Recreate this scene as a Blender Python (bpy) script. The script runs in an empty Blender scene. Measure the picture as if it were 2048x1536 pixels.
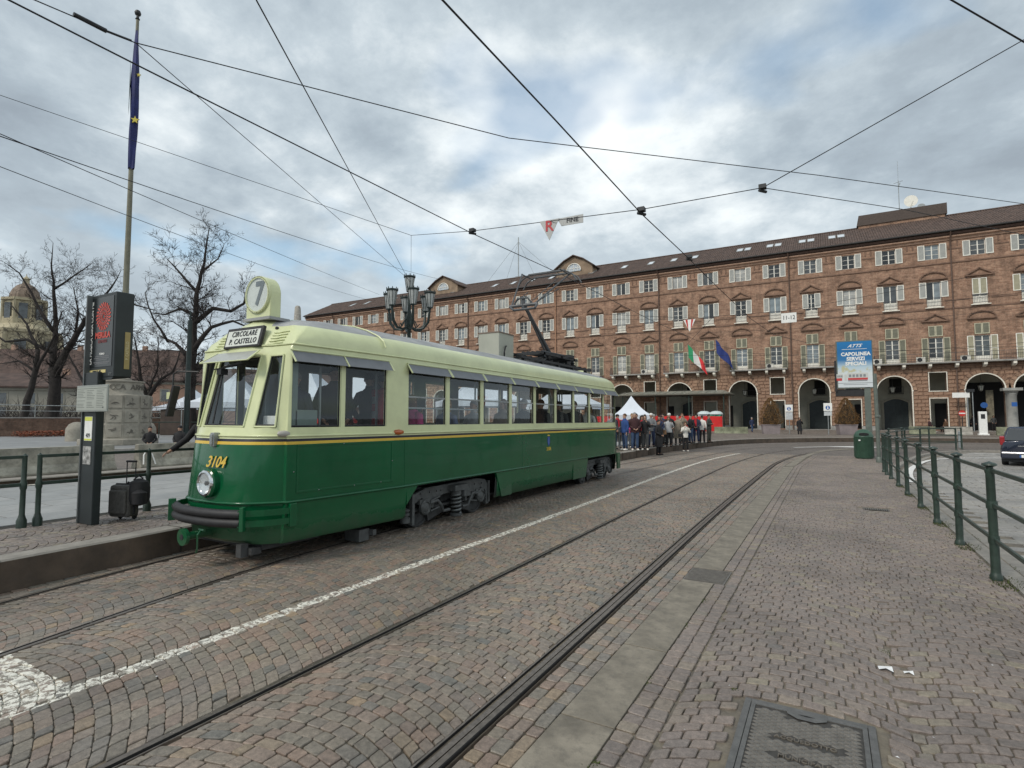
import bpy, bmesh, math, random
from math import sin, cos, pi, radians, sqrt, atan2
from mathutils import Vector, Matrix, noise
random.seed(7)
S = bpy.context.scene
COL = S.collection

# ------------------------------------------------------------------ camera
H = 1.87
cam_d = bpy.data.cameras.new('camera'); cam = bpy.data.objects.new('camera', cam_d); COL.objects.link(cam)
pitch, yaw = radians(3.53), radians(29.73)
fw = Vector((-sin(yaw)*cos(pitch), cos(yaw)*cos(pitch), sin(pitch)))
rt = Vector((cos(yaw), sin(yaw), 0)); up = rt.cross(fw)
M = Matrix((rt, up, -fw)).transposed().to_4x4(); M.translation = Vector((0, 0, H))
cam.matrix_world = M
cam_d.sensor_width = 36; cam_d.lens = 1103/2048*36; cam_d.clip_end = 3000; cam_d.clip_start = .05
S.camera = cam
S.render.resolution_x, S.render.resolution_y = 1024, 768

# ------------------------------------------------------------------ sky
W = bpy.data.worlds.new('World'); S.world = W; W.use_nodes = True
nt = W.node_tree; nt.nodes.clear()
def N(nt, t, **kw):
    n = nt.nodes.new(t)
    for k, v in kw.items():
        if k.startswith('i_'): n.inputs[k[2:].replace('_', ' ')].default_value = v
        elif k.startswith('n_'): n.inputs[int(k[2:])].default_value = v
        else: setattr(n, k, v)
    return n
L = lambda nt, a, b: nt.links.new(a, b)
def math_n(nt, op, a, b=None, c=None, clamp=False):
    m = nt.nodes.new('ShaderNodeMath'); m.operation = op; m.use_clamp = clamp
    for i, v in enumerate((a, b, c)):
        if v is None: continue
        if isinstance(v, (int, float)): m.inputs[i].default_value = v
        else: nt.links.new(v, m.inputs[i])
    return m.outputs[0]
def mixc(nt, f, a, b, bt='MIX'):
    m = nt.nodes.new('ShaderNodeMix'); m.data_type = 'RGBA'; m.blend_type = bt
    for s, v in ((0, f), (6, a), (7, b)):
        if isinstance(v, (int, float)): m.inputs[s].default_value = v
        elif isinstance(v, (tuple, list)): m.inputs[s].default_value = (*v[:3], 1)
        else: nt.links.new(v, m.inputs[s])
    return m.outputs[2]
def ramp(nt, f, stops, interp='LINEAR'):
    r = nt.nodes.new('ShaderNodeValToRGB'); r.color_ramp.interpolation = interp
    e = r.color_ramp.elements
    while len(e) > 1: e.remove(e[0])
    e[0].position = stops[0][0]; c = stops[0][1]; e[0].color = (*c, 1) if isinstance(c, tuple) else (c, c, c, 1)
    for p, c in stops[1:]:
        x = e.new(p); x.color = (*c, 1) if isinstance(c, tuple) else (c, c, c, 1)
    if not isinstance(f, float): nt.links.new(f, r.inputs[0])
    return r.outputs[0]
def noise_n(nt, vec, scale, detail=4, rough=.55, dist=0.):
    n = nt.nodes.new('ShaderNodeTexNoise'); n.inputs['Scale'].default_value = scale
    n.inputs['Detail'].default_value = detail; n.inputs['Roughness'].default_value = rough
    n.inputs['Distortion'].default_value = dist
    if vec is not None: nt.links.new(vec, n.inputs['Vector'])
    return n.outputs['Fac']
SUN_EL, SUN_AZ = radians(42), radians(200)      # azimuth from +Y, clockwise
tc = N(nt, 'ShaderNodeTexCoord')
sky = N(nt, 'ShaderNodeTexSky', sky_type='NISHITA', sun_disc=False, sun_elevation=SUN_EL, sun_rotation=SUN_AZ)
bg1 = N(nt, 'ShaderNodeBackground', i_Strength=.15); L(nt, mixc(nt, 1., sky.outputs[0], (.88, 1.0, .93), 'MULTIPLY'), bg1.inputs[0])
sx = N(nt, 'ShaderNodeSeparateXYZ'); L(nt, tc.outputs['Generated'], sx.inputs[0])
zz = math_n(nt, 'ADD', math_n(nt, 'MAXIMUM', sx.outputs[2], 0.0), .30)
cx = N(nt, 'ShaderNodeCombineXYZ'); L(nt, math_n(nt, 'DIVIDE', sx.outputs[0], zz), cx.inputs[0])
L(nt, math_n(nt, 'DIVIDE', sx.outputs[1], zz), cx.inputs[1]); cx.inputs[2].default_value = 3.1
big = noise_n(nt, cx.outputs[0], .80, 5, .5, .1)
mid = noise_n(nt, cx.outputs[0], 2.1, 9, .6, .15)
fin = noise_n(nt, cx.outputs[0], 6.5, 8, .65, .1)
cl = math_n(nt, 'ADD', math_n(nt, 'ADD', math_n(nt, 'MULTIPLY', big, .52), math_n(nt, 'MULTIPLY', mid, .36)), math_n(nt, 'MULTIPLY', fin, .12))
ccol = ramp(nt, cl, [(.38, (.285, .335, .385)), (.44, (.365, .43, .485)), (.485, (.48, .55, .60)), (.52, (.64, .70, .735)), (.56, (.80, .85, .865)), (.62, (.93, .955, .95))])
hz = ramp(nt, sx.outputs[2], [(0., .75), (.12, .45), (.35, 0.)])
ccol = mixc(nt, hz, ccol, (.60, .69, .74))
bg2 = N(nt, 'ShaderNodeBackground', i_Strength=.90); L(nt, ccol, bg2.inputs[0])
gap = ramp(nt, noise_n(nt, cx.outputs[0], 1.55, 4, .5, .1), [(.59, 1.), (.68, .42)])
ms = N(nt, 'ShaderNodeMixShader'); L(nt, gap, ms.inputs[0]); L(nt, bg1.outputs[0], ms.inputs[1]); L(nt, bg2.outputs[0], ms.inputs[2])
wo = N(nt, 'ShaderNodeOutputWorld'); L(nt, ms.outputs[0], wo.inputs[0])
sd = bpy.data.lights.new('sun', 'SUN'); sd.energy = 1.5; sd.angle = radians(14); sd.color = (1, .93, .84)
so = bpy.data.objects.new('sun', sd); COL.objects.link(so)
sdir = Vector((sin(SUN_AZ)*cos(SUN_EL), cos(SUN_AZ)*cos(SUN_EL), sin(SUN_EL)))
so.rotation_euler = sdir.to_track_quat('Z', 'Y').to_euler(); so.location = (0, -10, 30)
vs = S.view_settings; vs.view_transform = 'Standard'; vs.look = 'None'; vs.exposure = .42; vs.gamma = 1

# ------------------------------------------------------------------ materials
MATS = {}
def mat(name, col, rough=.6, metal=0., var=.12, vs_=6., bump=0., bs=40., spec=.5, coat=0., stretch=None, dirt=0., obj=False, emit=0.):
    if name in MATS: return MATS[name]
    m = bpy.data.materials.new(name); m.use_nodes = True; t = m.node_tree; b = t.nodes['Principled BSDF']
    b.inputs['Roughness'].default_value = rough; b.inputs['Metallic'].default_value = metal
    b.inputs['Specular IOR Level'].default_value = spec; b.inputs['Coat Weight'].default_value = coat
    if emit: b.inputs['Emission Color'].default_value = (*col, 1); b.inputs['Emission Strength'].default_value = emit
    tcn = t.nodes.new('ShaderNodeTexCoord'); v = tcn.outputs['Object']
    if stretch:
        mp = t.nodes.new('ShaderNodeMapping'); mp.inputs['Scale'].default_value = stretch; t.links.new(v, mp.inputs[0]); v = mp.outputs[0]
    c = None
    if var > 0:
        f = noise_n(t, v, vs_, 5, .6)
        d = tuple(max(0, x*(1-var*1.6)) for x in col); e = tuple(min(1, x*(1+var*1.3)) for x in col)
        c = ramp(t, f, [(.3, d), (.7, e)])
    if dirt > 0:
        f2 = noise_n(t, v, vs_*3.3, 6, .7); k = ramp(t, f2, [(.48, 0.), (.75, dirt)])
        c = mixc(t, k, c if c is not None else col, tuple(x*.35+.02 for x in col))
    if c is not None: t.links.new(c, b.inputs['Base Color'])
    else: b.inputs['Base Color'].default_value = (*col, 1)
    if bump > 0:
        bn = t.nodes.new('ShaderNodeBump'); bn.inputs['Strength'].default_value = bump; bn.inputs['Distance'].default_value = .01
        t.links.new(noise_n(t, v, bs, 4, .6), bn.inputs['Height']); t.links.new(bn.outputs[0], b.inputs['Normal'])
    MATS[name] = m; return m
def glass(name, tint=(.5, .55, .55), clear=.6, rough=.02, refl=.07):
    m = bpy.data.materials.new(name); m.use_nodes = True; t = m.node_tree; t.nodes.clear()
    tr = N(t, 'ShaderNodeBsdfTransparent'); tr.inputs[0].default_value = (*tint, 1)
    gl = N(t, 'ShaderNodeBsdfGlossy', i_Roughness=rough); gl.inputs[0].default_value = (.9, .95, 1, 1)
    df = N(t, 'ShaderNodeBsdfDiffuse'); df.inputs[0].default_value = (*[x*.8 for x in tint], 1)
    lw = N(t, 'ShaderNodeLayerWeight', i_Blend=.5); fr5 = math_n(t, 'MULTIPLY_ADD', math_n(t, 'POWER', lw.outputs['Facing'], 4.), .85, refl, True)
    m1 = N(t, 'ShaderNodeMixShader'); m1.inputs[0].default_value = 1-clear
    L(t, tr.outputs[0], m1.inputs[1]); L(t, df.outputs[0], m1.inputs[2])
    m2 = N(t, 'ShaderNodeMixShader'); L(t, fr5, m2.inputs[0]); L(t, m1.outputs[0], m2.inputs[1]); L(t, gl.outputs[0], m2.inputs[2])
    o = N(t, 'ShaderNodeOutputMaterial'); L(t, m2.outputs[0], o.inputs[0])
    return m

# ------------------------------------------------------------------ mesh builder
class MB:
    def __init__(s): s.v = []; s.f = []; s.m = []; s.mi = 0
    def add(s, vs, fs, mi=None):
        o = len(s.v); s.v += [tuple(v) for v in vs]; s.f += [tuple(i+o for i in f) for f in fs]
        s.m += [s.mi if mi is None else mi]*len(fs); return o
    def box(s, x0, x1, y0, y1, z0, z1, mi=None):
        s.add([(x0,y0,z0),(x1,y0,z0),(x1,y1,z0),(x0,y1,z0),(x0,y0,z1),(x1,y0,z1),(x1,y1,z1),(x0,y1,z1)],
              [(0,3,2,1),(4,5,6,7),(0,1,5,4),(1,2,6,5),(2,3,7,6),(3,0,4,7)], mi)
    def obox(s, c, size, R, mi=None):
        hx, hy, hz = [q/2 for q in size]; c = Vector(c)
        vs = [c + R @ Vector((x*hx, y*hy, z*hz)) for z in (-1, 1) for x, y in ((-1,-1),(1,-1),(1,1),(-1,1))]
        s.add(vs, [(0,3,2,1),(4,5,6,7),(0,1,5,4),(1,2,6,5),(2,3,7,6),(3,0,4,7)], mi)
    def tube(s, pts, r, n=8, cap=True, mi=None, sq=1.):
        pts = [Vector(p) for p in pts]; k = len(pts)
        rs = r if isinstance(r, (list, tuple)) else [r]*k
        vs = []; ref = None
        for i, p in enumerate(pts):
            t = (pts[min(i+1, k-1)] - pts[max(i-1, 0)])
            if t.length < 1e-9: t = Vector((0, 0, 1))
            t.normalize()
            if ref is None:
                ref = Vector((0, 0, 1)) if abs(t.z) < .9 else Vector((1, 0, 0))
            a = t.cross(ref)
            if a.length < 1e-4: ref = Vector((0, 1, 0)); a = t.cross(ref)
            a.normalize(); b = a.cross(t); b.normalize(); ref = b
            for j in range(n):
                an = 2*pi*j/n
                vs.append(p + (a*cos(an) + b*sin(an)*sq)*rs[i])
        fs = [(i*n+j, i*n+(j+1) % n, (i+1)*n+(j+1) % n, (i+1)*n+j) for i in range(k-1) for j in range(n)]
        if cap: fs += [tuple(range(n))[::-1], tuple((k-1)*n+j for j in range(n))]
        s.add(vs, fs, mi)
    def cyl(s, p0, p1, r, r1=None, n=12, mi=None): s.tube([p0, p1], [r, r if r1 is None else r1], n, True, mi)
    def lathe(s, prof, n=16, c=(0, 0, 0), axis='z', mi=None, cap=True):
        vs = []
        for r, z in prof:
            for j in range(n):
                a = 2*pi*j/n; x, y = r*cos(a), r*sin(a)
                if axis == 'z': vs.append((c[0]+x, c[1]+y, c[2]+z))
                elif axis == 'y': vs.append((c[0]+x, c[1]+z, c[2]+y))
                else: vs.append((c[0]+z, c[1]+x, c[2]+y))
        k = len(prof)
        fs = [(i*n+j, i*n+(j+1) % n, (i+1)*n+(j+1) % n, (i+1)*n+j) for i in range(k-1) for j in range(n)]
        if cap: fs += [tuple(range(n))[::-1], tuple((k-1)*n+j for j in range(n))]
        s.add(vs, fs, mi)
    def prism(s, poly, d0, d1, plane='xz', mi=None):
        # poly in plane, extruded along the missing axis
        f = {'xz': lambda a, b, d: (a, d, b), 'xy': lambda a, b, d: (a, b, d), 'yz': lambda a, b, d: (d, a, b)}[plane]
        n = len(poly); vs = [f(a, b, d0) for a, b in poly] + [f(a, b, d1) for a, b in poly]
        fs = [tuple(range(n)), tuple(range(n, 2*n))[::-1]] + [(i, n+i, n+(i+1) % n, (i+1) % n) for i in range(n)]
        s.add(vs, fs, mi)
    def quad(s, a, b, c, d, mi=None): s.add([a, b, c, d], [(0, 1, 2, 3)], mi)
    def mesh(s, name, mats, smooth=False, fixn=True):
        me = bpy.data.meshes.new(name); me.from_pydata(s.v, [], s.f)
        for m in (mats if isinstance(mats, (list, tuple)) else [mats]): me.materials.append(m)
        me.polygons.foreach_set('material_index', s.m)
        if fixn and len(s.f) < 60000:
            bm = bmesh.new(); bm.from_mesh(me); bmesh.ops.recalc_face_normals(bm, faces=bm.faces[:]); bm.to_mesh(me); bm.free()
        if smooth:
            me.polygons.foreach_set('use_smooth', [True]*len(me.polygons))
            if smooth != 'all':
                try: me.set_sharp_from_angle(angle=radians(38))
                except Exception: pass
        me.update(); return me
    def build(s, name, mats, parent=None, loc=None, smooth=False, bevel=0, **kw):
        o = bpy.data.objects.new(name, s.mesh(name, mats, smooth)); COL.objects.link(o)
        if parent is not None: o.parent = parent
        if loc is not None: o.location = loc
        if bevel:
            b = o.modifiers.new('b', 'BEVEL'); b.width = bevel; b.segments = 2; b.limit_method = 'ANGLE'; b.angle_limit = radians(40)
        return o
def thing(name, label, cat, loc=(0, 0, 0), rz=0, group=None):
    o = bpy.data.objects.new(name, None); COL.objects.link(o); o.location = loc; o.rotation_euler = (0, 0, rz)
    o.empty_display_size = .2; o['label'] = label; o['category'] = cat
    if group: o['group'] = group
    return o
def tag(o, label, cat, group=None):
    o['label'] = label; o['category'] = cat
    if group: o['group'] = group
    return o
def struct(o): o['kind'] = 'structure'; return o
def stuff(o): o['kind'] = 'stuff'; return o
def children(o): return [c for c in bpy.data.objects if c.parent == o]
def dup(root, loc=None, rz=None, label=None, kids=None):
    def cp(o, par):
        c = o.copy(); COL.objects.link(c)
        if par is not None: c.parent = par
        for ch in KIDS.get(o.name, []): cp(ch, c)
        return c
    KIDS = {}
    def scan(o):
        KIDS[o.name] = list(o.children)
        for ch in o.children: scan(ch)
    scan(root)
    r = cp(root, None)
    if loc is not None: r.location = loc
    if rz is not None: r.rotation_euler = (0, 0, rz)
    if label: r['label'] = label
    return r
def text_mesh(txt, size, name='lettering', ext=.002, shear=0., bold=0., align='CENTER', space=1., sx=1.):
    c = bpy.data.curves.new(name, 'FONT'); c.body = txt; c.size = size; c.extrude = ext; c.shear = shear; c.offset = bold
    c.align_x = align; c.align_y = 'CENTER'; c.space_character = space; c.resolution_u = 3
    o = bpy.data.objects.new(name, c); COL.objects.link(o)
    bpy.context.view_layer.update()
    me = bpy.data.meshes.new_from_object(o); bpy.data.objects.remove(o); bpy.data.curves.remove(c)
    if sx != 1.:
        for v in me.vertices: v.co.x *= sx
    me.name = name; return me
def text(txt, size, m, parent, loc, rot=(pi/2, 0, 0), name='lettering', **kw):
    me = text_mesh(txt, size, name, **kw); me.materials.clear(); me.materials.append(m)
    o = bpy.data.objects.new(name, me); COL.objects.link(o); o.parent = parent; o.location = loc; o.rotation_euler = rot
    return o

# common materials
M_iron = mat('iron_green', (.026, .046, .035), .45, .0, .25, 9, .15, 60, dirt=.5)
M_dark = mat('dark_metal', (.03, .032, .034), .5, .3, .2, 8)
M_black = mat('black_rubber', (.018, .018, .02), .6, 0, .2, 8)
M_steel = mat('galvanised', (.32, .34, .34), .45, .6, .12, 10)
M_white = mat('white_paint', (.78, .78, .75), .5, 0, .06, 6)
M_conc = mat('concrete', (.36, .34, .30), .85, 0, .22, 3, .3, 30, dirt=.55)
M_stone = mat('grey_stone', (.30, .29, .27), .8, 0, .18, 2.5, .25, 30, dirt=.35)
M_wire = mat('wire', (.012, .013, .016), .6, .2, 0)
# ================================================================== GROUND
R_PATH = [(-1.93,-4),(-1.95,2),(-1.98,6),(-2.03,11),(-2.03,17),(-2.0,22),(-1.95,25),(-1.74,28.2),(-1.31,31.6),(-.42,35.3),(1.1,38.6),(3.5,41.5),(8,44.5),(15,46.5),(40,48.5),(62,49)]
M_PATH = [(-3.40,-4),(-3.42,2),(-3.44,6),(-3.50,11),(-3.52,17),(-3.50,22),(-3.42,25),(-3.16,29),(-2.65,33),(-1.6,37),(.1,40.3),(2.6,43.1),(7.4,46.0),(14.6,48),(40,50),(62,50.5)]
NL_PATH = [(-4.9,-4),(-5.35,-.5),(-5.72,1.8),(-5.92,2.7),(-6.12,3.7),(-6.3,5),(-6.37,7),(-6.33,10),(-6.25,14),(-6.1,18),(-5.85,22),(-5.55,26),(-5.2,30),(-4.55,35),(-3.3,39.5),(-1.2,43.5),(1.5,46.4),(6,48.8),(14,50.6),(40,52.5),(62,53)]
def off(path, d):
    out = []
    for i, p in enumerate(path):
        a = Vector(path[max(i-1, 0)]); b = Vector(path[min(i+1, len(path)-1)]); t = (b-a).normalized()
        out.append((p[0]-t.y*d, p[1]+t.x*d))
    return out
FL_PATH = off(NL_PATH, 1.445)
def resample(path, step):
    out = [Vector(path[0])]; # catmull-rom
    P = [Vector(p) for p in path]
    for i in range(len(P)-1):
        p0, p1, p2, p3 = P[max(i-1, 0)], P[i], P[i+1], P[min(i+2, len(P)-1)]
        n = max(1, int((p2-p1).length/step))
        for k in range(1, n+1):
            t = k/n
            out.append(.5*((2*p1)+(-p0+p2)*t+(2*p0-5*p1+4*p2-p3)*t*t+(-p0+3*p1-3*p2+p3)*t**3))
    return out
WH = [(-4.56,-4),(-4.57,1.5),(-4.62,4.5),(-4.62,9.5),(-4.68,13),(-4.78,19),(-4.69,25.5),(-4.3,30),(-3.75,34),(-2.0,39.4),(.1,42)]
def lerp_path(path, y):
    for (x0, y0), (x1, y1) in zip(path, path[1:]):
        if y0 <= y <= y1: return x0+(x1-x0)*(y-y0)/(y1-y0)
    return path[-1][0] if y > path[-1][1] else path[0][0]

def stone_mat(name, cols, paint=False, joint=False, sand=False):
    m = bpy.data.materials.new(name); m.use_nodes = True; t = m.node_tree; b = t.nodes['Principled BSDF']
    oi = N(t, 'ShaderNodeObjectInfo'); at = N(t, 'ShaderNodeAttribute', attribute_name='tone', attribute_type='GEOMETRY')
    f = math_n(t, 'FRACT', math_n(t, 'ADD', oi.outputs['Random'], at.outputs['Fac']))
    geo = N(t, 'ShaderNodeNewGeometry'); pos = geo.outputs['Position']
    base = ramp(t, f, cols)
    n1 = noise_n(t, pos, 26, 5, .65); base = mixc(t, 1., base, ramp(t, n1, [(.25, .90), (.75, 1.98)]), 'MULTIPLY')
    n0 = noise_n(t, pos, 150, 3, .7); base = mixc(t, 1., base, ramp(t, n0, [(.3, .72), (.7, 1.22)]), 'MULTIPLY')
    n2 = noise_n(t, pos, .55, 4, .6); base = mixc(t, 1., base, ramp(t, n2, [(.3, (.70, .69, .67)), (.5, (1.0, .98, .96)), (.7, (1.17, 1.13, 1.08))]), 'MULTIPLY')
    n3 = noise_n(t, pos, 3.3, 6, .75); base = mixc(t, ramp(t, n3, [(.60, 0.), (.75, .55)]), base, (.055, .048, .038))
    rough = ramp(t, noise_n(t, pos, 5, 3), [(.3, .42), (.7, .68)])
    if sand: base = mixc(t, ramp(t, noise_n(t, pos, 1.7, 5, .7), [(.44, 0.), (.62, .85)]), base, (.20, .17, .12))
    if paint:
        s = N(t, 'ShaderNodeSeparateXYZ'); L(t, pos, s.inputs[0])
        mr = math_n(t, 'DIVIDE', math_n(t, 'ADD', s.outputs[1], 4), 46, None, True)
        fc = N(t, 'ShaderNodeFloatCurve'); L(t, mr, fc.inputs['Value']); cv = fc.mapping.curves[0]
        pts = [((y+4)/46, (x+5)/5.5) for x, y in WH]
        cv.points[0].location = pts[0]; cv.points[1].location = pts[-1]
        for p in pts[1:-1]: cv.points.new(*p)
        for p in cv.points: p.handle_type = 'AUTO'
        fc.mapping.update()
        lx = math_n(t, 'SUBTRACT', math_n(t, 'MULTIPLY', fc.outputs[0], 5.5), 5.0)
        wob = math_n(t, 'MULTIPLY', math_n(t, 'SUBTRACT', noise_n(t, pos, 14, 4, .7), .5), .05)
        d = math_n(t, 'ABSOLUTE', math_n(t, 'ADD', math_n(t, 'SUBTRACT', s.outputs[0], lx), wob))
        line = math_n(t, 'LESS_THAN', d, .068)
        tri = math_n(t, 'MULTIPLY', math_n(t, 'LESS_THAN', math_n(t, 'ADD', s.outputs[1], math_n(t, 'MULTIPLY', wob, 1.)), 1.93),
                     math_n(t, 'MULTIPLY', math_n(t, 'LESS_THAN', s.outputs[0], -4.58), math_n(t, 'GREATER_THAN', s.outputs[0], -6.4)))
        line = math_n(t, 'MAXIMUM', line, tri)
        wear = ramp(t, noise_n(t, pos, 17, 6, .75), [(.475, 1.), (.53, .10)])
        line = math_n(t, 'MULTIPLY', line, wear)
        base = mixc(t, line, base, (.72, .70, .62))
    L(t, base, b.inputs['Base Color']); L(t, rough, b.inputs['Roughness'])
    bn = N(t, 'ShaderNodeBump', i_Strength=.6, i_Distance=.004); L(t, noise_n(t, pos, 55, 4, .65), bn.inputs['Height']); L(t, bn.outputs[0], b.inputs['Normal'])
    return m
road_cols = [(0., (.115, .104, .088)), (.2, (.145, .130, .108)), (.38, (.16, .130, .106)), (.55, (.125, .116, .103)), (.7, (.17, .126, .10)), (.82, (.14, .113, .096)), (.9, (.10, .10, .092)), (.97, (.19, .145, .10)), (1., (.15, .132, .11))]
walk_cols = [(0., (.118, .102, .092)), (.3, (.142, .120, .108)), (.5, (.150, .124, .108)), (.7, (.132, .115, .105)), (.88, (.160, .134, .112)), (.96, (.165, .145, .110)), (1., (.115, .104, .096))]
M_cob = stone_mat('road_cobble', road_cols, True)
M_cobw = stone_mat('pavement_cobble', walk_cols)
def bed_mat(name, c1, c2, cell, paint=False):
    m = stone_mat(name, [(0., c1), (1., c1)], paint); return m
def far_cobble_mat(name, cA, cB, cell):
    m = bpy.data.materials.new(name); m.use_nodes = True; t = m.node_tree; b = t.nodes['Principled BSDF']
    g = N(t, 'ShaderNodeNewGeometry'); v = N(t, 'ShaderNodeTexVoronoi', i_Scale=1/cell); L(t, g.outputs['Position'], v.inputs['Vector'])
    v2 = N(t, 'ShaderNodeTexVoronoi', feature='DISTANCE_TO_EDGE', i_Scale=1/cell); L(t, g.outputs['Position'], v2.inputs['Vector'])
    sp = N(t, 'ShaderNodeSeparateColor'); L(t, v.outputs['Color'], sp.inputs[0])
    c = ramp(t, sp.outputs[0], [(0., cA), (1., cB)])
    c = mixc(t, 1., c, ramp(t, v2.outputs[0], [(0., .45), (.1, 1.)]), 'MULTIPLY')
    c = mixc(t, 1., c, ramp(t, noise_n(t, g.outputs['Position'], .3, 5, .6), [(.3, .8), (.7, 1.15)]), 'MULTIPLY')
    L(t, c, b.inputs['Base Color']); b.inputs['Roughness'].default_value = .7; return m
M_farcob = far_cobble_mat('far_cobbles', (.12, .105, .095), (.19, .16, .135), .12)
# mortar bed with painted line and soil colour
M_bed = stone_mat('mortar', [(0., (.06, .05, .038)), (1., (.075, .062, .046))], True, sand=True)
M_bed2 = stone_mat('pavement_mortar', [(0., (.075, .064, .05)), (1., (.09, .078, .062))], sand=True)

def poly_sheet(name, pts, z, m, thick=None):
    bm = bmesh.new(); vs = [bm.verts.new((x, y, z)) for x, y in pts]; f = bm.faces.new(vs)
    f.normal_update()
    if f.normal.z < 0: f.normal_flip()
    bmesh.ops.triangulate(bm, faces=[f])
    me = bpy.data.meshes.new(name); bm.to_mesh(me); bm.free(); me.materials.append(m)
    o = bpy.data.objects.new(name, me); COL.objects.link(o); return o
b = MB(); b.quad((-900, -300, -.12), (900, -300, -.12), (900, 1500, -.12), (-900, 1500, -.12))
struct(b.build('ground', mat('asphalt_far', (.13, .12, .11), .8, 0, .15, .4)))

# kerb edge path (tram side) of the left stop platform, continuing round to the crowd
K_PATH = [(-6.2,-4),(-6.9,-.5),(-7.45,1.2),(-7.77,2.5),(-7.85,3.8),(-8.0,5.5),(-8.05,9),(-8.0,15),(-7.95,20),(-7.9,25),(-7.72,30.3),(-6.92,36.6),(-6.23,40.7),(-5.0,44),(-3.4,46.4),(-1.5,48.6),(1.5,51.0),(6,53),(14,54.7),(40,56.5),(62,57)]
KP = resample(K_PATH, .6)
RP, MP, NP, FP = [resample(p, .5) for p in (R_PATH, M_PATH, NL_PATH, FL_PATH)]
E_PATH = [(1.95,-4),(1.95,22),(2.2,25),(2.9,29),(4.4,35.5),(6.4,40),(9,41.8),(14,43),(40,44.5),(62,45)]     # right edge of island
EP = resample(E_PATH, .8)
tb = [tuple(p) for p in EP] + [tuple(p) for p in reversed(KP)]
tram_bed = struct(poly_sheet('tram_road', tb, -.016, M_bed))
far_cob = struct(poly_sheet('far_cobbled_road', [(-7.6, 31.5), (3.1, 31.5)] + [tuple(p) for p in EP if p.y > 31.5] + [tuple(p) for p in reversed(KP) if p.y > 31.5], -.004, M_farcob))

# --- rails: grooved steel rails set in the paving
M_rail = mat('rail_steel', (.20, .17, .145), .38, .75, .2, 20, .1, 60)
M_railg = mat('rail_groove', (.012, .011, .011), .7, .2, .2, 20)
def ribbon(path, offs, zs, name, mats, mids, parent=None):
    v = []; f = []; mi = []
    P = path; k = len(offs)
    for i, p in enumerate(P):
        t = (P[min(i+1, len(P)-1)]-P[max(i-1, 0)]).normalized(); n = Vector((t.y, -t.x))
        for o, z in zip(offs, zs): q = p+n*o; v.append((q.x, q.y, z))
    for i in range(len(P)-1):
        for j in range(k-1):
            f.append((i*k+j, i*k+j+1, (i+1)*k+j+1, (i+1)*k+j)); mi.append(mids[j])
    b = MB(); b.v = v; b.f = f; b.m = mi
    me = b.mesh(name, mats); o = bpy.data.objects.new(name, me); COL.objects.link(o)
    if parent: o.parent = parent
    return o
# gauge corner at offset 0; groove towards the inside (sgn)
def rail(path, sgn, wide=.055, label=''):
    # head (running surface), groove, keeper lip
    offs = [-.042, -.040, -.004, 0.0, .008, .028, .034, .046, .048]; zs = [-.016, .003, .005, .002, -.035, -.035, .001, .002, -.016]
    if sgn < 0: offs = [-o for o in offs]
    return ribbon(path, offs, zs, 'rail', [M_rail, M_railg], [0, 0, 0, 1, 1, 1, 0, 0])
# right rail of the right track is doubled (guard rail)
rr = rail(RP, -1); tag(rr, 'widest tram rail, beside the long pale stone strip', 'rail')
offs = [.052, .053, .092, .097, .101, .128, .130]; zs = [-.016, .007, .008, .002, -.02, .004, -.016]
gr = ribbon(RP, offs, zs, 'guard_rail', [M_rail, M_railg], [0, 0, 1, 1, 0, 0]); gr.parent = rr
tag(rail(MP, 1), 'tram rail running alone between the white line and the double rail', 'rail')
tag(rail(NP, -1), 'tram rail under the near wheels of the tram', 'rail')
tag(rail(FP, 1), 'tram rail nearest the left stop kerb, passing under the far side of the tram', 'rail')

# --- cobbles: real stones, each a little different
def seg_dist(path, p):
    best = 9
    for i in range(len(path)-1):
        a = path[i]; c = path[i+1]
        if abs(a.y-p.y) > 2: continue
        d = c-a; t = max(0, min(1, (p-a).dot(d)/d.length_squared)); best = min(best, (a+d*t-p).length)
    return best
def ripath(path):
    s = sorted(((p.y, p.x) for p in path)); return s
class XofY:
    def __init__(s, path): s.p = [(q.y, q.x) for q in path]
    def __call__(s, y):
        p = s.p
        if y <= p[0][0]: return p[0][1]
        for i in range(len(p)-1):
            if p[i][0] <= y <= p[i+1][0]:
                return p[i][1]+(p[i+1][1]-p[i][1])*(y-p[i][0])/max(1e-6, p[i+1][0]-p[i][0])
        return p[-1][1]
xR, xM, xN, xF, xK, xE = [XofY(p) for p in (RP, MP, NP, FP, KP, EP)]
class Stones:
    def __init__(s): s.st = []   # (corner list, tone)
    def add(s, quad, tone=None):
        s.st.append((quad, random.random() if tone is None else tone))
def visible(x, y):
    v = Vector((x, y, -H)); w = v.dot(fw)
    if w < .25: return False
    u = v.dot(rt)/w; q = v.dot(up)/w
    return abs(u) < 1.0+.5/w and q > -.74-.55/w
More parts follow.
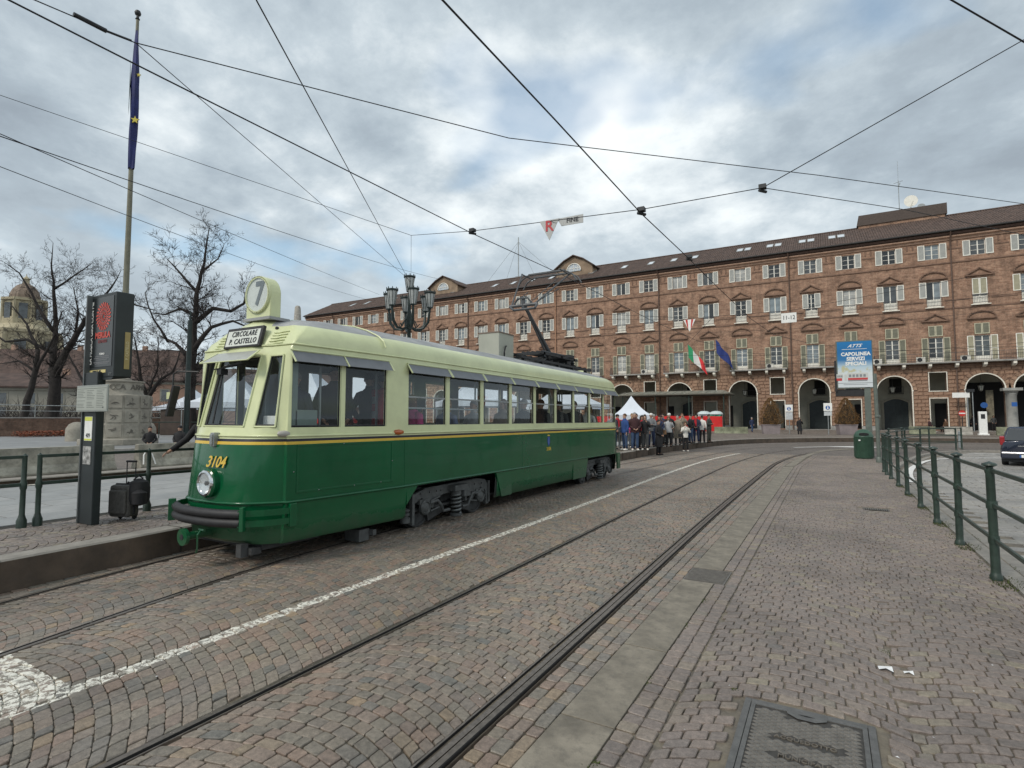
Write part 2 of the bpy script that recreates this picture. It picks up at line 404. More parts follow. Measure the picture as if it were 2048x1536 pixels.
def arcs(ST, x0f, x1f, y0, y1, ncol, sx=.115, sy=.10, amp=.22, phase=0., dirn=1, skip=None, z=0, skew=0.):
    """segmental arches: ncol fan columns between the curves x0f(y), x1f(y)"""
    y = y0; row = 0
    while y < y1:
        rowh = sy*random.uniform(.92, 1.08); xa, xb = x0f(y), x1f(y); Wd = (xb-xa)/ncol
        sm = [0.]+[random.uniform(-.06, .06)+(.03 if row % 2 else -.03) for _ in range(ncol-1)]+[0.]
        for c in range(ncol):
            left = xa+Wd*c; n = max(4, round(Wd/sx)); shift = (.5 if row % 2 else 0.)+random.uniform(-.12, .12)
            u0, u1 = sm[c]/Wd, 1+sm[c+1]/Wd
            ed = [u0]+[(k+shift)/n+random.uniform(-.02, .02) for k in range(0 if shift > .2 else 1, n)]+[u1]
            ed = sorted(e for e in ed if u0 <= e <= u1)
            def mp(u, v):
                uu = u if 0 <= u <= 1 else (-u if u < 0 else 2-u)
                return (left+Wd*u, v+dirn*amp*Wd*(1-(2*uu-1)**2)+skew*Wd*u)
            for a, b2 in zip(ed, ed[1:]):
                if (b2-a)*Wd < .04: continue
                g = .0042; ga = g/Wd; j = lambda: random.uniform(-.0038, .0038)
                q = [mp(a+ga, y+g+j()), mp(b2-ga, y+g+j()), mp(b2-ga, y+rowh-g+j()), mp(a+ga, y+rowh-g+j())]
                q = [(X+j(), Y) for X, Y in q]
                cxx = sum(p[0] for p in q)/4; cyy = sum(p[1] for p in q)/4
                if not visible(cxx, cyy): continue
                if skip and skip(cxx, cyy): continue
                ST.add(q)
        y += rowh; row += 1
def courses(ST, x0f, x1f, y0, y1, n, sl=.13, skip=None):
    for c in range(n):
        y = y0+random.uniform(-.05, 0)
        while y < y1:
            xa, xb = x0f(y), x1f(y); w = (xb-xa)/n; l = sl*random.uniform(.75, 1.25); g = .0042
            j = lambda: random.uniform(-.005, .005)
            q = [(xa+w*c+g+j(), y+g+j()), (xa+w*(c+1)-g+j(), y+g+j()), (xa+w*(c+1)-g+j(), y+l-g+j()), (xa+w*c+g+j(), y+l-g+j())]
            if visible(q[0][0], y) and not (skip and skip(q[0][0]+w/2, y+l/2)): ST.add(q)
            y += l
def stone_geo(quad, z0, zt):
    c = Vector((sum(p[0] for p in quad)/4, sum(p[1] for p in quad)/4))
    v = []; tx, ty = random.uniform(-.035, .035), random.uniform(-.035, .035)
    inset = random.uniform(.90, .945)
    q8 = []
    for i in range(4):      # chamfer the plan corners a little
        p = Vector(quad[i]); a = Vector(quad[i-1]); n = Vector(quad[(i+1) % 4]); k = random.uniform(.05, .13)
        q8 += [p+(a-p)*k, p+(n-p)*k]
    for (kz, ks) in ((z0, 1.), (zt-.005, 1.), (zt, inset)):
        for p in q8:
            r = c+(p-c)*ks; v.append((r.x, r.y, kz+(tx*(r.x-c.x)+ty*(r.y-c.y) if kz > z0 else 0)))
    v.append((c.x, c.y, zt+.001))
    f = [(i, (i+1) % 8, 8+(i+1) % 8, 8+i) for i in range(8)] + [(8+i, 8+(i+1) % 8, 16+(i+1) % 8, 16+i) for i in range(8)] + [(16+i, 16+(i+1) % 8, 24) for i in range(8)]
    return v, f
def emit_stones(ST, parent, m, z=0., zb=-.035, n_ind=290, name='cobble'):
    key = lambda s: (s[0][0][0]**2+s[0][0][1]**2)
    ST.st.sort(key=key); ind = ST.st[:n_ind]; rest = ST.st[n_ind:]
    for q, tone in ind:
        c = Vector((sum(p[0] for p in q)/4, sum(p[1] for p in q)/4))
        q2 = [(p[0]-c.x, p[1]-c.y) for p in q]
        v, f = stone_geo(q2, zb, random.uniform(-.003, .003))
        me = bpy.data.meshes.new(name); me.from_pydata(v, [], f); me.materials.append(m)
        o = bpy.data.objects.new(name, me); COL.objects.link(o); o.parent = parent; o.location = (c.x, c.y, z)
    V = []; F = []; T = []
    for q, tone in rest:
        d = sqrt(q[0][0]**2+q[0][1]**2)
        zt = z+random.uniform(-.0035, .0035)
        if d < 9: v, f = stone_geo(q, z+zb, zt)
        else:
            c = Vector((sum(p[0] for p in q)/4, sum(p[1] for p in q)/4)); tx, ty = random.uniform(-.04, .04), random.uniform(-.04, .04); v = []
            for kz, ks in ((z+zb, 1.), (zt-.007, 1.), (zt, .87)):
                for p in q:
                    r = c+(Vector(p)-c)*ks; v.append((r.x, r.y, kz+(tx*(r.x-c.x)+ty*(r.y-c.y))))
            f = [(i, (i+1) % 4, 4+(i+1) % 4, 4+i) for i in range(4)]+[(4+i, 4+(i+1) % 4, 8+(i+1) % 4, 8+i) for i in range(4)]+[(8, 9, 10, 11)]
        o = len(V); V += v; F += [tuple(i+o for i in g) for g in f]; T += [tone]*len(v)
    me = bpy.data.meshes.new('cobbles'); me.from_pydata(V, [], F); me.materials.append(m)
    at = me.attributes.new('tone', 'FLOAT', 'POINT'); at.data.foreach_set('value', T)
    o = bpy.data.objects.new('cobbles', me); COL.objects.link(o); o.parent = parent; stuff(o)
    return o
road = Stones()
k_ = lambda f, d: (lambda y: f(y)+d)
arcs(road, k_(xM, .052), k_(xR, -.05), -.2, 31.5, 1, .118, .098, .14)
arcs(road, k_(xN, .05), lambda y: (xN(y)+xM(y))/2+.02, .2, 31.5, 1, .112, .098, .14, skip=lambda x, y: y < 1.0)
arcs(road, lambda y: (xN(y)+xM(y))/2+.02, k_(xM, -.05), 0.6, 31.5, 1, .120, .105, .05, skew=-.42)
arcs(road, k_(xF, .052), k_(xN, -.052), .2, 31.5, 1, .118, .10, .15)
courses(road, k_(xR, .138), lambda y: -1.53 if y < 24 else xR(y)+.46, -.2, 31.5, 3, .135)
courses(road, lambda y: xK(y)+.02, k_(xF, -.055), 1.0, 31.5, 3, .15)
emit_stones(road, tram_bed, M_cob)
# right-hand pavement
pav = struct(poly_sheet('pavement', [(-1.18, -3), (1.75, -3), (1.75, 22), (2.0, 25), (2.75, 29), (3.1, 31.5), (-.6, 31.5), (-1.05, 27), (-1.15, 24)], -.0155, M_bed2))
walk = Stones()
MH = (-.53, .19, 3.10, 4.10)     # manhole rectangle
def in_mh(x, y): return (MH[0]-.05 < x < MH[1]+.05 and MH[2]-.05 < y < MH[3]+.06) or (.55 < x < 1.08 and 13.4 < y < 13.95)
xS = lambda y: -1.17 if y < 24 else (-1.17+(y-24)*.06)
courses(walk, k_(xS, .0), k_(xS, .24), .2, 31.5, 2, .13, skip=lambda x, y: 6.65 < y < 7.28 and x < -1.0)
arcs(walk, k_(xS, .25), lambda y: 1.72 if y < 22 else 1.72+(y-22)**1.5*.055, .2, 31.5, 2, .120, .104, .19, skip=in_mh)
emit_stones(walk, pav, M_cobw)

# pale stone strip: big slabs
M_slab = mat('pale_slab', (.215, .19, .15), .75, 0, .26, 3.2, .4, 70, dirt=.75)
strip = struct(poly_sheet('stone_strip', [(-1.53, -3), (-1.17, -3), (-1.17, 24), (-.6, 33.3), (.15, 36.8), (1.5, 39.3), (1.0, 39.6), (-.3, 37.2), (-.95, 33.3), (-1.5, 24)], -.015, M_bed2))
y = -.6; i = 0
bounds = [-1.5, .6, 3.30, 4.55, 6.66, 7.27, 9.4, 11.3, 13.0, 14.9, 17, 19.1, 21.2, 23.9]
for y0, y1 in zip(bounds, bounds[1:]):
    if abs(y0-6.66) < .01: continue
    b = MB(); g = .006; b.box(-.176, .176, g, y1-y0-g, -.05, .0)
    o = b.build('slab', M_slab, strip, (-1.352, y0, random.uniform(.0, .003)), bevel=.004)
v = [(-1.5, 24.02), (-1.17, 24.02), (-.93, 29.7), (-.62, 33.3), (.15, 36.8), (1.5, 39.3), (1.0, 39.6), (-.3, 37.2), (-.95, 33.3), (-1.26, 29.5)]
o = poly_sheet('far_slabs', v, .003, M_slab); o.parent = strip; stuff(o)
# drain cover in the strip
M_cast = mat('cast_iron', (.15, .14, .125), .5, .25, .18, 14, .2, 80, dirt=.3)
t = thing('drain_cover', 'small square ribbed iron drain cover set in the pale stone strip', 'drain cover', (-1.31, 6.97, 0))
b = MB(); b.box(-.22, .24, -.3, .3, -.05, -.006); b.build('plate', M_cast, t)
b = MB()
for k in range(14): b.box(-.2, .22, -.27+k*.04, -.252+k*.04, -.008, .003)
b.build('ribs', M_cast, t)
# manhole cover
t = thing('manhole_cover', 'large rectangular iron manhole cover with diamond studs in the near pavement', 'manhole cover', (-.17, 3.60, 0))
M_cast2 = mat('cast_iron_pale', (.135, .133, .127), .5, .35, .15, 14, .2, 80, dirt=.25)
b = MB(); hw, hl = .325, .46
for x0, x1, y0, y1 in ((-hw-.04, -hw, -hl-.04, hl+.04), (hw, hw+.04, -hl-.04, hl+.04), (-hw, hw, -hl-.04, -hl), (-hw, hw, hl, hl+.04)): b.box(x0, x1, y0, y1, -.05, .003)
b.build('frame', M_cast2, t, bevel=.003)
b = MB(); b.box(-hw+.004, hw-.004, -hl+.004, hl-.004, -.05, -.002); b.build('plate', mat('cast_iron_dark', (.055, .05, .044), .6, .2, .25, 14), t)
b = MB()
for sgn in (-1, 1):
    b.add([(-.11, sgn*hl, .005), (.11, sgn*hl, .005), (.11, sgn*(hl-.055), .005), (.05, sgn*(hl-.10), .005), (-.05, sgn*(hl-.10), .005), (-.11, sgn*(hl-.055), .005)], [(0, 1, 2, 3, 4, 5)])
b.box(-hw+.004, hw-.004, -hl+.004, -hl+.03, -.002, .004); b.box(-hw+.004, hw-.004, hl-.03, hl-.004, -.002, .004); b.box(-hw+.004, -hw+.03, -hl+.03, hl-.03, -.002, .004); b.box(hw-.03, hw-.004, -hl+.03, hl-.03, -.002, .004)
b.build('rim', M_cast2, t)
b = MB()
for sgn in (-1, 1): b = MB(); b.add([(-.05, sgn*(hl-.045), .0062), (0, sgn*(hl-.037), .0062), (.05, sgn*(hl-.045), .0062), (0, sgn*(hl-.053), .0062)], [(0, 1, 2, 3)]); b.build('lifting_slot', M_railg, t)
b = MB(); row = 0; y = -hl+.055
while y < hl-.05:
    x = -hw+.06+(.0325 if row % 2 else 0)
    while x < hw-.05:
        a, c = .029, .017
        clear = (abs(x) < .13 and abs(abs(y)-(hl-.05)) < .075) or (abs(x) < .2 and abs(abs(y)-.1) < .035)
        if not clear: b.add([(x-a, y, -.002), (x, y-c, -.002), (x+a, y, -.002), (x, y+c, -.002), (x-a*.7, y, .005), (x, y-c*.7, .005), (x+a*.7, y, .005), (x, y+c*.7, .005)], [(0, 1, 5, 4), (1, 2, 6, 5), (2, 3, 7, 6), (3, 0, 4, 7), (4, 5, 6, 7)])
        x += .065
    y += .0205; row += 1
stuff(b.build('diamond_studs', M_cast, t))
M_cast3 = mat('cast_iron_worn', (.15, .13, .105), .55, .3, .2, 14)
text('ACQUEDOTTO', .046, M_cast3, t, (0, .1, .0), (0, 0, 0), ext=.004, bold=.001)
text('MUNICIPALE', .046, M_cast3, t, (0, -.1, .0), (0, 0, 0), ext=.004, bold=.001)
# vent grate
t = thing('pavement_grate', 'small dark slotted grate further along the right pavement', 'grate', (.81, 13.66, 0))
b = MB(); b.box(-.22, .22, -.12, .12, -.04, -.006); b.build('plate', M_railg, t)
b = MB()
for k in range(12): b.box(-.22+k*.038, -.20+k*.038, -.13, .13, -.006, .004)
b.build('bars', M_cast, t)

# --- left stop platform, slabs, plaza
PZ = .34
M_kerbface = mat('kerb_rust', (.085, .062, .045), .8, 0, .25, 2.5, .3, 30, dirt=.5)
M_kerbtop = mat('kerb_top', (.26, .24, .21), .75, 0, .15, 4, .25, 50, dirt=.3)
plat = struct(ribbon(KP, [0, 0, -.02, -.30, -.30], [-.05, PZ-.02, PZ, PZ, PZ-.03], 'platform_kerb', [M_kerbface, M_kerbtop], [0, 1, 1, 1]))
# kerb stone joints: recessed gaps shown as thin dark inserts; single kerb stones near the camera
b = MB()
for i, p in enumerate(KP):
    if i % 3 == 0 and p.y < 40 and i+1 < len(KP):
        tdir = (KP[i+1]-p).normalized(); n = Vector((tdir.y, -tdir.x)); a = Vector((p.x, p.y))
        R = Matrix.Rotation(atan2(tdir.y, tdir.x), 3, 'Z')
        b.obox((a.x-n.x*.14, a.y-n.y*.14, PZ*.5+.002), (.01, .312, PZ+.004), R)
o = b.build('kerb_joints', mat('joint_dark', (.03, .026, .02), .9), plat); stuff(o)
pl_poly = [tuple(p) for p in off([tuple(q) for q in KP], .29) if p[1] < 30]
plat_top = struct(poly_sheet('stop_platform', pl_poly+[(-10.0, 30), (-10.0, -4)], PZ-.016, M_bed2))
left = Stones()
xP = XofY([Vector(p) for p in off([tuple(q) for q in KP], .31)])
ST2 = Stones()
def vis_l(x, y): return x < -10.0
_H = H
arcs(left, lambda y: -9.93, lambda y: xP(y)-.01, -.5, 20, 2, .112, .10, .22)
emit_stones(left, plat_top, M_cobw, z=PZ)
M_pave = mat('paving_slab', (.27, .275, .27), .55, 0, .12, 2, .15, 40, dirt=.2)
slabs = struct(poly_sheet('tram_stop_paving', [(-16.1, -6), (-10.0, -6), (-10.0, 60), (-16.1, 60)], PZ-.02, mat('joint_dark', (.03, .026, .02), .9)))
b = MB(); b.box(-.385, .385, -.78, .78, -.03, 0); me = b.mesh('slab', M_pave); me2 = b.mesh('slab', mat('paving_slab_b', (.31, .31, .30), .5, 0, .12, 2, .15, 40, dirt=.25)); cnt = 0
rest = MB()
for r in range(7):
    y = -5.+(.7 if r % 2 else 0)
    while y < 34:
        x = -10.02-.4-.78*r-.2
        if y > 0 and x > -17:
            if cnt < 290: o = bpy.data.objects.new('slab', random.choice((me, me2))); COL.objects.link(o); o.parent = slabs; o.location = (x, y+.8, PZ+random.uniform(-.003, .0)); cnt += 1
        y += 1.58
o = poly_sheet('tactile_line', [(-15.98, -6), (-15.78, -6), (-15.78, 60), (-15.98, 60)], PZ+.006, mat('line_white', (.62, .6, .52), .6, 0, .15)); o.parent = slabs
b = MB(); b.box(-16.6, -16.1, -6, 60, -.1, .47); struct(b.build('second_kerb', [M_kerbface, M_kerbtop]))
b = MB(); b.box(-16.58, -16.0, -6, 60, .455, .48); kk = b.build('kerb_coping', M_kerbtop, bpy.data.objects['second_kerb'])
b = MB(); b.quad((-34, -30, .43), (-16.6, -30, .43), (-16.6, 60, .43), (-34, 60, .43)); struct(b.build('side_street', far_cobble_mat('street_cobble', (.15, .125, .11), (.22, .185, .155), .12)))
# monument plaza (raised)
M_plaza = mat('plaza_stone', (.23, .235, .235), .6, 0, .12, .8, .1, 20, dirt=.3, stretch=(1, 1, 1))
b = MB(); b.prism([(-29.3, 8.0), (-25.6, 10.8), (-24.2, 15.5), (-23.5, 21), (-23.5, 45), (-90, 45), (-90, -20), (-36, -20)], .30, .60, 'xy')
plz = b.build('plaza', M_plaza); struct(plz)
plz2 = MB(); plz2.prism([(-29.34, 7.97), (-25.57, 10.75), (-24.15, 15.45), (-23.45, 21), (-23.45, 45), (-23.8, 45), (-23.8, 21), (-24.5, 15.7), (-25.9, 11.1), (-29.6, 8.3)], .46, .61, 'xy'); plz2.build('plaza_step', M_stone, plz)
# right-hand road (slabs) and its edge
M_gran = stone_mat('granite_block', [(0., (.17, .168, .162)), (.5, (.21, .205, .195)), (1., (.19, .185, .17))])
RZ = -.07
rroad = struct(poly_sheet('right_road', [tuple(p) for p in EP]+[(62, -4)], RZ-.012, M_bed2))
gb = Stones(); y = -1
while y < 40:
    x = xE(y)+.36+.25*((int(y*3)) % 2)
    while x < 14:
        w = .56; l = .30
        if visible(x, y) and x > xE(y+.2)+.34: gb.add([(x+.005, y+.006), (x+w-.006, y+.006), (x+w-.006, y+l-.006), (x+.005, y+l-.006)])
        x += w
    y += .303
emit_stones(gb, rroad, M_gran, z=RZ, n_ind=290, name='granite_block')
ke = ribbon(EP, [-.19, -.19, 0, .01, .34, .345], [-.02, .012, .012, RZ-.02, RZ+.004, RZ-.03], 'pavement_edge', [M_kerbtop], [0]*5); struct(ke)
# white curved lines on right road
M_lw = mat('road_line', (.74, .73, .70), .6, 0, .08, 12, dirt=.3)
for nm, pts, w in (('road_marking', [(2.15, 20.5), (2.45, 24), (3.1, 28), (4.3, 32.3), (6.2, 34.4), (9, 35.6), (16, 36.8), (40, 38.5)], .2), ('road_marking', [(6.9, 38.6), (12, 39.5), (20, 40.2), (40, 41.6)], .2)):
    o = ribbon(resample(pts, .6), [-w/2, w/2], [RZ+.012]*2, nm, [M_lw], [0]); o.parent = rroad
# white marking at the far track curve
o = ribbon(resample([(-1.9, 39.5), (0.1, 41.9), (2.2, 43.4), (6, 45.5)], .5), [-.12, .12], [.004, .004], 'road_marking', [M_lw], [0]); o.parent = tram_bed
o = poly_sheet('road_marking', [(-.2, 41.6), (1.9, 41.4), (3.2, 42.2), (1.2, 42.6)], .0045, M_lw); o.parent = tram_bed
# crossing road and pavement in front of the far arcade
M_fp = far_cobble_mat('far_pavement', (.15, .125, .105), (.22, .185, .155), .35)
b = MB(); b.quad((-60, 30, PZ-.0155), (-10.0, 30, PZ-.0155), (-10.0, 64, PZ-.0155), (-60, 64, PZ-.0155))
crowd_poly = [tuple(p) for p in off([tuple(q) for q in KP], .29) if p[1] > 30-.6]
crowd_poly = [p for p in crowd_poly if p[0] < 62]
o = struct(poly_sheet('crowd_platform', crowd_poly+[(62, 61), (-10, 58.5), (-10, 30)], PZ-.004, M_fp))
fa = ribbon(resample([(-60, 62), (-9.5, 62.5), (-5.5, 63.5), (2, 66), (12, 67), (62, 67.5)], 2), [0, 0, -.3, -11.5], [.0, .17, .17, .42], 'arcade_pavement', [M_kerbface, M_kerbtop, M_fp], [0, 1, 2]); struct(fa)
b = MB(); b.quad((-60, 56.5, .10), (62, 56.5, .10), (62, 70, .10), (-60, 70, .10)); struct(b.build('cross_street', mat('street_grey', (.17, .16, .15), .75, 0, .12, .6)))
# litter and weeds
M_paper = mat('paper', (.75, .75, .74), .7, 0, 0)
for x, y, s, l in ((.32, 5.05, .09, 'crumpled white paper scrap, larger left one, on the right pavement'), (.46, 5.05, .06, 'small folded white paper scrap right of the larger one on the pavement')):
    b = MB(); b.add([(-s/2, -s*.4, .006), (0, -s*.2, .016), (s/2, -s*.45, .005), (s*.45, s*.3, .02), (-.1*s, s*.4, .009), (-s*.55, s*.35, .004)], [(0, 1, 4, 5), (1, 2, 3, 4)])
    tag(b.build('paper_scrap', M_paper, None, (x, y, .003)), l, 'litter')
b = MB()
for i in range(110):
    x = random.uniform(-1.1, 1.6); y = random.uniform(2.3, 16) if i < 80 else random.uniform(2, 12)
    if i >= 80: x = random.uniform(-4.4, -2)
    a = random.uniform(0, 6); r = random.uniform(.004, .011)
    b.add([(x+r*cos(a), y+r*sin(a), .006), (x+r*.6*cos(a+2), y+r*.6*sin(a+2), .008), (x+r*cos(a+3.5), y+r*sin(a+3.5), .006)], [(0, 1, 2)])
tag(stuff(b.build('litter_flecks', M_paper)), 'tiny white flecks of litter scattered over the cobbles', 'litter')
M_moss = mat('moss', (.06, .075, .02), .9, 0, .4, 30, .5, 80)
b = MB()
def tuft(b, x, y, z, n, R, h):
    for _ in range(n):
        a = random.uniform(0, 2*pi); r = R*sqrt(random.random()); px, py = x+r*cos(a)*.7, y+r*sin(a)*1.6; hh = h*random.uniform(.3, 1)
        q = random.uniform(0, pi); w = .007; lean = random.uniform(-.02, .02)
        b.add([(px-w*cos(q), py-w*sin(q), z), (px+w*cos(q), py+w*sin(q), z), (px+lean, py+lean, z+hh)], [(0, 1, 2)])
for y in (8.43, 10.46, 12.4, 14.4, 16.6, 18.6): tuft(b, 1.72, y-.1, 0, 260, .22, .035); tuft(b, 1.78, y+.7, 0, 120, .3, .02)
for y in (1.5, 2.6, 2.9, 4.0, 5.2, 6.0): tuft(b, -1.165, y, -.006, 50, .05, .014)
tuft(b, -.62, 4.16, -.01, 60, .03, .02); tuft(b, .62, 3.3, -.01, 60, .04, .02); tuft(b, .34, 5.4, -.01, 50, .04, .02)
tag(stuff(b.build('weeds', M_moss)), 'low green weeds growing round the fence posts and in joints', 'weeds')
# ================================================================== TRAM
TR = thing('tram', 'vintage green and cream tram with a round 7 sign on its roof', 'tram', (-6.97, 4.30, 0))
TR.rotation_euler = (radians(-.16), 0, 0)
TL = 13.12
M_tg = mat('tram_green', (.002, .085, .030), .20, 0, .10, 1.4, .05, 4, spec=.35, coat=.25, dirt=.10)
M_tc = mat('tram_cream', (.60, .64, .37), .33, 0, .06, 2.0, .03, 8, coat=.25, dirt=.10)
_t = M_tg.node_tree; _b = _t.nodes['Principled BSDF']; _src = _b.inputs['Base Color'].links[0].from_socket
_tc = N(_t, 'ShaderNodeTexCoord'); _s = N(_t, 'ShaderNodeSeparateXYZ'); L(_t, _tc.outputs['Object'], _s.inputs[0])
_mp = N(_t, 'ShaderNodeMapping'); _mp.inputs['Scale'].default_value = (1, 1, .25); L(_t, _tc.outputs['Object'], _mp.inputs[0])
_z = math_n(_t, 'ADD', _s.outputs[2], math_n(_t, 'MULTIPLY', math_n(_t, 'SUBTRACT', noise_n(_t, _mp.outputs[0], 2.2, 5, .65), .5), .42))
_m = ramp(_t, _z, [(.30, .50), (.44, .34), (.47, .10), (.62, .03), (.95, 0.)])
_c = mixc(_t, math_n(_t, 'MULTIPLY', _m, ramp(_t, noise_n(_t, _tc.outputs['Object'], 9, 5, .7), [(.3, .4), (.7, 1.)])), _src, (.075, .085, .06)); L(_t, _c, _b.inputs['Base Color'])
L(_t, math_n(_t, 'ADD', math_n(_t, 'MULTIPLY', _m, .6), .2), _b.inputs['Roughness'])
M_ty = mat('tram_yellow', (.62, .42, .05), .35, 0, .05)
M_tk = mat('tram_black_band', (.012, .010, .022), .35, 0, .0)
M_tr = mat('tram_roof', (.30, .31, .315), .7, 0, .16, 2.2, .3, 60, dirt=.2)
M_ti = mat('tram_interior', (.17, .19, .17), .6, 0, .1, 3)
M_tu = mat('underframe', (.045, .047, .048), .7, .1, .3, 6, .3, 40, dirt=.5)
M_tb = mat('bogie_grey', (.075, .080, .080), .65, .1, .25, 7, .3, 40, dirt=.6)
M_chrome = mat('chrome', (.65, .66, .67), .12, 1, 0)
M_visor = mat('visor_glass', (.17, .18, .195), .45, 0, .05, spec=.25)
M_tglass = glass('window_glass', (.84, .87, .87), .99, .01, .045)
def lerp(a, b, t): return a+(b-a)*t
def pw(tab, z):
    if z <= tab[0][0]: return tab[0][1]
    for (a, b_), (c, d) in zip(tab, tab[1:]):
        if z <= c: return lerp(b_, d, (z-a)/(c-a))
    return tab[-1][1]
NY = [(.20, .14), (.33, .06), (.5, .02), (.8, -.02), (1.1, -.03), (1.5, .05), (1.6, .08), (1.75, .13), (2.7, .36), (2.82, .385), (2.95, .42), (3.05, .445), (3.13, .475), (3.17, .51), (3.25, .62), (3.335, 1.1), (3.39, 2.6)]
RY = [(.20, .10), (.33, .04), (.8, 0), (1.6, 0), (1.75, .03), (2.7, .12), (2.95, .22), (3.05, .32), (3.13, .5), (3.17, .65), (3.25, 1.05), (3.335, 1.7), (3.39, 3.0)]
HW = [(.20, 1.02), (.33, 1.09), (.8, 1.12), (2.8, 1.12), (2.95, 1.105), (3.05, 1.06), (3.13, .96), (3.17, .88), (3.25, .70), (3.335, .42), (3.39, .05)]
WIN = [(.46, 1.24), (1.31, 2.10)] + [(2.57+1.12*k, 2.57+1.12*k+1.015) for k in range(9)]
WINF = [(.75, 1.02), (1.12, 1.40), (2.43, 3.0), (3.48, 4.02), (4.5, 5.35), (5.75, 6.6), (7.05, 8.0), (8.3, 9.12), (9.24, 10.15), (10.27, 11.3), (11.5, 12.3)]
side = [(1.10, .33), (1.12, .44)]
for a, b_ in WIN+WINF: side += [(1.12, a), (1.12, b_)] if (1.12, a) not in side else [(1.12, b_)]
side[1:2] = []; side = sorted(set(side), key=lambda p: p[1])
NOSE = [(0., 0.), (.25, .008), (.44, .04), (.57, .08), (.66, .13), (.76, .20), (.85, .29), (.91, .37), (.95, .42)]
sxw = lambda y: 1.12-max(0., 2.46-y)*.075
REAR = [(1.08, -.42), (1.0, -.25), (.85, -.13), (.62, -.06), (.3, -.01), (0., 0.)]
# half outline point list with type
half = [('n', x, y) for x, y in NOSE[:-1]] + [('s', .955, .425)] + [('s', sxw(y), y) for _, y in side if y >= .46]
ylast = WIN[-1][1]
half += [('r', x, y) for x, y in REAR]
def outline(z, ex=0.):
    ny, ry, hw = pw(NY, z), pw(RY, z), pw(HW, z); k = hw/1.12
    pts = []
    for t, x, y in half:
        dome = max(0, z-2.84)*1.15
        if t == 'n': f = min(1., x/1.0)**2; q_ = min(1., max(0., (x-.55)/.35)); q_ = q_*q_*(3-2*q_); yy = lerp(y+ny, y+.05+max(0., ny-.42), q_)+dome*x*x
        elif t == 's':
            yy = y
            if z > 2.9: yy = y+(dome*.93+max(0., ny-.42))*max(0., 1-(y-.42)/2.2)-max(0., ry-.15)*max(0., 1-(ylast-y)/2.2)
        else: yy = TL-ry+y*(1 if ry < .3 else 1)
        pts.append([x*k, yy])
    for i in range(1, len(pts)): pts[i][1] = max(pts[i][1], pts[i-1][1]+1e-3)
    full = [(x, y) for x, y in pts] + [(-x, y) for x, y in reversed(pts[1:-1])]
    if ex:
        n = len(full); o = []
        for i in range(n):
            a, c = Vector(full[i-1]), Vector(full[(i+1) % n]); t = (c-a).normalized(); o.append((full[i][0]+t.y*ex, full[i][1]-t.x*ex))
        full = o
    return full
NP_ = len(outline(1.)); NH = len(half)
zs = [.28, .33, .56, .80, 1.53, 1.568, 1.603, 1.75, 2.70, 2.82, 2.95, 3.05, 3.13, 3.17, 3.25, 3.335, 3.39]
bands = [0, 0, 0, 0, 1, 2, 3, 3, 3, 3, 3, 3, 4, 4, 4, 4]     # material of ring k -> k+1
b = MB()
rings = [outline(z) for z in zs]
rings[0] = [(x*.985, y if .2 < y < TL-.2 else (y+.05 if y < 1 else y-.04)) for x, y in rings[0]]
for z, r in zip(zs, rings): b.v += [(x, y, z) for x, y in r]
def spt(i): return half[i] if i < NH else half[2*(NH-1)-i]
def isw(i):     # is outline segment i->i+1 a window opening
    a, c = spt(i % NP_), spt((i+1) % NP_)
    if a[0] == 's' and c[0] == 's':
        y0, y1 = sorted((a[2], c[2]))
        return any(w0-1e-4 <= y0 and y1 <= w1+1e-4 for w0, w1 in (WIN if i < NH else WINF))
    if a[0] == 'n' and c[0] == 'n':
        xs = sorted((a[1], c[1]))
        if xs[1] <= .441: return True
        if xs[0] >= .569 and xs[1] <= .851: return True
        return False
    if a[0] == 'r' and c[0] == 'r': return not (min(a[1], c[1]) > .86 and max(a[1], c[1]) > .99)
    return False
def bog(i, k):
    a, c = spt(i % NP_), spt((i+1) % NP_)
    if k > 2 or a[0] != 's' or c[0] != 's': return False
    y = (a[2]+c[2])/2; return (2.72 < y < 5.35) or (10.2 < y < 12.75)
for k in range(len(zs)-1):
    for i in range(NP_):
        if k == 7 and isw(i): continue
        if bog(i, k): continue
        j = (i+1) % NP_
        m = bands[k]
        if m == 4:
            yc = (rings[k][i][1]+rings[k][j][1])/2
            if yc < pw(NY, zs[k])+.12 and abs(rings[k][i][0]) < 9: m = 3
        b.add([], []); b.f.append((k*NP_+i, k*NP_+j, (k+1)*NP_+j, (k+1)*NP_+i)); b.m.append(m)
b.f.append(tuple((len(zs)-1)*NP_+i for i in range(NP_))); b.m.append(4)
body = b.build('body', [M_tg, M_ty, M_tk, M_tc, M_tr, M_ti], TR, smooth=True)
b2 = MB(); zi = [(z, k) for k, z in enumerate(zs) if z < 3.2]
for z, k in zi:
    b2.v += [(x*(1 if z < 3 else .97), y, z-(0 if z < 3 else .03)) for x, y in outline(z, -.045)]
for k in range(len(zi)-1):
    for i in range(NP_):
        if (k == 7 and isw(i)) or bog(i, k): continue
        j = (i+1) % NP_; b2.f.append((k*NP_+i, k*NP_+j, (k+1)*NP_+j, (k+1)*NP_+i)); b2.m.append(0)
b2.build('inner_lining', M_ti, TR)
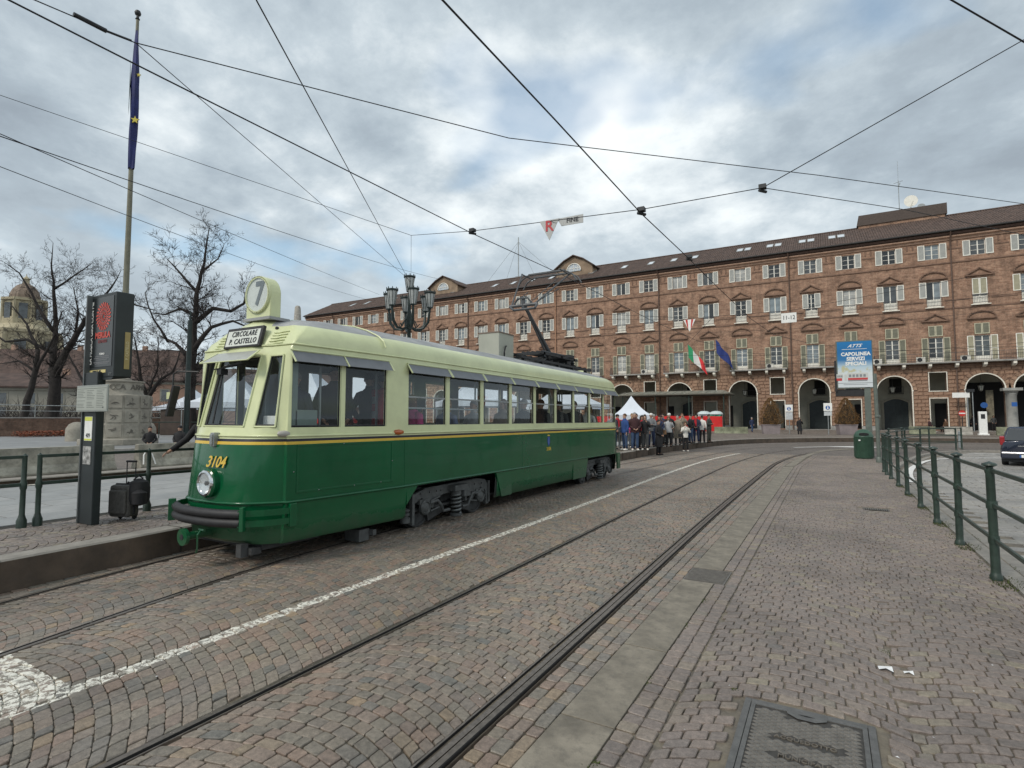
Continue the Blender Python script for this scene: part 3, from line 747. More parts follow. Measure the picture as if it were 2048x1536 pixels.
# bogie opening edges (slanted skirt pieces)
b = MB()
for s in (1, -1):
    X0, X1 = (1.075, 1.116) if s > 0 else (-1.118, -1.075)
    for poly in ([(2.56, .30), (2.30, .28), (2.55, .28), (2.85, .80), (2.575, .80)], [(5.30, .80), (5.93, .80), (5.93, .28), (5.52, .28)], [(9.2, .80), (10.24, .80), (10.05, .28), (9.2, .28)], [(12.72, .80), (13.0, .8), (13.0, .30), (12.74, .30)]):
        if poly[0][0] == 2.56: poly = [(2.46, .40), (2.47, .47), (2.86, .80), (2.46, .80)]; poly = [(2.57, .50), (2.86, .80), (2.57, .80)]
        b.prism(poly, X0+.001*s, X1+.0015*s, 'yz')
stuff(b.build('skirt_corner_plates', M_tg, TR))
# horizontal mouldings
def mould(z, r, m, name='moulding', y0=-9, y1=99, ex=.006, sq=1., xmin=-9):
    o = [(x, y) for x, y in outline(z, ex)]; pts = [(x, y, z) for x, y in o]
    pts = [p for p in pts[:NH]][::1]; left_ = [p for p in [(x, y, z) for x, y in o][NH:]]
    run = list(reversed(left_[-(NH-2):]))
    seq = left_ and (list(reversed([ (x, y, z) for x, y in o[NH:]]))[0:0])
    allp = [(x, y, z) for x, y in o]; loop = allp[NH:]+allp[:NH]   # start at rear-left ... front ... right rear
    loop = [p for p in loop if y0 <= p[1] <= y1 and p[0] >= xmin]
    if y0 < -1 and y1 > 50: loop.append(loop[0])
    bb = MB()
    if y0 > 0: bb.tube([p for p in loop if p[0] > 0], r, 6, False, sq=sq); bb.tube([p for p in loop if p[0] < 0], r, 6, False, sq=sq)
    else: bb.tube(loop, r, 6, False, sq=sq); return bb.build(name, m, TR, smooth='all')
mould(.80, .02, M_tg); mould(1.64, .016, M_tc); mould(2.84, .014, M_tc); mould(2.93, .014, M_tc, y0=.62); mould(3.02, .012, M_tc, y0=.85)
mould(3.13, .010, M_tr, 'roof_edge', y0=.8)
# roof seam strip
b = MB(); zz_ = [(HWv, z) for z, HWv in HW if z >= 2.8]
seam = [(x+.004, 2.05, z+.004) for x, z in [(h, z) for z, h in HW if z >= 2.95]]; b.tube(seam, .012, 6); b.tube([(-x, y, z) for x, y, z in seam], .012, 6); b.build('roof_seam', M_tc, TR)
# windows: panes, dark seals, visors
def window_pane(p0, p1, z0, z1, name='window', top_in=(0, 0), tilt0=0, tilt1=0, bars=()):
    # p0,p1 plan points at sill ; tops shifted by top_in
    a0 = Vector((*p0, z0)); a1 = Vector((*p1, z0)); b0 = Vector((p0[0]+top_in[0], p0[1]+top_in[1], z1)); b1 = Vector((p1[0]+top_in[0], p1[1]+top_in[1], z1))
    bb = MB(); bb.quad(a0, a1, b1, b0); w = bb.build('window', M_tglass, TR)
    n = (a1-a0).cross(b0-a0).normalized(); bb = MB()
    for u, v in ((a0, a1), (a1, b1), (b1, b0), (b0, a0)): bb.tube([u, v], .013, 5)
    f = bb.build('seal', M_black, w); return w, (a0, a1, b1, b0), n
for s in (1, -1):
    for k, (y0, y1) in enumerate(WIN if s > 0 else WINF):
        X = 1.098*s; dxa, dxb = (1.12-sxw(y0))*s, (1.12-sxw(y1))*s
        w, c, n = window_pane((X-dxa, y0+.012), (X-dxb, y1-.012), 1.765, 2.69)
        xa, xb = sorted((1.072*s, 1.116*s)); bb = MB()
        bb.box(xa-dxa, xb-dxa, y0, y0+.012, 1.75, 2.70)
        if not (k > 1 or s < 0): bb.build('window_jamb', M_tc, w); bb = MB()
        bb.box(xa-dxb, xb-dxb, y1-.012, y1, 1.75, 2.70)
        if k > 1 or s < 0: bb.box(xa, xb, y0+.012, y1-.012, 1.75, 1.765); bb.box(xa, xb, y0+.012, y1-.012, 2.688, 2.70)
        bb.build('window_frame', M_tc, w)
        if k >= 2 and s > 0:
            bb = MB(); z = 2.22
            bb.box(X-.012, X+.012, y0+.01, y1-.01, z-.013, z+.013)
            if k < 4: bb.box(X-.05-.02*s, X-.02*s, y0+.01, y1-.01, z-.19, z-.165)
            bb.build('bar', M_steel, w)
        if s < 0: continue
        vx0, vx1 = 1.13*s, 1.235*s
        bb = MB(); e = .01
        bb.add([(vx0-dxa, y0-.03+e, 2.745), (vx0-dxb, y1+.03-e, 2.745), (vx1-dxb, y1+.03-e, 2.60), (vx1-dxa, y0-.03+e, 2.60)], [(0, 1, 2, 3)])
        v = bb.build('visor', M_visor, TR)
        bb = MB(); bb.tube([(vx0-dxa, y0-.045, 2.755), (vx0-dxb, y1+.045, 2.755)], .013, 5)
        for y, dq in ((y0-.035, dxa), (y1+.035, dxb)):
            bb.obox(((vx0+vx1)/2-dq, y, 2.672), (.014, .02, .19), Matrix.Rotation(-s*radians(36), 3, 'Y'))
        bb.build('visor_frame', M_tc, v)
# windscreen (flat panes left/right leaning), quarter windows
def nose_pt(x, z):
    o = outline(z); hp = o[:NH]
    for (x0, y0), (x1, y1) in zip(hp, hp[1:]):
        if x0 <= abs(x) <= x1: return Vector((x, lerp(y0, y1, (abs(x)-x0)/max(1e-6, x1-x0)), z))
    return Vector((x, hp[-1][1], z))
def pane4(xa, xb, z0, z1, ins=.02, name='window', push=0.):
    c = [nose_pt(xa, z0), nose_pt(xb, z0), nose_pt(xb, z1), nose_pt(xa, z1)]
    for q in c: q.y += ins
    bb = MB(); bb.quad(*c); w = bb.build(name, M_tglass, TR); bb = MB()
    for u, v in zip(c, c[1:]+c[:1]): bb.tube([u, v], .014, 5)
    bb.build('seal', M_black, w); bb = MB()
    cc = sum(c, Vector())/4
    for u, v in zip(c, c[1:]+c[:1]):
        d = Vector((0, -.022, 0)); bb.tube([u+(u-cc)*.035+d, v+(v-cc)*.035+d], .013, 5)
    bb.build('window_rim', M_tc, w); return w, c
ws, wc = pane4(-.42, .42, 1.775, 2.68, .02, 'windscreen')
for s in (1, -1): pane4(*( (.59, .84) if s > 0 else (-.84, -.59)), 1.775, 2.68, .012, 'quarter_window')
# windscreen visor
bb = MB(); bb.add([(-.46, .345, 2.77), (.46, .345, 2.77), (.52, .13, 2.62), (-.52, .13, 2.62)], [(0, 1, 2, 3)])
v = bb.build('front_visor', mat('front_visor', (.36, .37, .34), .25, 0, .05), TR); bb = MB()
bb.tube([(-.46, .345, 2.77), (-.52, .13, 2.62)], .012, 5); bb.tube([(.46, .345, 2.77), (.52, .13, 2.62)], .012, 5); bb.tube([(-.52, .13, 2.62), (.52, .13, 2.62)], .008, 5); bb.build('visor_frame', M_tc, v)
# wiper
bb = MB(); bb.tube([(-.20, .27, 2.50), (-.20, .15, 1.80)], .013, 6); bb.tube([(-.20, .27, 2.5), (-.16, .25, 2.56), (.30, .20, 2.60)], .016, 6); bb.tube([(-.30, .19, 2.53), (.32, .25, 2.58)], .009, 5); bb.box(-.24, -.14, .2, .3, 2.46, 2.54)
bb.build('wiper', M_dark, TR)
# destination box
R_n = Matrix.Rotation(radians(-14), 3, 'X')
c0 = Vector((.02, .425, 2.975))
bb = MB(); bb.obox(c0+Vector((0, .0, 0)), (.78, .05, .30), R_n); db = bb.build('destination_box', M_black, TR, bevel=.01)
bb = MB(); bb.obox(c0+Vector((0, -.022, -.006)), (.70, .02, .225), R_n); bb.build('sign_panel', mat('roller_blind', (.62, .65, .60), .5, 0, .03), db)
M_ink = mat('ink', (.015, .02, .025), .5, 0, 0)
for s_, dz in (('CIRCOLARE', .046), ('P. CASTELLO', -.064)):
    text(s_, .108, M_ink, db, c0+R_n @ Vector((.02, -.034, dz)), (pi/2-radians(14), 0, 0), shear=.12, bold=.0012, space=1.12, sx=.86)
# louvres beside the box
for s in (1, -1):
    bb = MB()
    for k in range(5):
        z = 2.86+k*.042; bb.tube([nose_pt(s*x, z)+Vector((0, -.006, .01*(x > .6))) for x in (.48, .55, .64, .74)], .008, 5)
    stuff(bb.build('louvres', M_tc, TR))
bb = MB(); 
for s in (1, -1):
    bb = MB(); bb.lathe([(.022, 0), (.022, .03), (0.01, .035)], 8, nose_pt(s*.46, 3.10)+Vector((0, -.02, 0)), 'y'); bb.build('marker_lamp', M_black, TR)
# roundel sign with the number 7
t0 = Vector((0.07, .58, 3.60))
bb = MB(); prof = []; n = 28
out = [(-.265, -.35), (.265, -.35)] + [(.265*cos(a), .265*sin(a)) for a in [pi*k/n for k in range(n+1)]]
bb.prism([(t0.x+x, t0.z+z) for x, z in out], t0.y, t0.y+.17, 'xz')
rs = bb.build('route_sign', M_tc, TR, smooth=True, bevel=.012)
bb = MB(); bb.lathe([(.245, -.03), (.262, -.03), (.268, 0.005), (.245, .005)], 32, t0, 'y', cap=False); bb.lathe([(.262, -.03), (.235, -.03), (.235, .0), ], 32, t0, 'y', cap=False); bb.build('rim', M_tc, rs, smooth=True)
bb = MB(); bb.lathe([(.236, -.012), (.236, .0)], 32, t0, 'y'); bb.build('sign_face', mat('sign_face', (.60, .63, .60), .5, 0, .04), rs)
text('7', .46, mat('seven_grey', (.10, .12, .13), .5, 0, 0), rs, t0+Vector((.03, -.018, 0)), sx=.85, bold=.012, shear=.08)
bb = MB(); bb.lathe([(.235, -.02), (.232, -.028), (.10, -.032), (.001, -.033)], 28, t0, 'y', cap=False); bb.build('lens', glass('clear_lens', (.97, .98, .97), .98, .03), rs, smooth=True)
bb = MB(); bb.box(-.22, .36, t0.y-.03, t0.y+.3, 3.235, 3.275); bb.build('sign_base', M_tr, TR)
# rear roof sign dome
bb = MB(); bb.lathe([(.24, 0), (.24, .05), (.2, .17), (.1, .24), (.001, .26)], 20, (0, 12.35, 3.22), 'z'); bb.box(-.24, .24, 12.35, 12.6, 3.2, 3.3); bb.build('rear_sign', M_tc, TR, smooth=True)
# headlight, handle, numbers, side lamps
hl = Vector((.03, -.03, 1.035))
bb = MB(); bb.lathe([(.185, .08), (.185, -.02), (.165, -.035), (.14, -.03)], 28, hl, 'y', cap=False); h = bb.build('headlight', M_tg, TR, smooth=True)
bb = MB(); bb.lathe([(.168, -.02), (.165, -.05), (.14, -.062), (.128, -.04)], 28, hl, 'y', cap=False); bb.build('rim', M_chrome, h, smooth=True)
bb = MB(); bb.lathe([(.128, -.04), (.09, -.02), (.04, 0.0), (.001, .01)], 28, hl, 'y', cap=False); bb.build('reflector', mat('reflector', (.85, .86, .87), .18, .6, 0), h, smooth=True)
bb = MB(); bb.lathe([(.130, -.045), (.09, -.062), (.001, -.07)], 28, hl, 'y', cap=False); bb.build('lens', glass('lamp_lens', (.9, .92, .92), .9, .05), h, smooth=True)
bb = MB(); bb.lathe([(.03, -.03), (.03, -.005)], 12, hl, 'y'); bb.build('bulb', M_dark, h)
bb = MB(); bb.box(-.04, .04, 0.02, .10, 1.50, 1.68); bb.box(-.025, .025, 0.0, .03, 1.52, 1.66); bb.build('front_handle', M_steel, TR, bevel=.006)
nm = text('3104', .20, M_ty, TR, (.10, .006+.012, 1.30), (pi/2-radians(10), 0, radians(3)), shear=.28, bold=.004, space=1.0, name='number', sx=.92)
def side_text(s, size, y, z, **k): return text(s, size, M_ty, TR, (1.1235, y, z), (pi/2, 0, pi/2), name='number', **k)
side_text('3104', .12, 7.72, 1.15, bold=.003)
bb = MB(); bb.prism([(7.66, 1.44), (7.78, 1.44), (7.78, 1.32), (7.76, 1.25), (7.72, 1.22), (7.68, 1.25), (7.66, 1.32)], 1.121, 1.1245, 'yz'); sh = bb.build('crest', mat('crest_blue', (.02, .05, .30), .4, 0, 0), TR)
bb = MB(); bb.prism([(7.66, 1.46), (7.78, 1.46), (7.79, 1.49), (7.75, 1.475), (7.72, 1.50), (7.69, 1.475), (7.65, 1.49)], 1.121, 1.1245, 'yz'); bb.build('crown', M_ty, sh)
bb = MB(); bb.prism([(7.70, 1.40), (7.74, 1.40), (7.735, 1.28), (7.72, 1.26), (7.705, 1.28)], 1.1245, 1.1255, 'yz'); bb.build('bull_emblem', mat('crest_pale', (.10, .18, .40), .4, 0, 0), sh)
for nm_, y, z, m_ in (('side_lamp', .30, 1.67, mat('lamp_grey', (.42, .40, .36), .3, 0, .1)), ('indicator_lamp', 2.36, 1.655, mat('amber', (.42, .09, .01), .25, 0, .1, coat=.5))):
    bb = MB(); bb.lathe([(.001, -.11), (.035, -.085), (.045, 0), (.03, .09), (.001, .12)], 12, (1.115 if y > 1 else .935, y if y > 1 else .40, z), 'y'); bb.build(nm_, m_, TR, smooth='all')
# access panel on the side
bb = MB(); 
for y0, y1, z0, z1 in ((.56, 2.24, .90, .93), (.56, 2.24, 1.50, 1.53), (.56, .59, .93, 1.50), (2.21, 2.24, .93, 1.50)):
    xa, xb = sxw(y0), sxw(y1); bb.add([(xa-.01, y0, z0), (xa+.008, y0, z0), (xb+.008, y1, z0), (xb-.01, y1, z0), (xa-.01, y0, z1), (xa+.008, y0, z1), (xb+.008, y1, z1), (xb-.01, y1, z1)], [(0, 3, 2, 1), (4, 5, 6, 7), (0, 1, 5, 4), (1, 2, 6, 5), (2, 3, 7, 6), (3, 0, 4, 7)])
pn = bb.build('access_panel', M_tg, TR, bevel=.003)
for y in (2.50, 6.4, 9.0, 12.6):
    bb = MB(); bb.box(1.1195, 1.1225, y, y+.012, .81, 1.53); bb.build('panel_seam', M_tg, TR)
for y, z in ((.515, 1.18), (2.225, 1.22), (.9, .915), (1.5, .915), (2.0, .915), (1.3, 1.515)):
    bb = MB(); bb.lathe([(.007, 0), (.007, .008)], 8, (sxw(y)+.006, y, z), 'x'); bb.build('bolt', M_steel, pn)
# bumper: two rubber rolls, green straps with brackets
def path_at(z, ex, x0, x1, ymax=.62):
    o = outline(z, ex); hp = o[:NH]; loop = [(-x, y) for x, y in reversed(hp[1:])] + hp
    return [(x, y, z) for x, y in loop if x0 <= x <= x1 and y < ymax]
def bump(z, r, m, x0, x1, ex, name):
    p = [(x, -.15+.15*(abs(x)/.72)**2.4, z) for x in [x0+(x1-x0)*k/14 for k in range(15)]]
    bb = MB(); bb.tube(p, r, 10, sq=1.0); return bb.build(name, m, TR, smooth=True)
bmp = bump(.690, .056, M_black, -.74, .70, .1, 'bumper'); r2 = bump(.582, .056, M_black, -.74, .70, .1, 'bumper_roll'); r2.parent = bmp
for s in (1, -1):
    bb = MB()
    for z in (.70, .575):
        pts = [(.70*s, -.05, z), (.80*s, .04, z), (.90*s, .17, z), (.96*s, .30, z), (1.0*s, .44, z), (1.015*s, .56, z)]
        for a, c in zip(pts, pts[1:]):
            a, c = Vector(a), Vector(c); d = c-a; bb.obox((a+c)/2, (d.length+.01, .02, .075), Matrix.Rotation(atan2(d.y, d.x), 3, 'Z'))
    bb.build('bumper_strap', M_tg, TR)
    bb = MB(); bb.obox((.76*s, -.03, .64), (.05, .09, .29), Matrix.Rotation(s*radians(30), 3, 'Z')); bb.build('bumper_bracket', M_tg, TR, bevel=.006)
    bb = MB(); bb.obox((1.0*s, .50, .64), (.05, .10, .29), Matrix.Rotation(0, 3, 'Z')); bb.build('bumper_bracket', M_tg, TR, bevel=.006)
# coupler
bb = MB(); bb.lathe([(.04, -.32), (.105, -.32), (.105, -.28), (.05, -.25), (.05, .1)], 18, (0, -.0, .40), 'y'); cp = bb.build('coupler', M_tg, TR, smooth=True)
bb = MB(); bb.lathe([(.035, -.326), (.035, -.318)], 10, (0, 0, .40), 'y'); bb.build('coupler_hole', M_black, cp)
bb = MB(); bb.tube([(.12, -.16, .46), (.13, -.2, .42), (.13, -.2, .24), (.11, -.2, .20)], .012, 6); bb.tube([(0, -.1, .46), (.14, -.12, .46)], .02, 6); bb.build('hook', M_tg, cp)
bb = MB(); bb.box(-.88, .88, .45, 12.8, .30, .34); bb.box(-.85, .85, .45, 12.9, .72, .80); bb.box(-.7, .7, .3, 1.2, .2, .3); bb.box(-.85, .85, 6.2, 9.2, .3, .72)
bb.box(-.9, -.85, .5, 12.8, .34, .75); bb.build('underframe', M_tu, TR)
bb = MB(); bb.obox((.55, .12, .215), (.10, .10, .16), Matrix()); bb.box(.45, .68, .16, .3, .16, .24); bb.build('rail_guard', M_tu, TR)
bb = MB(); bb.box(.62, .92, 1.75, 1.95, .05, .22); bb.box(.4, 1.0, 1.95, 2.02, .12, .2); bb.build('sand_box', M_tb, TR)
# bogies
def bogie(yc):
    bg = bpy.data.objects.new('bogie', None); COL.objects.link(bg); bg.parent = TR; bg.location = (0, yc, 0)
    for s in (1, -1):
        X = .90*s
        bb = MB(); poly = [(-1.22, .42), (-1.22, .16), (-1.12, .16), (-1.10, .44), (-.92, .52), (-.78, .44), (-.62, .30), (-.48, .48), (-.30, .52), (.30, .52), (.48, .48), (.62, .30), (.78, .44), (.92, .52), (1.10, .44), (1.12, .16), (1.22, .16), (1.22, .5), (1.08, .66), (.80, .70), (-.80, .68), (-1.10, .60)]
        bb.prism(poly, X-.04, X+.04, 'yz'); bb.build('side_frame', M_tb, bg, bevel=.008)
        for y in (-.86, .86):
            bb = MB(); R_ = .345
            bb.lathe([(R_-.02, -.05), (R_+.015, -.06), (R_+.015, -.03), (R_, -.02), (R_-.01, .07), (R_-.05, .075), (R_-.06, .05), (.12, .04), (.1, .08), (.02, .08)], 28, (.74*s, y, R_+.01), 'x'); bb.build('wheel', M_tu, bg, smooth=True)
            bb = MB(); bb.lathe([(.13, -.02), (.13, .03), (.10, .05), (.085, .03), (.04, .06), (.001, .06)] if s > 0 else [(.13, .02), (.13, -.03), (.10, -.05), (.085, -.03), (.04, -.06), (.001, -.06)], 16, (X+.06*s, y, .36), 'x')
            bb.box(min(X, X+.07*s), max(X, X+.07*s), y-.14, y+.14, .42, .50)
            for q in range(8):
                a = q*pi/4; bb.cyl((X+.06*s, y+.108*cos(a), .36+.108*sin(a)), (X+.11*s, y+.108*cos(a), .36+.108*sin(a)), .012, n=6)
            bb.build('axle_box', M_tb, bg, smooth=True)
            d = .2 if y < 0 else -.2
            bb = MB(); bb.tube([(X+.08*s, y+d*.6, .42), (X+.09*s, y+d*1.6, .44), (X+.1*s, y+d*2.0, .36), (X+.1*s, y+d*2.4, .24), (X+.1*s, y+d*3.3, .24)], .028, 6); bb.tube([(X+.08*s, y+d*.7, .28), (X+.08*s, y+d*2.2, .33)], .016, 5); bb.tube([(X+.08*s, y+d*.7, .45), (X+.08*s, y+d*2.0, .50)], .016, 5)
            bb.build('brake_rod', M_tb, bg, smooth=True)
            bb = MB(); bb.obox((X-.06*s, y+d*2.0, .20), (.06, .42, .13), Matrix.Rotation(.25 if y < 0 else -.25, 3, 'X')); bb.build('brake_shoe', M_tu, bg, bevel=.01)
        bb = MB(); hel = []
        for k in range(76): a = k/15*2*pi; hel.append((X+.10*s+.085*cos(a), .085*sin(a), .15+.34*k/75))
        bb.tube(hel, .019, 6); bb.build('spring', mat('spring_grey', (.13, .14, .14), .5, .2, .1), bg, smooth='all')
        bb = MB(); bb.lathe([(.10, .10), (.115, .11), (.115, .14), (.06, .15)], 16, (X+.10*s, 0, 0)); bb.build('spring_cup', M_tb, bg, smooth=True); bb = MB(); bb.lathe([(.09, .47), (.10, .50), (.09, .56), (.05, .57)], 16, (X+.10*s, 0, 0))
        bb.box(min(X+.0*s, X+.2*s), max(X+.0*s, X+.2*s), -.16, .26, .56, .66); bb.box(min(X+.1*s, X+.22*s), max(X+.1*s, X+.22*s), .1, .3, .44, .56); bb.box(min(X+.05*s, X+.2*s), max(X+.05*s, X+.2*s), .16, .2, .36, .44)
        bb.build('spring_seat', M_tb, bg, smooth=True)
        # end post with small spring pot
        bb = MB(); bb.box(min(X+.02*s, X+.10*s), max(X+.02*s, X+.10*s), -1.23, -1.17, .12, .62); bb.lathe([(.07, .16), (.085, .17), (.085, .25), (.06, .26), (.06, .28), (.08, .29), (.08, .32), (.05, .33), (.08, .36), (.08, .38), (.03, .4)], 12, (X+.02*s, -1.32, 0))
        bb.box(min(X, X+.06*s), max(X, X+.06*s), 1.17, 1.23, .2, .62); bb.build('guard_post', M_tb, bg, smooth=True)
        bb = MB()
        for y in (-.95, -.7, -.5, -.38, .38, .5, .7, .95): bb.lathe([(.02, 0), (.02, .012*s+.045*s), (.005, .06*s)], 6, (X, y, .60), 'x')
        stuff(bb.build('bolts', M_tb, bg))
    bb = MB(); bb.box(-.7, .7, -.12, .12, .3, .6)
    for y in (-.86, .86): bb.cyl((-.75, y, .355), (.75, y, .355), .06)
    bb.box(-.6, .6, -.6, -.2, .2, .55); bb.box(-.6, .6, .2, .6, .2, .55); bb.build('motor', M_tu, bg)
bogie(4.08); bogie(11.42)
# roof gear
M_box = mat('roof_box', (.36, .37, .31), .6, 0, .06, 3)
bb = MB(); bb.box(-.27, .30, 6.75, 7.45, 3.30, 3.92); bx_ = bb.build('resistor_box', M_box, TR, bevel=.01)
bb = MB(); bb.box(-.28, .31, 6.74, 7.46, 3.905, 3.935); bb.build('box_lid', mat('lid_brown', (.16, .12, .09), .6, 0, .1), bx_)
bb = MB(); bb.tube([(.33, 6.95, 3.36), (.37, 6.88, 3.45), (.36, 6.95, 3.58), (.31, 7.08, 3.62)], .018, 6); bb.build('cable', M_black, bx_, smooth=True)
bb = MB()
for s in (.5, -.5):
    bb.box(s-.05, s+.05, 7.4, 12.0, 3.36, 3.42)
    for y in (7.6, 8.6, 9.6, 10.6, 11.6): bb.box(s-.04, s+.04, y-.05, y+.05, 3.25, 3.38)
for k in range(12): bb.box(-.55, .55, 7.5+k*.4, 7.56+k*.4, 3.41, 3.45)
bb.build('roof_walkway', M_dark, TR)
bb = MB()
for y in (8.9, 10.8):
    for x in (-.42, .42): bb.lathe([(.05, 3.44), (.07, 3.47), (.04, 3.50), (.07, 3.53), (.04, 3.56), (.03, 3.60)], 10, (x, y, 0))
bb.box(-.46, -.38, 8.6, 11.1, 3.60, 3.66); bb.box(.38, .46, 8.6, 11.1, 3.60, 3.66); bb.box(-.46, .46, 8.8, 8.9, 3.60, 3.67); bb.box(-.46, .46, 10.8, 10.9, 3.6, 3.67); bb.box(-.46, .46, 9.9, 10.0, 3.6, 3.67)
for k in range(5): bb.tube([(-.3+k*.15, 9.0, 3.70), (-.3+k*.15, 10.6, 3.72)], .035, 6)
bb.box(-.2, .2, 10.9, 11.3, 3.48, 3.68); bb.box(-.5, .5, 10.4, 10.75, 3.66, 3.74)
bb.build('pantograph_base', M_dark, TR)
bb = MB(); mP = mat('pantograph_grey', (.10, .105, .11), .5, .4, .15)
bb.tube([(0, 10.2, 3.70), (0, 8.55, 4.92)], [.065, .045], 8); bb.tube([(.14, 9.6, 3.68), (.12, 8.4, 4.78)], .024, 6)
bb.tube([(-.42, 8.5, 4.90), (.42, 8.5, 4.90)], .045, 8); bb.tube([(-.2, 8.35, 4.76), (.42, 8.35, 4.76)], .03, 6); bb.tube([(-.42, 8.5, 4.90), (-.2, 8.35, 4.76)], .03, 6); bb.tube([(.42, 8.5, 4.90), (.42, 8.35, 4.76)], .035, 6)
bb.tube([(-.3, 8.5, 4.9), (-.15, 8.45, 5.08), (.15, 8.45, 5.08), (.3, 8.5, 4.9)], .025, 6); bb.tube([(0, 8.5, 4.8), (0, 8.5, 5.1)], .05, 6)
bb.build('lower_arm', mP, TR, smooth=True)
bb = MB()
for s in (-1, 1): bb.tube([(.36*s, 8.5, 4.92), (.58*s, 10.2 if s > 0 else 9.5, 6.05)], .024, 6); bb.tube([(.36*s, 8.52, 4.95), (.50*s, 9.7, 5.55)], .012, 5)

bb.tube([(0, 8.48, 4.8), (0.35, 10.0, 5.95)], .012, 5)
bb.build('upper_arm', mP, TR, smooth=True)
bb = MB()
for y in (9.9, 10.25):
    bb.tube([(-.95, y, 5.78), (-.82, y, 5.98), (-.6, y, 6.10), (.6, y, 6.10), (.82, y, 5.98), (.95, y, 5.78)], .022, 6)
bb.box(-.58, .58, 9.87, 9.93, 6.10, 6.14); bb.box(-.58, .58, 10.22, 10.28, 6.10, 6.14)
for s in (-1, 1): bb.tube([(.6*s, 9.5, 6.05), (.6*s, 10.25, 6.05)], .02, 6)
bb.build('collector_head', mP, TR, smooth=True)
# rear fittings
bb = MB(); bb.box(-.9, .9, 13.12, 13.22, .45, .60); bb.build('rear_bumper', M_black, TR)
# mirror on far side
bb = MB(); bb.tube([(-1.06, .44, 2.55), (-1.35, .30, 2.56), (-1.42, .28, 2.52), (-1.43, .28, 2.28)], .012, 6); mr = bb.build('mirror_arm', M_dark, TR)
bb = MB(); bb.obox((-1.38, .26, 2.12), (.04, .16, .46), Matrix.Rotation(.5, 3, 'Z') @ Matrix.Rotation(.2, 3, 'Y')); bb.build('mirror', M_black, mr, bevel=.01)
bb = MB(); bb.obox((-1.45, .26, 2.2), (.09, .06, .10), Matrix()); bb.build('mirror_bracket', M_tc, mr)
# interior
bb = MB(); bb.box(-.93, .93, .5, 2.4, .80, .86); bb.box(-1.05, 1.05, 2.4, 12.6, .80, .86); bb.build('cabin_floor', M_ti, TR)
bb = MB(); bb.box(-.93, .93, .8, 12.4, 2.93, 2.96); bb.build('ceiling', mat('tram_ceiling', (.13, .14, .12), .6, 0, .05), TR)
M_pole = mat('grab_pole', (.30, .33, .33), .3, .7, .05)
for x, y in ((.25, 1.55), (-.75, 1.6), (.6, 2.4), (-.4, 4.5), (.4, 5.6), (-.45, 8.0), (.4, 9.9), (-.3, 11.6)):
    bb = MB(); bb.tube([(x, y, .86), (x, y, 2.93)], .02, 8); bb.build('grab_pole', M_pole, TR, smooth=True)
bb = MB(); bb.box(-.75, .75, .35, .6, .86, 1.62); bb.build('driver_console', M_dark, TR)
bb = MB(); bb.box(.62, .90, .58, .95, .86, 1.98); bb.box(.62, .90, .52, .62, 1.7, 2.9); bb.build('equipment_cabinet', mat('cabinet', (.15, .20, .18), .5, 0, .05), TR, bevel=.01)
bb = MB(); bb.box(-.30, -.26, 1.0, 1.04, .86, 2.93); bb.build('cab_partition', M_ti, TR)
M_seat = mat('seat_wood', (.12, .065, .03), .45, 0, .2, 8)
for k in range(9):
    y = 3.2+k*1.02
    for s in (1, -1):
        if s < 0 and 3 < k < 6: continue
        bb = MB(); bb.box(.55*s if s > 0 else -1.0, 1.0 if s > 0 else -.55, y, y+.42, 1.25, 1.30); bb.box(.55*s if s > 0 else -1.0, 1.0 if s > 0 else -.55, y+.40, y+.44, 1.28, 1.72); bb.box(.75*s-.03, .75*s+.03, y+.15, y+.25, .86, 1.25); bb.build('seat', M_seat, TR, bevel=.01)
bb = MB(); bb.lathe([(.19, 0), (.20, .012), (.19, .024), (.18, .012), (.19, 0)], 24, (.30, .56, 1.72), 'z', cap=False); bb.build('hand_wheel', M_dark, TR, smooth=True)
bb = MB(); bb.box(.56, .80, .36, .38, 1.79, 1.90); bb.build('dashboard_card', M_white, TR)
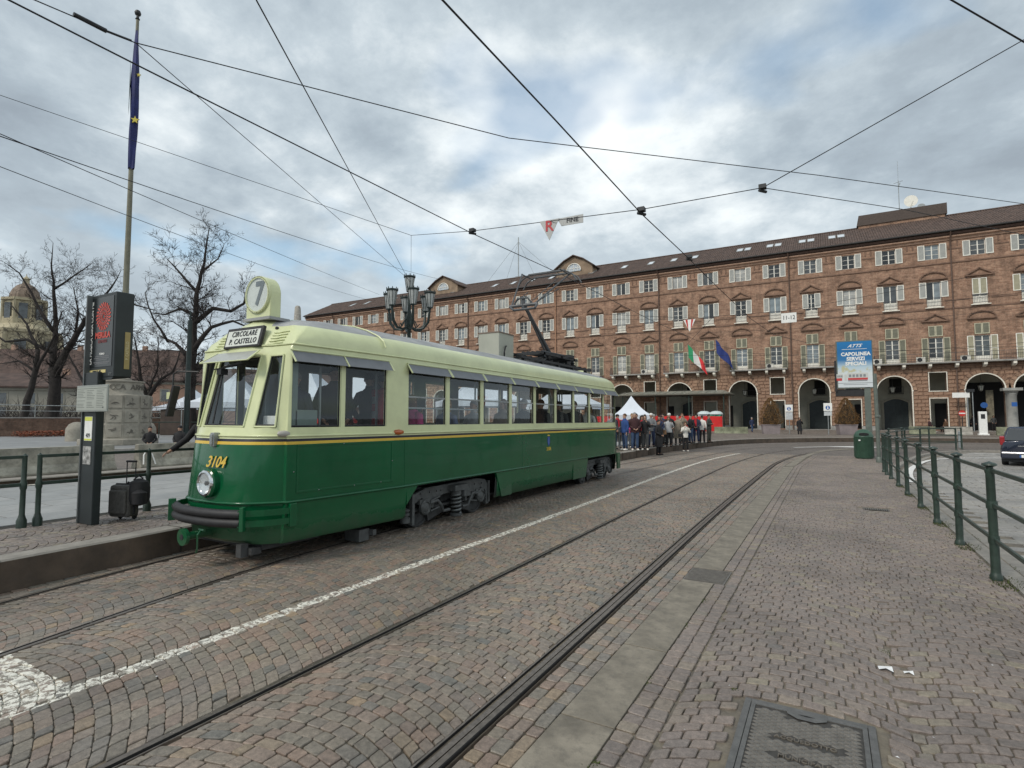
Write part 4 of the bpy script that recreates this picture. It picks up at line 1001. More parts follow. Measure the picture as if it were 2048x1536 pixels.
# ================================================================== BRICK PALACE
FY = 78.
def brick_mat(name, c1, c2, mortar, bw=.62, bh=.19, var=.42):
    m = bpy.data.materials.new(name); m.use_nodes = True; t = m.node_tree; b = t.nodes['Principled BSDF']; b.inputs['Roughness'].default_value = .85
    tcn = N(t, 'ShaderNodeTexCoord'); mp = N(t, 'ShaderNodeMapping'); mp.inputs['Rotation'].default_value = (radians(90), 0, 0); L(t, tcn.outputs['Object'], mp.inputs[0])
    br = N(t, 'ShaderNodeTexBrick', i_Scale=1., i_Mortar_Size=.012, i_Bias=-.1); br.inputs['Brick Width'].default_value = bw; br.inputs['Row Height'].default_value = bh
    br.inputs['Color1'].default_value = (*c1, 1); br.inputs['Color2'].default_value = (*c2, 1); br.inputs['Mortar'].default_value = (*mortar, 1); L(t, mp.outputs[0], br.inputs['Vector'])
    c = mixc(t, 1., br.outputs['Color'], ramp(t, noise_n(t, tcn.outputs['Object'], 1.1, 7, .72), [(.32, 1-var*1.2), (.5, 1.), (.7, 1+var)]), 'MULTIPLY')
    c = mixc(t, 1., c, ramp(t, noise_n(t, tcn.outputs['Object'], 5.5, 3, .8), [(.3, .72), (.7, 1.28)]), 'MULTIPLY')
    mp2 = N(t, 'ShaderNodeMapping'); mp2.inputs['Scale'].default_value = (1.2, 1, .14); L(t, tcn.outputs['Object'], mp2.inputs[0])
    c = mixc(t, ramp(t, noise_n(t, mp2.outputs[0], 1.0, 5, .65), [(.50, 0.), (.74, .6)]), c, (.11, .065, .045))
    L(t, c, b.inputs['Base Color']); bn = N(t, 'ShaderNodeBump', i_Strength=.5, i_Distance=.03); L(t, noise_n(t, tcn.outputs['Object'], 3.5, 6, .7), bn.inputs['Height']); L(t, bn.outputs[0], b.inputs['Normal'])
    return m
M_brick = brick_mat('brick_wall', (.245, .140, .092), (.345, .212, .143), (.31, .22, .16))
M_rust = brick_mat('rusticated_block', (.27, .162, .108), (.35, .225, .152), (.28, .19, .135), 2.1, .6, .4)
M_trim = mat('terracotta_trim', (.20, .122, .085), .85, 0, .22, 1.6, .3, 8, dirt=.4)
M_corn = mat('cornice_stone', (.42, .27, .19), .8, 0, .15, 2, dirt=.35)
M_plaster = mat('arcade_plaster', (.42, .41, .34), .85, 0, .12, .8, dirt=.2)
M_rim = mat('stone_rim', (.74, .70, .61), .7, 0, .12, 3, dirt=.2)
M_wf = mat('window_white', (.80, .78, .70), .6, 0, .06, 2)
M_shut = mat('shutter_grey', (.50, .51, .48), .65, 0, .08, 3)
M_shutc = mat('shutter_cream', (.50, .47, .34), .65, 0, .08, 3)
M_shutd = mat('shutter_olive', (.25, .25, .19), .65, 0, .1, 3)
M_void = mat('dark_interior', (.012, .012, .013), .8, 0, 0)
M_rail2 = mat('railing_iron', (.06, .06, .065), .6, .2, .1)
def pane_mat(name, c, rough=.08):
    m = mat(name, c, rough, 0, .5, .35, spec=.8); return m
PM = [pane_mat('pane_dark', (.02, .023, .025)), pane_mat('pane_sky', (.22, .26, .28)), pane_mat('pane_curtain', (.42, .43, .41), .25), pane_mat('pane_mid', (.08, .09, .095))]
PAL = thing('palace', 'long red brick palace with shutters and an arcade', 'building', (0, FY, 0))
BX = [2.76+4.105*i for i in range(-23, 7)]; BI = list(range(-23, 7))
XL, XR_ = BX[0]-2.3, BX[-1]+2.05
GZ = .42
is_arch = lambda i: (i >= 3) or (i % 2 != 0)
# --- upper wall with openings
OW = .67
rows = [(20.03, 21.72), (14.48, 17.42), (11.12, 12.36), (8.22, 11.0)]
b = MB(); TOPZ = 22.62; BOT = 7.95
zc = sorted(set([BOT, TOPZ]+[z for r in rows for z in r]))
xc_ = [XL]+[v for x in BX for v in (x-OW, x+OW)]+[XR_]
for k in range(len(zc)-1):
    z0, z1 = zc[k], zc[k+1]; hole = any(a <= z0+.01 and z1-.01 <= c for a, c in rows)
    for j in range(len(xc_)-1):
        if hole and j % 2 == 1: continue
        b.quad((xc_[j], 0, z0), (xc_[j+1], 0, z0), (xc_[j+1], 0, z1), (xc_[j], 0, z1))
for x in BX:
    for z0, z1 in rows:
        for q in (((x-OW, z0), (x-OW, z1)), ((x+OW, z1), (x+OW, z0)), ((x-OW, z1), (x+OW, z1)), ((x+OW, z0), (x-OW, z0))):
            (xa, za), (xb, zb) = q; b.quad((xa, 0, za), (xb, 0, zb), (xb, .28, zb), (xa, .28, za))
b.quad((XL, 0, 0), (XL, 14, 0), (XL, 14, TOPZ), (XL, 0, TOPZ)); b.quad((XR_, 0, 0), (XR_, 14, 0), (XR_, 14, TOPZ), (XR_, 0, TOPZ)); b.quad((XL, 14, 0), (XR_, 14, 0), (XR_, 14, TOPZ), (XL, 14, TOPZ))
b.build('upper_wall', M_brick, PAL)
b = MB(); b.box(XL+.1, XR_-.1, .45, .5, 8, 22); b.build('room_backing', M_void, PAL)
# --- ground floor wall
b = MB(); AR = 1.68; SPR = 5.05
def span(i, x):
    lo = (BX[0]-2.3) if i == BI[0] else x-4.105/2
    return lo, x+4.105/2 if i != BI[-1] else XR_
for i, x in zip(BI, BX):
    xl, xr = span(i, x)
    if is_arch(i):
        b.quad((xl, 0, GZ-.2), (x-AR, 0, GZ-.2), (x-AR, 0, SPR), (xl, 0, SPR)); b.quad((x+AR, 0, GZ-.2), (xr, 0, GZ-.2), (xr, 0, SPR), (x+AR, 0, SPR))
        b.quad((xl, 0, SPR), (x-AR, 0, SPR), (x-AR, 0, BOT), (xl, 0, BOT)); b.quad((x+AR, 0, SPR), (xr, 0, SPR), (xr, 0, BOT), (x+AR, 0, BOT))
        n = 16; A = [(x-AR*cos(pi*k/n), SPR+AR*sin(pi*k/n)) for k in range(n+1)]
        for (xa, za), (xb, zb) in zip(A, A[1:]):
            b.quad((xa, 0, za), (xb, 0, zb), (xb, 0, BOT), (xa, 0, BOT)); b.quad((xa, 0, za), (xb, 0, zb), (xb, .8, zb), (xa, .8, za))
        for s in (-1, 1): b.quad((x+s*AR, 0, GZ-.2), (x+s*AR, .8, GZ-.2), (x+s*AR, .8, SPR), (x+s*AR, 0, SPR))
    else:
        w = .80
        for z0, z1, hole in ((GZ-.2, GZ+.15, 0), (GZ+.15, 4.12, 1), (4.12, 4.92, 0), (4.92, 7.05, 1), (7.05, BOT, 0)):
            if hole:
                b.quad((xl, 0, z0), (x-w, 0, z0), (x-w, 0, z1), (xl, 0, z1)); b.quad((x+w, 0, z0), (xr, 0, z0), (xr, 0, z1), (x+w, 0, z1))
                for s in (-1, 1): b.quad((x+s*w, 0, z0), (x+s*w, .8, z0), (x+s*w, .8, z1), (x+s*w, 0, z1))
                for z in (z0, z1): b.quad((x-w, 0, z), (x+w, 0, z), (x+w, .8, z), (x-w, .8, z))
            else: b.quad((xl, 0, z0), (xr, 0, z0), (xr, 0, z1), (xl, 0, z1))
b.build('arcade_wall', M_trim, PAL)
b = MB()   # inner face of the arcade piers, in plaster
for i, x in zip(BI, BX):
    xl, xr = span(i, x); r = AR if is_arch(i) else .8
    b.quad((xl, .8, GZ-.2), (x-r, .8, GZ-.2), (x-r, .8, BOT), (xl, .8, BOT)); b.quad((x+r, .8, GZ-.2), (xr, .8, GZ-.2), (xr, .8, BOT), (x+r, .8, BOT))
b.quad((XL, .8, 7.1), (XR_, .8, 7.1), (XR_, .8, 7.9), (XL, .8, 7.9))
b.quad((XL, .8, 7.5), (XR_, .8, 7.5), (XR_, 5.2, 7.5), (XL, 5.2, 7.5))
b.quad((XL, 5.2, GZ-.2), (XR_, 5.2, GZ-.2), (XR_, 5.2, 7.6), (XL, 5.2, 7.6))
b.build('arcade_inner_wall', M_plaster, PAL)
b = MB(); b.box(XL, XR_, .05, 5.2, .2, GZ+.02); b.build('arcade_floor', M_stone, PAL)
# rims
def rim_arch():
    bb = MB(); n = 18; pr = []
    inner = [(-AR+.02, GZ)]+[(-(AR-.02)*cos(pi*k/n), SPR+(AR-.02)*sin(pi*k/n)) for k in range(n+1)]+[(AR-.02, GZ)]
    outer = [(-AR-.09, GZ)]+[(-(AR+.09)*cos(pi*k/n), SPR+(AR+.09)*sin(pi*k/n)) for k in range(n+1)]+[(AR+.09, GZ)]
    for k in range(len(inner)-1):
        (a, c), (d, e) = inner[k], inner[k+1]; (f, g), (h, i2) = outer[k], outer[k+1]
        bb.add([(a, -.09, c), (d, -.09, e), (h, -.09, i2), (f, -.09, g), (a, .1, c), (d, .1, e), (h, .0, i2), (f, .0, g)], [(0, 1, 2, 3), (0, 4, 5, 1), (3, 2, 6, 7)])
    bb.box(-AR-.14, -AR+.0, -.11, -.0, SPR-.12, SPR+.04); bb.box(AR, AR+.14, -.11, 0, SPR-.12, SPR+.04)
    return bb.mesh('arch_rim', M_rim)
def rim_rect(z0, z1, w=.80):
    bb = MB(); 
    for x0, x1, a, c in ((-w-.07, -w+.02, z0, z1+.07), (w-.02, w+.07, z0, z1+.07), (-w+.02, w-.02, z1-.02, z1+.07)): bb.box(x0, x1, -.08, .08, a, c)
    if z0 > 4: bb.box(-w-.1, w+.1, -.1, .1, z0-.09, z0)
    return bb.mesh('opening_rim', M_rim)
mra, mr1, mr2 = rim_arch(), rim_rect(GZ+.1, 4.10), rim_rect(4.95, 7.03)
M_door = mat('arcade_door', (.018, .028, .030), .45, 0, .2, 2)
def add(me, name, par, loc, rot=None, sc=None):
    o = bpy.data.objects.new(name, me); COL.objects.link(o); o.parent = par; o.location = loc
    if rot: o.rotation_euler = rot
    if sc: o.scale = sc
    return o
bb = MB(); n = 10; pts = [(-1.25, 0)]+[(-1.25+2.5*k/n, 3.35+.45*sin(pi*k/n)) for k in range(n+1)]+[(1.25, 0)]
bb.prism(pts, -.06, .1, 'xz')
mdoor = bb.mesh('door', M_door); bb = MB()
for k in (-1, 0, 1): bb.box(k*.62-.03, k*.62+.03, -.10, -.06, 0, 3.5)
for z in (.1, 1.0, 1.9, 2.8): bb.box(-1.2, 1.2, -.10, -.06, z, z+.05)
mdoorb = bb.mesh('door_panel', M_door)
bb = MB()
pts2 = [(-1.5, 0)]+[(-1.5+3*k/n, 3.55+.5*sin(pi*k/n)) for k in range(n+1)]+[(1.5, 0)]
o1 = pts2; i1 = pts
for k in range(len(pts)-1):
    (a, c), (d, e) = i1[k], i1[k+1]; (f, g), (h, i2) = o1[k], o1[k+1]; bb.add([(a, -.12, c), (d, -.12, e), (h, -.12, i2), (f, -.12, g), (f, 0, g), (h, 0, i2), (a, 0, c), (d, 0, e)], [(0, 1, 2, 3), (3, 2, 5, 4), (0, 6, 7, 1)])
mdoors = bb.mesh('door_surround', mat('surround', (.33, .31, .25), .8, 0, .1))
bb = MB(); bb.box(-.62, .62, -.05, .05, 0, 1.75); mmez = bb.mesh('inner_window', M_void); bb = MB()
for k in range(9): bb.box(-.75+k*.187, -.74+k*.187+.02, -.3, -.28, -.1, .7)
bb.box(-.78, .78, -.32, -.28, .68, .74); bb.box(-.78, .78, -.32, 0, -.16, -.1); mmezr = bb.mesh('balcony_rail', M_rail2)
# lantern
M_lg = glass('lantern_glass', (.8, .8, .74), .7, .1); M_lf = mat('lantern_frame', (.13, .13, .12), .5, .3, .1)
bb = MB(); bb.lathe([(.02, .62), (.3, .5), (.33, .46), (.30, .44)], 8, (0, 0, 0)); bb.lathe([(.16, -.12), (.2, -.1), (.05, -.2)], 8, (0, 0, 0)); bb.cyl((0, 0, .6), (0, 0, 1.9), .02, n=6)
for k in range(8): a = k*pi/4; bb.tube([(.30*cos(a), .30*sin(a), .45), (.17*cos(a), .17*sin(a), -.1)], .014, 4)
mlan = bb.mesh('lantern_frame', M_lf); bb = MB(); bb.lathe([(.16, -.1), (.28, .44)], 8, (0, 0, 0)); mlang = bb.mesh('lantern_glass', mat('lantern_pane', (.45, .45, .40), .3, 0, .1))
for i, x in zip(BI, BX):
    if is_arch(i):
        add(mra, 'arch_rim', PAL, (x, 0, 0))
        if i < 3:
            d = add(mdoor, 'door', PAL, (x+.55, 5.1, GZ)); add(mdoorb, 'door_panel', d, (0, 0, 0)); add(mdoors, 'door_surround', d, (0, 0, 0))
            d = add(mmez, 'inner_window', PAL, (x+.6, 5.15, 5.0)); add(mmezr, 'balcony_rail', d, (0, 0, 0))
        if i > -8:
            la = thing('hanging_lantern', 'x', 'lantern', (x, FY+1.9, 5.05), group='lanterns hanging in the arches')
            add(mlan, 'lantern_frame', la, (0, 0, 0)); add(mlang, 'lantern_glass', la, (0, 0, 0))
            la['label'] = {-7: 'arcade lantern in the arch behind the rear end of the tram', -5: 'arcade lantern in the arch above the canopy', -3: 'arcade lantern in the arch just right of the canopy', -1: 'arcade lantern in the arch left of the blue and white board', 1: 'arcade lantern in the arch right of the blue and white board',
                3: 'arcade lantern in the dark arch with banners', 4: 'arcade lantern in the arch right of the stone column', 5: 'arcade lantern in the arch second right of the column', 6: 'arcade lantern in the last arch at the palace right end'}.get(i, 'arcade lantern')
    else:
        add(mr1, 'opening_rim', PAL, (x, 0, 0)); add(mr2, 'opening_rim', PAL, (x, 0, 0))
        d = bpy.data.objects.new('shop_front', None)
        bb = None
bb = MB(); bb.box(-1.75, 1.75, -.05, .1, 0, 5.6); mdark = bb.mesh('passage_shade', M_void)  # flat black panel standing in for the shade deep inside the right arches
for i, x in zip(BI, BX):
    if i >= 3: add(mdark, 'passage_shade', PAL, (x+.9, 5.1, GZ))
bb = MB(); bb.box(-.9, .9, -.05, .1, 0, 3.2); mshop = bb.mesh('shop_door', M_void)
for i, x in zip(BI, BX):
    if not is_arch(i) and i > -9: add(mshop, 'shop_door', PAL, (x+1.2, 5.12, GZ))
# columns right
M_col = mat('column_stone', (.30, .30, .28), .8, 0, .12, 2, dirt=.2)
for x in (17.12, 21.2, 25.3):
    bb = MB(); bb.lathe([(.58, 0), (.58, .25), (.50, .3), (.47, .4), (.44, 3.9), (.50, 3.98), (.48, 4.1), (.56, 4.18), (.60, 4.3), (.74, 4.36)], 20, (x, -.42, GZ)); bb.box(x-.8, x+.8, -1.2, .1, GZ+4.36, GZ+4.65)
    bb.build('column', M_col, PAL, smooth=True)
# --- rusticated blocks
blocks = []
def free(i0, z):   # free intervals of the wall at height z
    iv = []; cur = XL
    for i, x in zip(BI, BX):
        if is_arch(i):
            if z < SPR: w = AR+.10
            else:
                d = (AR+.52)**2-(z-SPR)**2; w = sqrt(d) if d > 0 else 0
        else: w = .80+.09 if (GZ < z < 4.2 or 4.82 < z < 7.15) else 0
        if w > 0: iv.append((cur, x-w)); cur = x+w
    iv.append((cur, XR_)); return iv
z = GZ+.55; r = 0
while z < 7.7:
    h = .40
    for a, c in free(0, z+h/2):
        if c-a < .12: continue
        n = max(1, round((c-a)/.86)); w = (c-a)/n
        edges = [a]+[a+w*(k+(.5 if r % 2 else 0)) for k in range(0 if r % 2 else 1, n)]+[c]
        edges = [e for q, e in enumerate(edges) if q == 0 or e-edges[q-1] > .2 or q == len(edges)-1]
        for xa, xb in zip(edges, edges[1:]):
            if xb-xa > .1: blocks.append((xa, xb, z, z+h))
    z += h+.035; r += 1
def blk(bb, xa, xb, za, zb, o=(0, 0), d=None):
    d = random.uniform(.055, .08) if d is None else d; g = .018; k = .03
    ox, oz = o
    bb.add([(xa+g-ox, -.002, za-oz), (xb-g-ox, -.002, za-oz), (xb-g-ox, -.002, zb-oz), (xa+g-ox, -.002, zb-oz), (xa+g+k-ox, -d, za+k-oz), (xb-g-k-ox, -d, za+k-oz), (xb-g-k-ox, -d, zb-k-oz), (xa+g+k-ox, -d, zb-k-oz)],
           [(0, 1, 5, 4), (1, 2, 6, 5), (2, 3, 7, 6), (3, 0, 4, 7), (4, 5, 6, 7)])
blocks.sort(key=lambda q: abs((q[0]+q[1])/2-6)); rb = MB()
for n_, (xa, xb, za, zb) in enumerate(blocks):
    if n_ < 295:
        bb = MB(); c = ((xa+xb)/2, (za+zb)/2); blk(bb, xa, xb, za, zb, c); add(bb.mesh('wall_block', M_rust), 'wall_block', PAL, (c[0], 0, c[1]))
    else: blk(rb, xa, xb, za, zb)
stuff(rb.build('wall_blocks', M_rust, PAL))
vb = MB()
for i, x in zip(BI, BX):
    if is_arch(i):
        n = 13
        for k in range(n):
            a0, a1 = pi*k/n+.012, pi*(k+1)/n-.012; r0, r1 = AR+.1, AR+.50
            P4 = [(x-r0*cos(a0), SPR+r0*sin(a0)), (x-r1*cos(a0), SPR+r1*sin(a0)), (x-r1*cos(a1), SPR+r1*sin(a1)), (x-r0*cos(a1), SPR+r0*sin(a1))]
            vb.add([(p, -.002, q) for p, q in P4]+[(p*.96+sum(t_[0] for t_ in P4)/4*.04, -.07, q*.96+sum(t_[1] for t_ in P4)/4*.04) for p, q in P4], [(0, 1, 5, 4), (1, 2, 6, 5), (2, 3, 7, 6), (3, 0, 4, 7), (4, 5, 6, 7)])
stuff(vb.build('voussoirs', M_rust, PAL))
b = MB()
for i, x in zip(BI, BX):
    xl, xr = span(i, x); w = AR if is_arch(i) else .8
    for a, c in ((xl, x-w), (x+w, xr)): b.box(a, c, -.14, -.003, GZ-.25, GZ+.5)
b.build('plinth', M_stone, PAL)
# --- string courses and cornice
b = MB(); b.box(XL, XR_, -.12, -.002, 7.62, 7.82); b.box(XL, XR_, -.07, -.002, 14.15, 14.3); b.build('string_course', M_trim, PAL)
b = MB()
for a, c in zip([XL]+[x+.95 for x in BX], [x-.95 for x in BX]+[XR_]): b.box(a, c, -.06, -.002, 15.1, 15.24)
b.build('string_course', M_trim, PAL)
b = MB(); b.box(XL, XR_, -.09, -.002, 19.38, 19.52); b.build('string_course', M_trim, PAL)
b = MB()
for a, c in zip([XL]+[x+1.45 for x in BX], [x-1.45 for x in BX]+[XR_]): b.box(a, c, -.06, -.002, 20.95, 21.08); b.box(a+.25, a+.4, -.05, -.002, 21.3, 21.85); b.box(c-.4, c-.25, -.05, -.002, 21.3, 21.85)
stuff(b.build('frieze_relief', M_trim, PAL))
b = MB(); b.prism([(0, 22.0), (-.12, 22.0), (-.16, 22.2), (-.40, 22.3), (-.42, 22.45), (0, 22.45)], XL, XR_, 'yz'); b.build('cornice', M_corn, PAL)
b = MB(); b.prism([(0, 22.45), (-.5, 22.55), (-.62, 22.78), (0, 22.8)], XL, XR_, 'yz'); b.build('eaves', mat('eaves_brown', (.10, .06, .045), .8, 0, .2), PAL)
b = MB(); b.tube([(XL, -.78, 22.92), (XR_, -.78, 22.92)], .11, 8); b.build('gutter', mat('gutter_dark', (.03, .028, .027), .6, .2, .1), PAL)
for x, m in ((-86, 0), (-70, 0), (-53.2, 0), (-36.6, 1), (-20.4, 0), (-3.75, 0), (12.65, 0), (29.3, 0)):
    b = MB(); b.tube([(x, -.75, 22.85), (x, -.6, 22.5), (x, -.17, 21.9), (x, -.17, 21.0), (x, -.12, 8.0), (x, -.25, 7.2), (x, -.25, 3.0), (x, -.3, GZ)], .075, 8)
    b.build('drainpipe', mat('copper_pipe', (.42, .23, .14), .5, .2, .1) if m else mat('drainpipe_brown', (.12, .075, .055), .6, .1, .2), PAL, smooth=True)
# --- windows
def louvre(w, h, m, name='shutter', mid=False):
    bb = MB(); bb.mi = 0; f = .075
    for x0, x1, z0, z1 in ((0, f, 0, h), (w-f, w, 0, h), (f, w-f, 0, f), (f, w-f, h-f, h)): bb.box(x0, x1, -.055, 0, z0, z1)
    if mid: bb.box(f, w-f, -.055, 0, h*.46, h*.46+.07)
    z = f
    while z < h-f:
        bb.add([(f, -.012, z), (w-f, -.012, z), (w-f, -.04, z+.075), (f, -.04, z+.075)], [(0, 1, 2, 3)], 1); z += .085
    bb.box(f, w-f, -.010, -.004, f, h-f, 1)
    return bb.mesh(name, [M_wf if m is not M_shutd else M_shutc, m])
sA = louvre(.66, 1.74, M_shut); sB = louvre(.66, 1.80, M_shut); sC = louvre(.62, 2.76, M_shutd, mid=True); sM = louvre(.64, 1.2, M_shutd); sBc = louvre(.64, 1.80, M_shutc); sCc = louvre(.62, 2.76, M_shutc, mid=True)
def wframe(w, h, cols, rws, fr=.06, low=0):
    bb = MB(); bb.box(-w/2, -w/2+fr, -.03, .03, 0, h); bb.box(w/2-fr, w/2, -.03, .03, 0, h); bb.box(-w/2+fr, w/2-fr, -.03, .03, 0, fr+low); bb.box(-w/2+fr, w/2-fr, -.03, .03, h-fr, h)
    bb.box(-.05, .05, -.045, .02, fr, h-fr)
    for k in range(1, rws):
        z = low+(h-low)*k/rws; bb.box(-w/2+fr, -.05, -.02, .01, z-.018, z+.018); bb.box(.05, w/2-fr, -.02, .01, z-.018, z+.018)
    return bb.mesh('window', M_wf)
fA, fB, fC = wframe(1.34, 1.69, 2, 3), wframe(1.34, 2.94, 2, 5), wframe(1.34, 2.78, 2, 4, low=.45)
fA2, fB2 = wframe(1.34, 1.69, 2, 1), wframe(1.34, 2.94, 2, 1)
def pmesh(h, m):
    bb = MB(); bb.add([(-.62, .0, .05), (-.05, .0, .05), (-.05, 0, h-.05), (-.62, 0, h-.05)], [(0, 1, 2, 3)]); return bb.mesh('pane', m)
PN = {(h, k): pmesh(h, m) for h in (1.69, 2.94, 2.78) for k, m in enumerate(PM)}
bb = MB()
bb.box(-.72, .72, -.22, -.19, .70, .74); bb.box(-.72, .72, -.22, -.19, .0, .04)
for k in range(11): bb.box(-.71+k*.139, -.71+k*.139+.018, -.215, -.195, .04, .70)
for s in (-.72, .70): bb.box(s, s+.02, -.22, 0, .70, .74)
mbal = bb.mesh('balconet_rail', M_rail2)
bb = MB(); bb.box(-.85, .85, -.28, .0, -.12, -.02); msill = bb.mesh('sill', M_rim)
bb = MB(); bb.box(-.67, .67, -.02, -.0, 0, 1.1); mlow = bb.mesh('lower_panel', M_wf)
def pediment(kind):
    bb = MB(); w = 1.22; h = .72
    if kind == 'tri': o = [(-w, 0), (w, 0), (w, .12), (0, h+.10), (-w, .12)]; inn = [(-w+.38, .14), (w-.38, .14), (0, h-.14)]
    else:
        n = 12; R = 1.30; o = [(-w, 0), (w, 0)]+[(w*cos(pi*k/n), .12+h*sin(pi*k/n)) for k in range(n+1)]; inn = [((w-.28)*cos(pi*k/n), .14+(h-.22)*sin(pi*k/n)) for k in range(n+1)]
    bb.prism(o, -.06, -.002, 'xz'); bb.mi = 1
    # raised outline
    oo = o[1:] if kind == 'tri' else o[2:]
    loop = ([(w, .10), (0, h+.08), (-w, .10)] if kind == 'tri' else [(w*cos(pi*k/n), .10+h*sin(pi*k/n)) for k in range(n+1)])
    for (a, c), (d, e) in zip(loop, loop[1:]):
        p, q = Vector((a, -.15, c)), Vector((d, -.15, e)); dd = q-p; bb.obox((p+q)/2, (dd.length+.05, .18, .13), Matrix.Rotation(-atan2(dd.z, dd.x), 3, 'Y'))
    bb.box(-w-.05, w+.05, -.24, -.003, -.04, .09)
    return bb.mesh('pediment', [M_brick, M_trim])
pT, pS = pediment('tri'), pediment('seg')
random.seed(11)
def mkwin(x, z0, frame, h, sh, opn='both', yo=.2, kind=None, shz=0., shx=.0):
    w = add(frame, 'window', PAL, (x, yo, z0)); k = random.choice([0, 1, 1, 2, 3, 3]) if kind is None else kind
    k2 = k if random.random() < .75 else random.choice([0, 1, 3])
    add(PN[(h, k)], 'pane', w, (0, .012, 0)); add(PN[(h, k2)], 'pane', w, (.67, .012, 0))
    if opn == 'both':
        add(sh, 'shutter', w, (-OW-.665, -yo-.01, shz)); add(sh, 'shutter', w, (OW+.005, -yo-.01, shz))
    elif opn == 'shut':
        add(sh, 'shutter', w, (-.655, -yo+.06, shz)); add(sh, 'shutter', w, (.005, -yo+.06, shz))
    elif opn == 'ajar':
        o = add(sh, 'shutter', w, (-OW-.30, -yo-.01, shz)); add(sh, 'shutter', w, (OW-.30, -yo-.01, shz))
    return w
for i, x in zip(BI, BX):
    mkwin(x, 20.03, random.choice([fA, fA, fA2]), 1.69, sA, shz=-.02)
    if i == 0: w = mkwin(x, 14.48, random.choice([fB, fB2]), 2.94, sB, shz=1.12)
    elif i == -1: w = mkwin(x, 14.48, fB, 2.94, sB, 'ajar', shz=1.12)
    elif i == 3: w = mkwin(x, 14.48, fB, 2.94, sBc, 'shut', shz=1.10)
    elif i == 4: w = mkwin(x, 14.48, fB, 2.94, sBc, shz=1.12)
    else: w = mkwin(x, 14.48, random.choice([fB, fB2]), 2.94, sB, shz=1.12)
    add(mbal, 'balconet_rail', w, (0, -.2, .12), sc=(1, 1, 1.3)); add(msill, 'sill', w, (0, -.2, 0)); add(mlow, 'lower_panel', w, (0, .03, .05), sc=(.97, 1, .8))
    w = mkwin(x, 8.22, fC, 2.78, sC if i < 3 else sCc, shz=.0)
    for q, dx in ((0, -.655), (1, .005)): add(sM, 'shutter', w, (dx, -.2-.015, 2.92))
    add(pS if i % 2 == 0 else pT, 'pediment', PAL, (x, 0, 17.68)); add(pT if i % 2 == 0 else pS, 'pediment', PAL, (x, 0, 12.85))
# --- balconies
def balcony(x0, x1, nb):
    bb = MB(); bb.box(x0, x1, -1.0, -.0, 8.0, 8.16); o = bb.build('balcony', M_stone, PAL)
    bb = MB(); y = -.95
    for z in (8.30, 9.12): bb.box(x0+.02, x1-.02, y-.02, y+.02, z-.02, z+.02)
    n = int((x1-x0)/.14)
    for k in range(n+1): xx = x0+.03+(x1-x0-.06)*k/n; bb.box(xx-.008, xx+.008, y-.008, y+.008, 8.16, 9.10)
    for xx in (x0+.03, x1-.03):
        for z in (8.30, 9.12): bb.box(xx-.02, xx+.02, y, 0, z-.02, z+.02)
        for k in range(6): bb.box(xx-.008, xx+.008, y+.15*k+.07, y+.15*k+.086, 8.16, 9.1)
    stuff(bb.build('railing', M_rail2, o))
    for k in range(nb):
        xx = x0+.4+(x1-x0-.8)*k/(nb-1); bb = MB(); bb.prism([(-.9, 7.98), (-.9, 7.70), (-.7, 7.55), (-.0, 7.45), (-.0, 7.98)], xx-.15, xx+.15, 'yz'); bb.build('bracket', M_rim, o)
for x0, x1, n in ((-27.5, -20.9, 4), (-19.7, -12.6, 4), (-11.0, -4.2, 4), (-2.75, 4.6, 4), (5.0, 30, 11), (-36.2, -29, 4), (-52.5, -37.2, 6)): balcony(x0, x1, n)
# air conditioners
bb = MB(); bb.box(0, .85, -.32, 0, 0, .60); mac = bb.mesh('cabinet', M_wf); bb = MB(); bb.lathe([(.24, 0), (.24, .012), (.22, .02), (.001, .02)], 20, (.32, -.345, .30), 'y'); macf = bb.mesh('fan_grille', M_dark)
for x, l in ((-6.6, 'white air conditioner between the second and third windows right of the flags'), (-22.9, 'white air conditioner on the balcony above the white tent'), (4.9, 'white air conditioner on the long balcony just right of the blue board'), (9.0, 'white air conditioner on the long balcony beside the dark window'), (13.0, 'white air conditioner near the arch with banners')):
    t = thing('air_conditioner', l, 'air conditioner', (x, FY-.4, 8.17 if x < -10 or x > 4 else 8.2), group='air conditioners on the palace balconies'); add(mac, 'cabinet', t, (0, 0, 0)); add(macf, 'fan_grille', t, (0, 0, 0))
# --- roof
M_tile = mat('roof_tiles', (.092, .060, .047), .85, 0, .35, 2.2, .4, 12, dirt=.5)
b = MB(); p = .26; nn = int((XR_-XL+1)/p); ey, ez, ry_, rz_ = -.72, 22.98, 7.0, 26.85
prof = []
for k in range(nn):
    x0 = XL-.5+k*p
    for dx, dz in ((0, 0), (.05, .07), (.13, .09), (.21, .07)): prof.append((x0+dx, dz+random.uniform(-.008, .008)))
nt_ = 14
for r_ in range(nt_+1):
    t_ = r_/nt_; y = ey+(ry_-ey)*t_; z = ez+(rz_-ez)*t_
    for x, dz in prof: b.v.append((x, y, z+dz+(.03 if r_ % 2 else 0)))
K = len(prof)
for r_ in range(nt_):
    for k in range(K-1): b.f.append((r_*K+k, r_*K+k+1, (r_+1)*K+k+1, (r_+1)*K+k)); b.m.append(0)
b.build('roof', M_tile, PAL); b = MB()
b.quad((XL-.5, 7.0, 26.8), (XR_+.5, 7, 26.8), (XR_+.5, 15, 22.9), (XL-.5, 15, 22.9)); b.add([(XL-.5, ey, ez), (XL-.5, 7, 26.9), (XL-.5, 15, 22.9)], [(0, 1, 2)]); b.tube([(XL-.5, 7, 26.93), (XR_+.5, 7, 26.93)], .14, 6); b.build('rear_roof', M_tile, PAL)
R_s = Matrix.Rotation(atan2(rz_-ez, ry_-ey), 3, 'X')
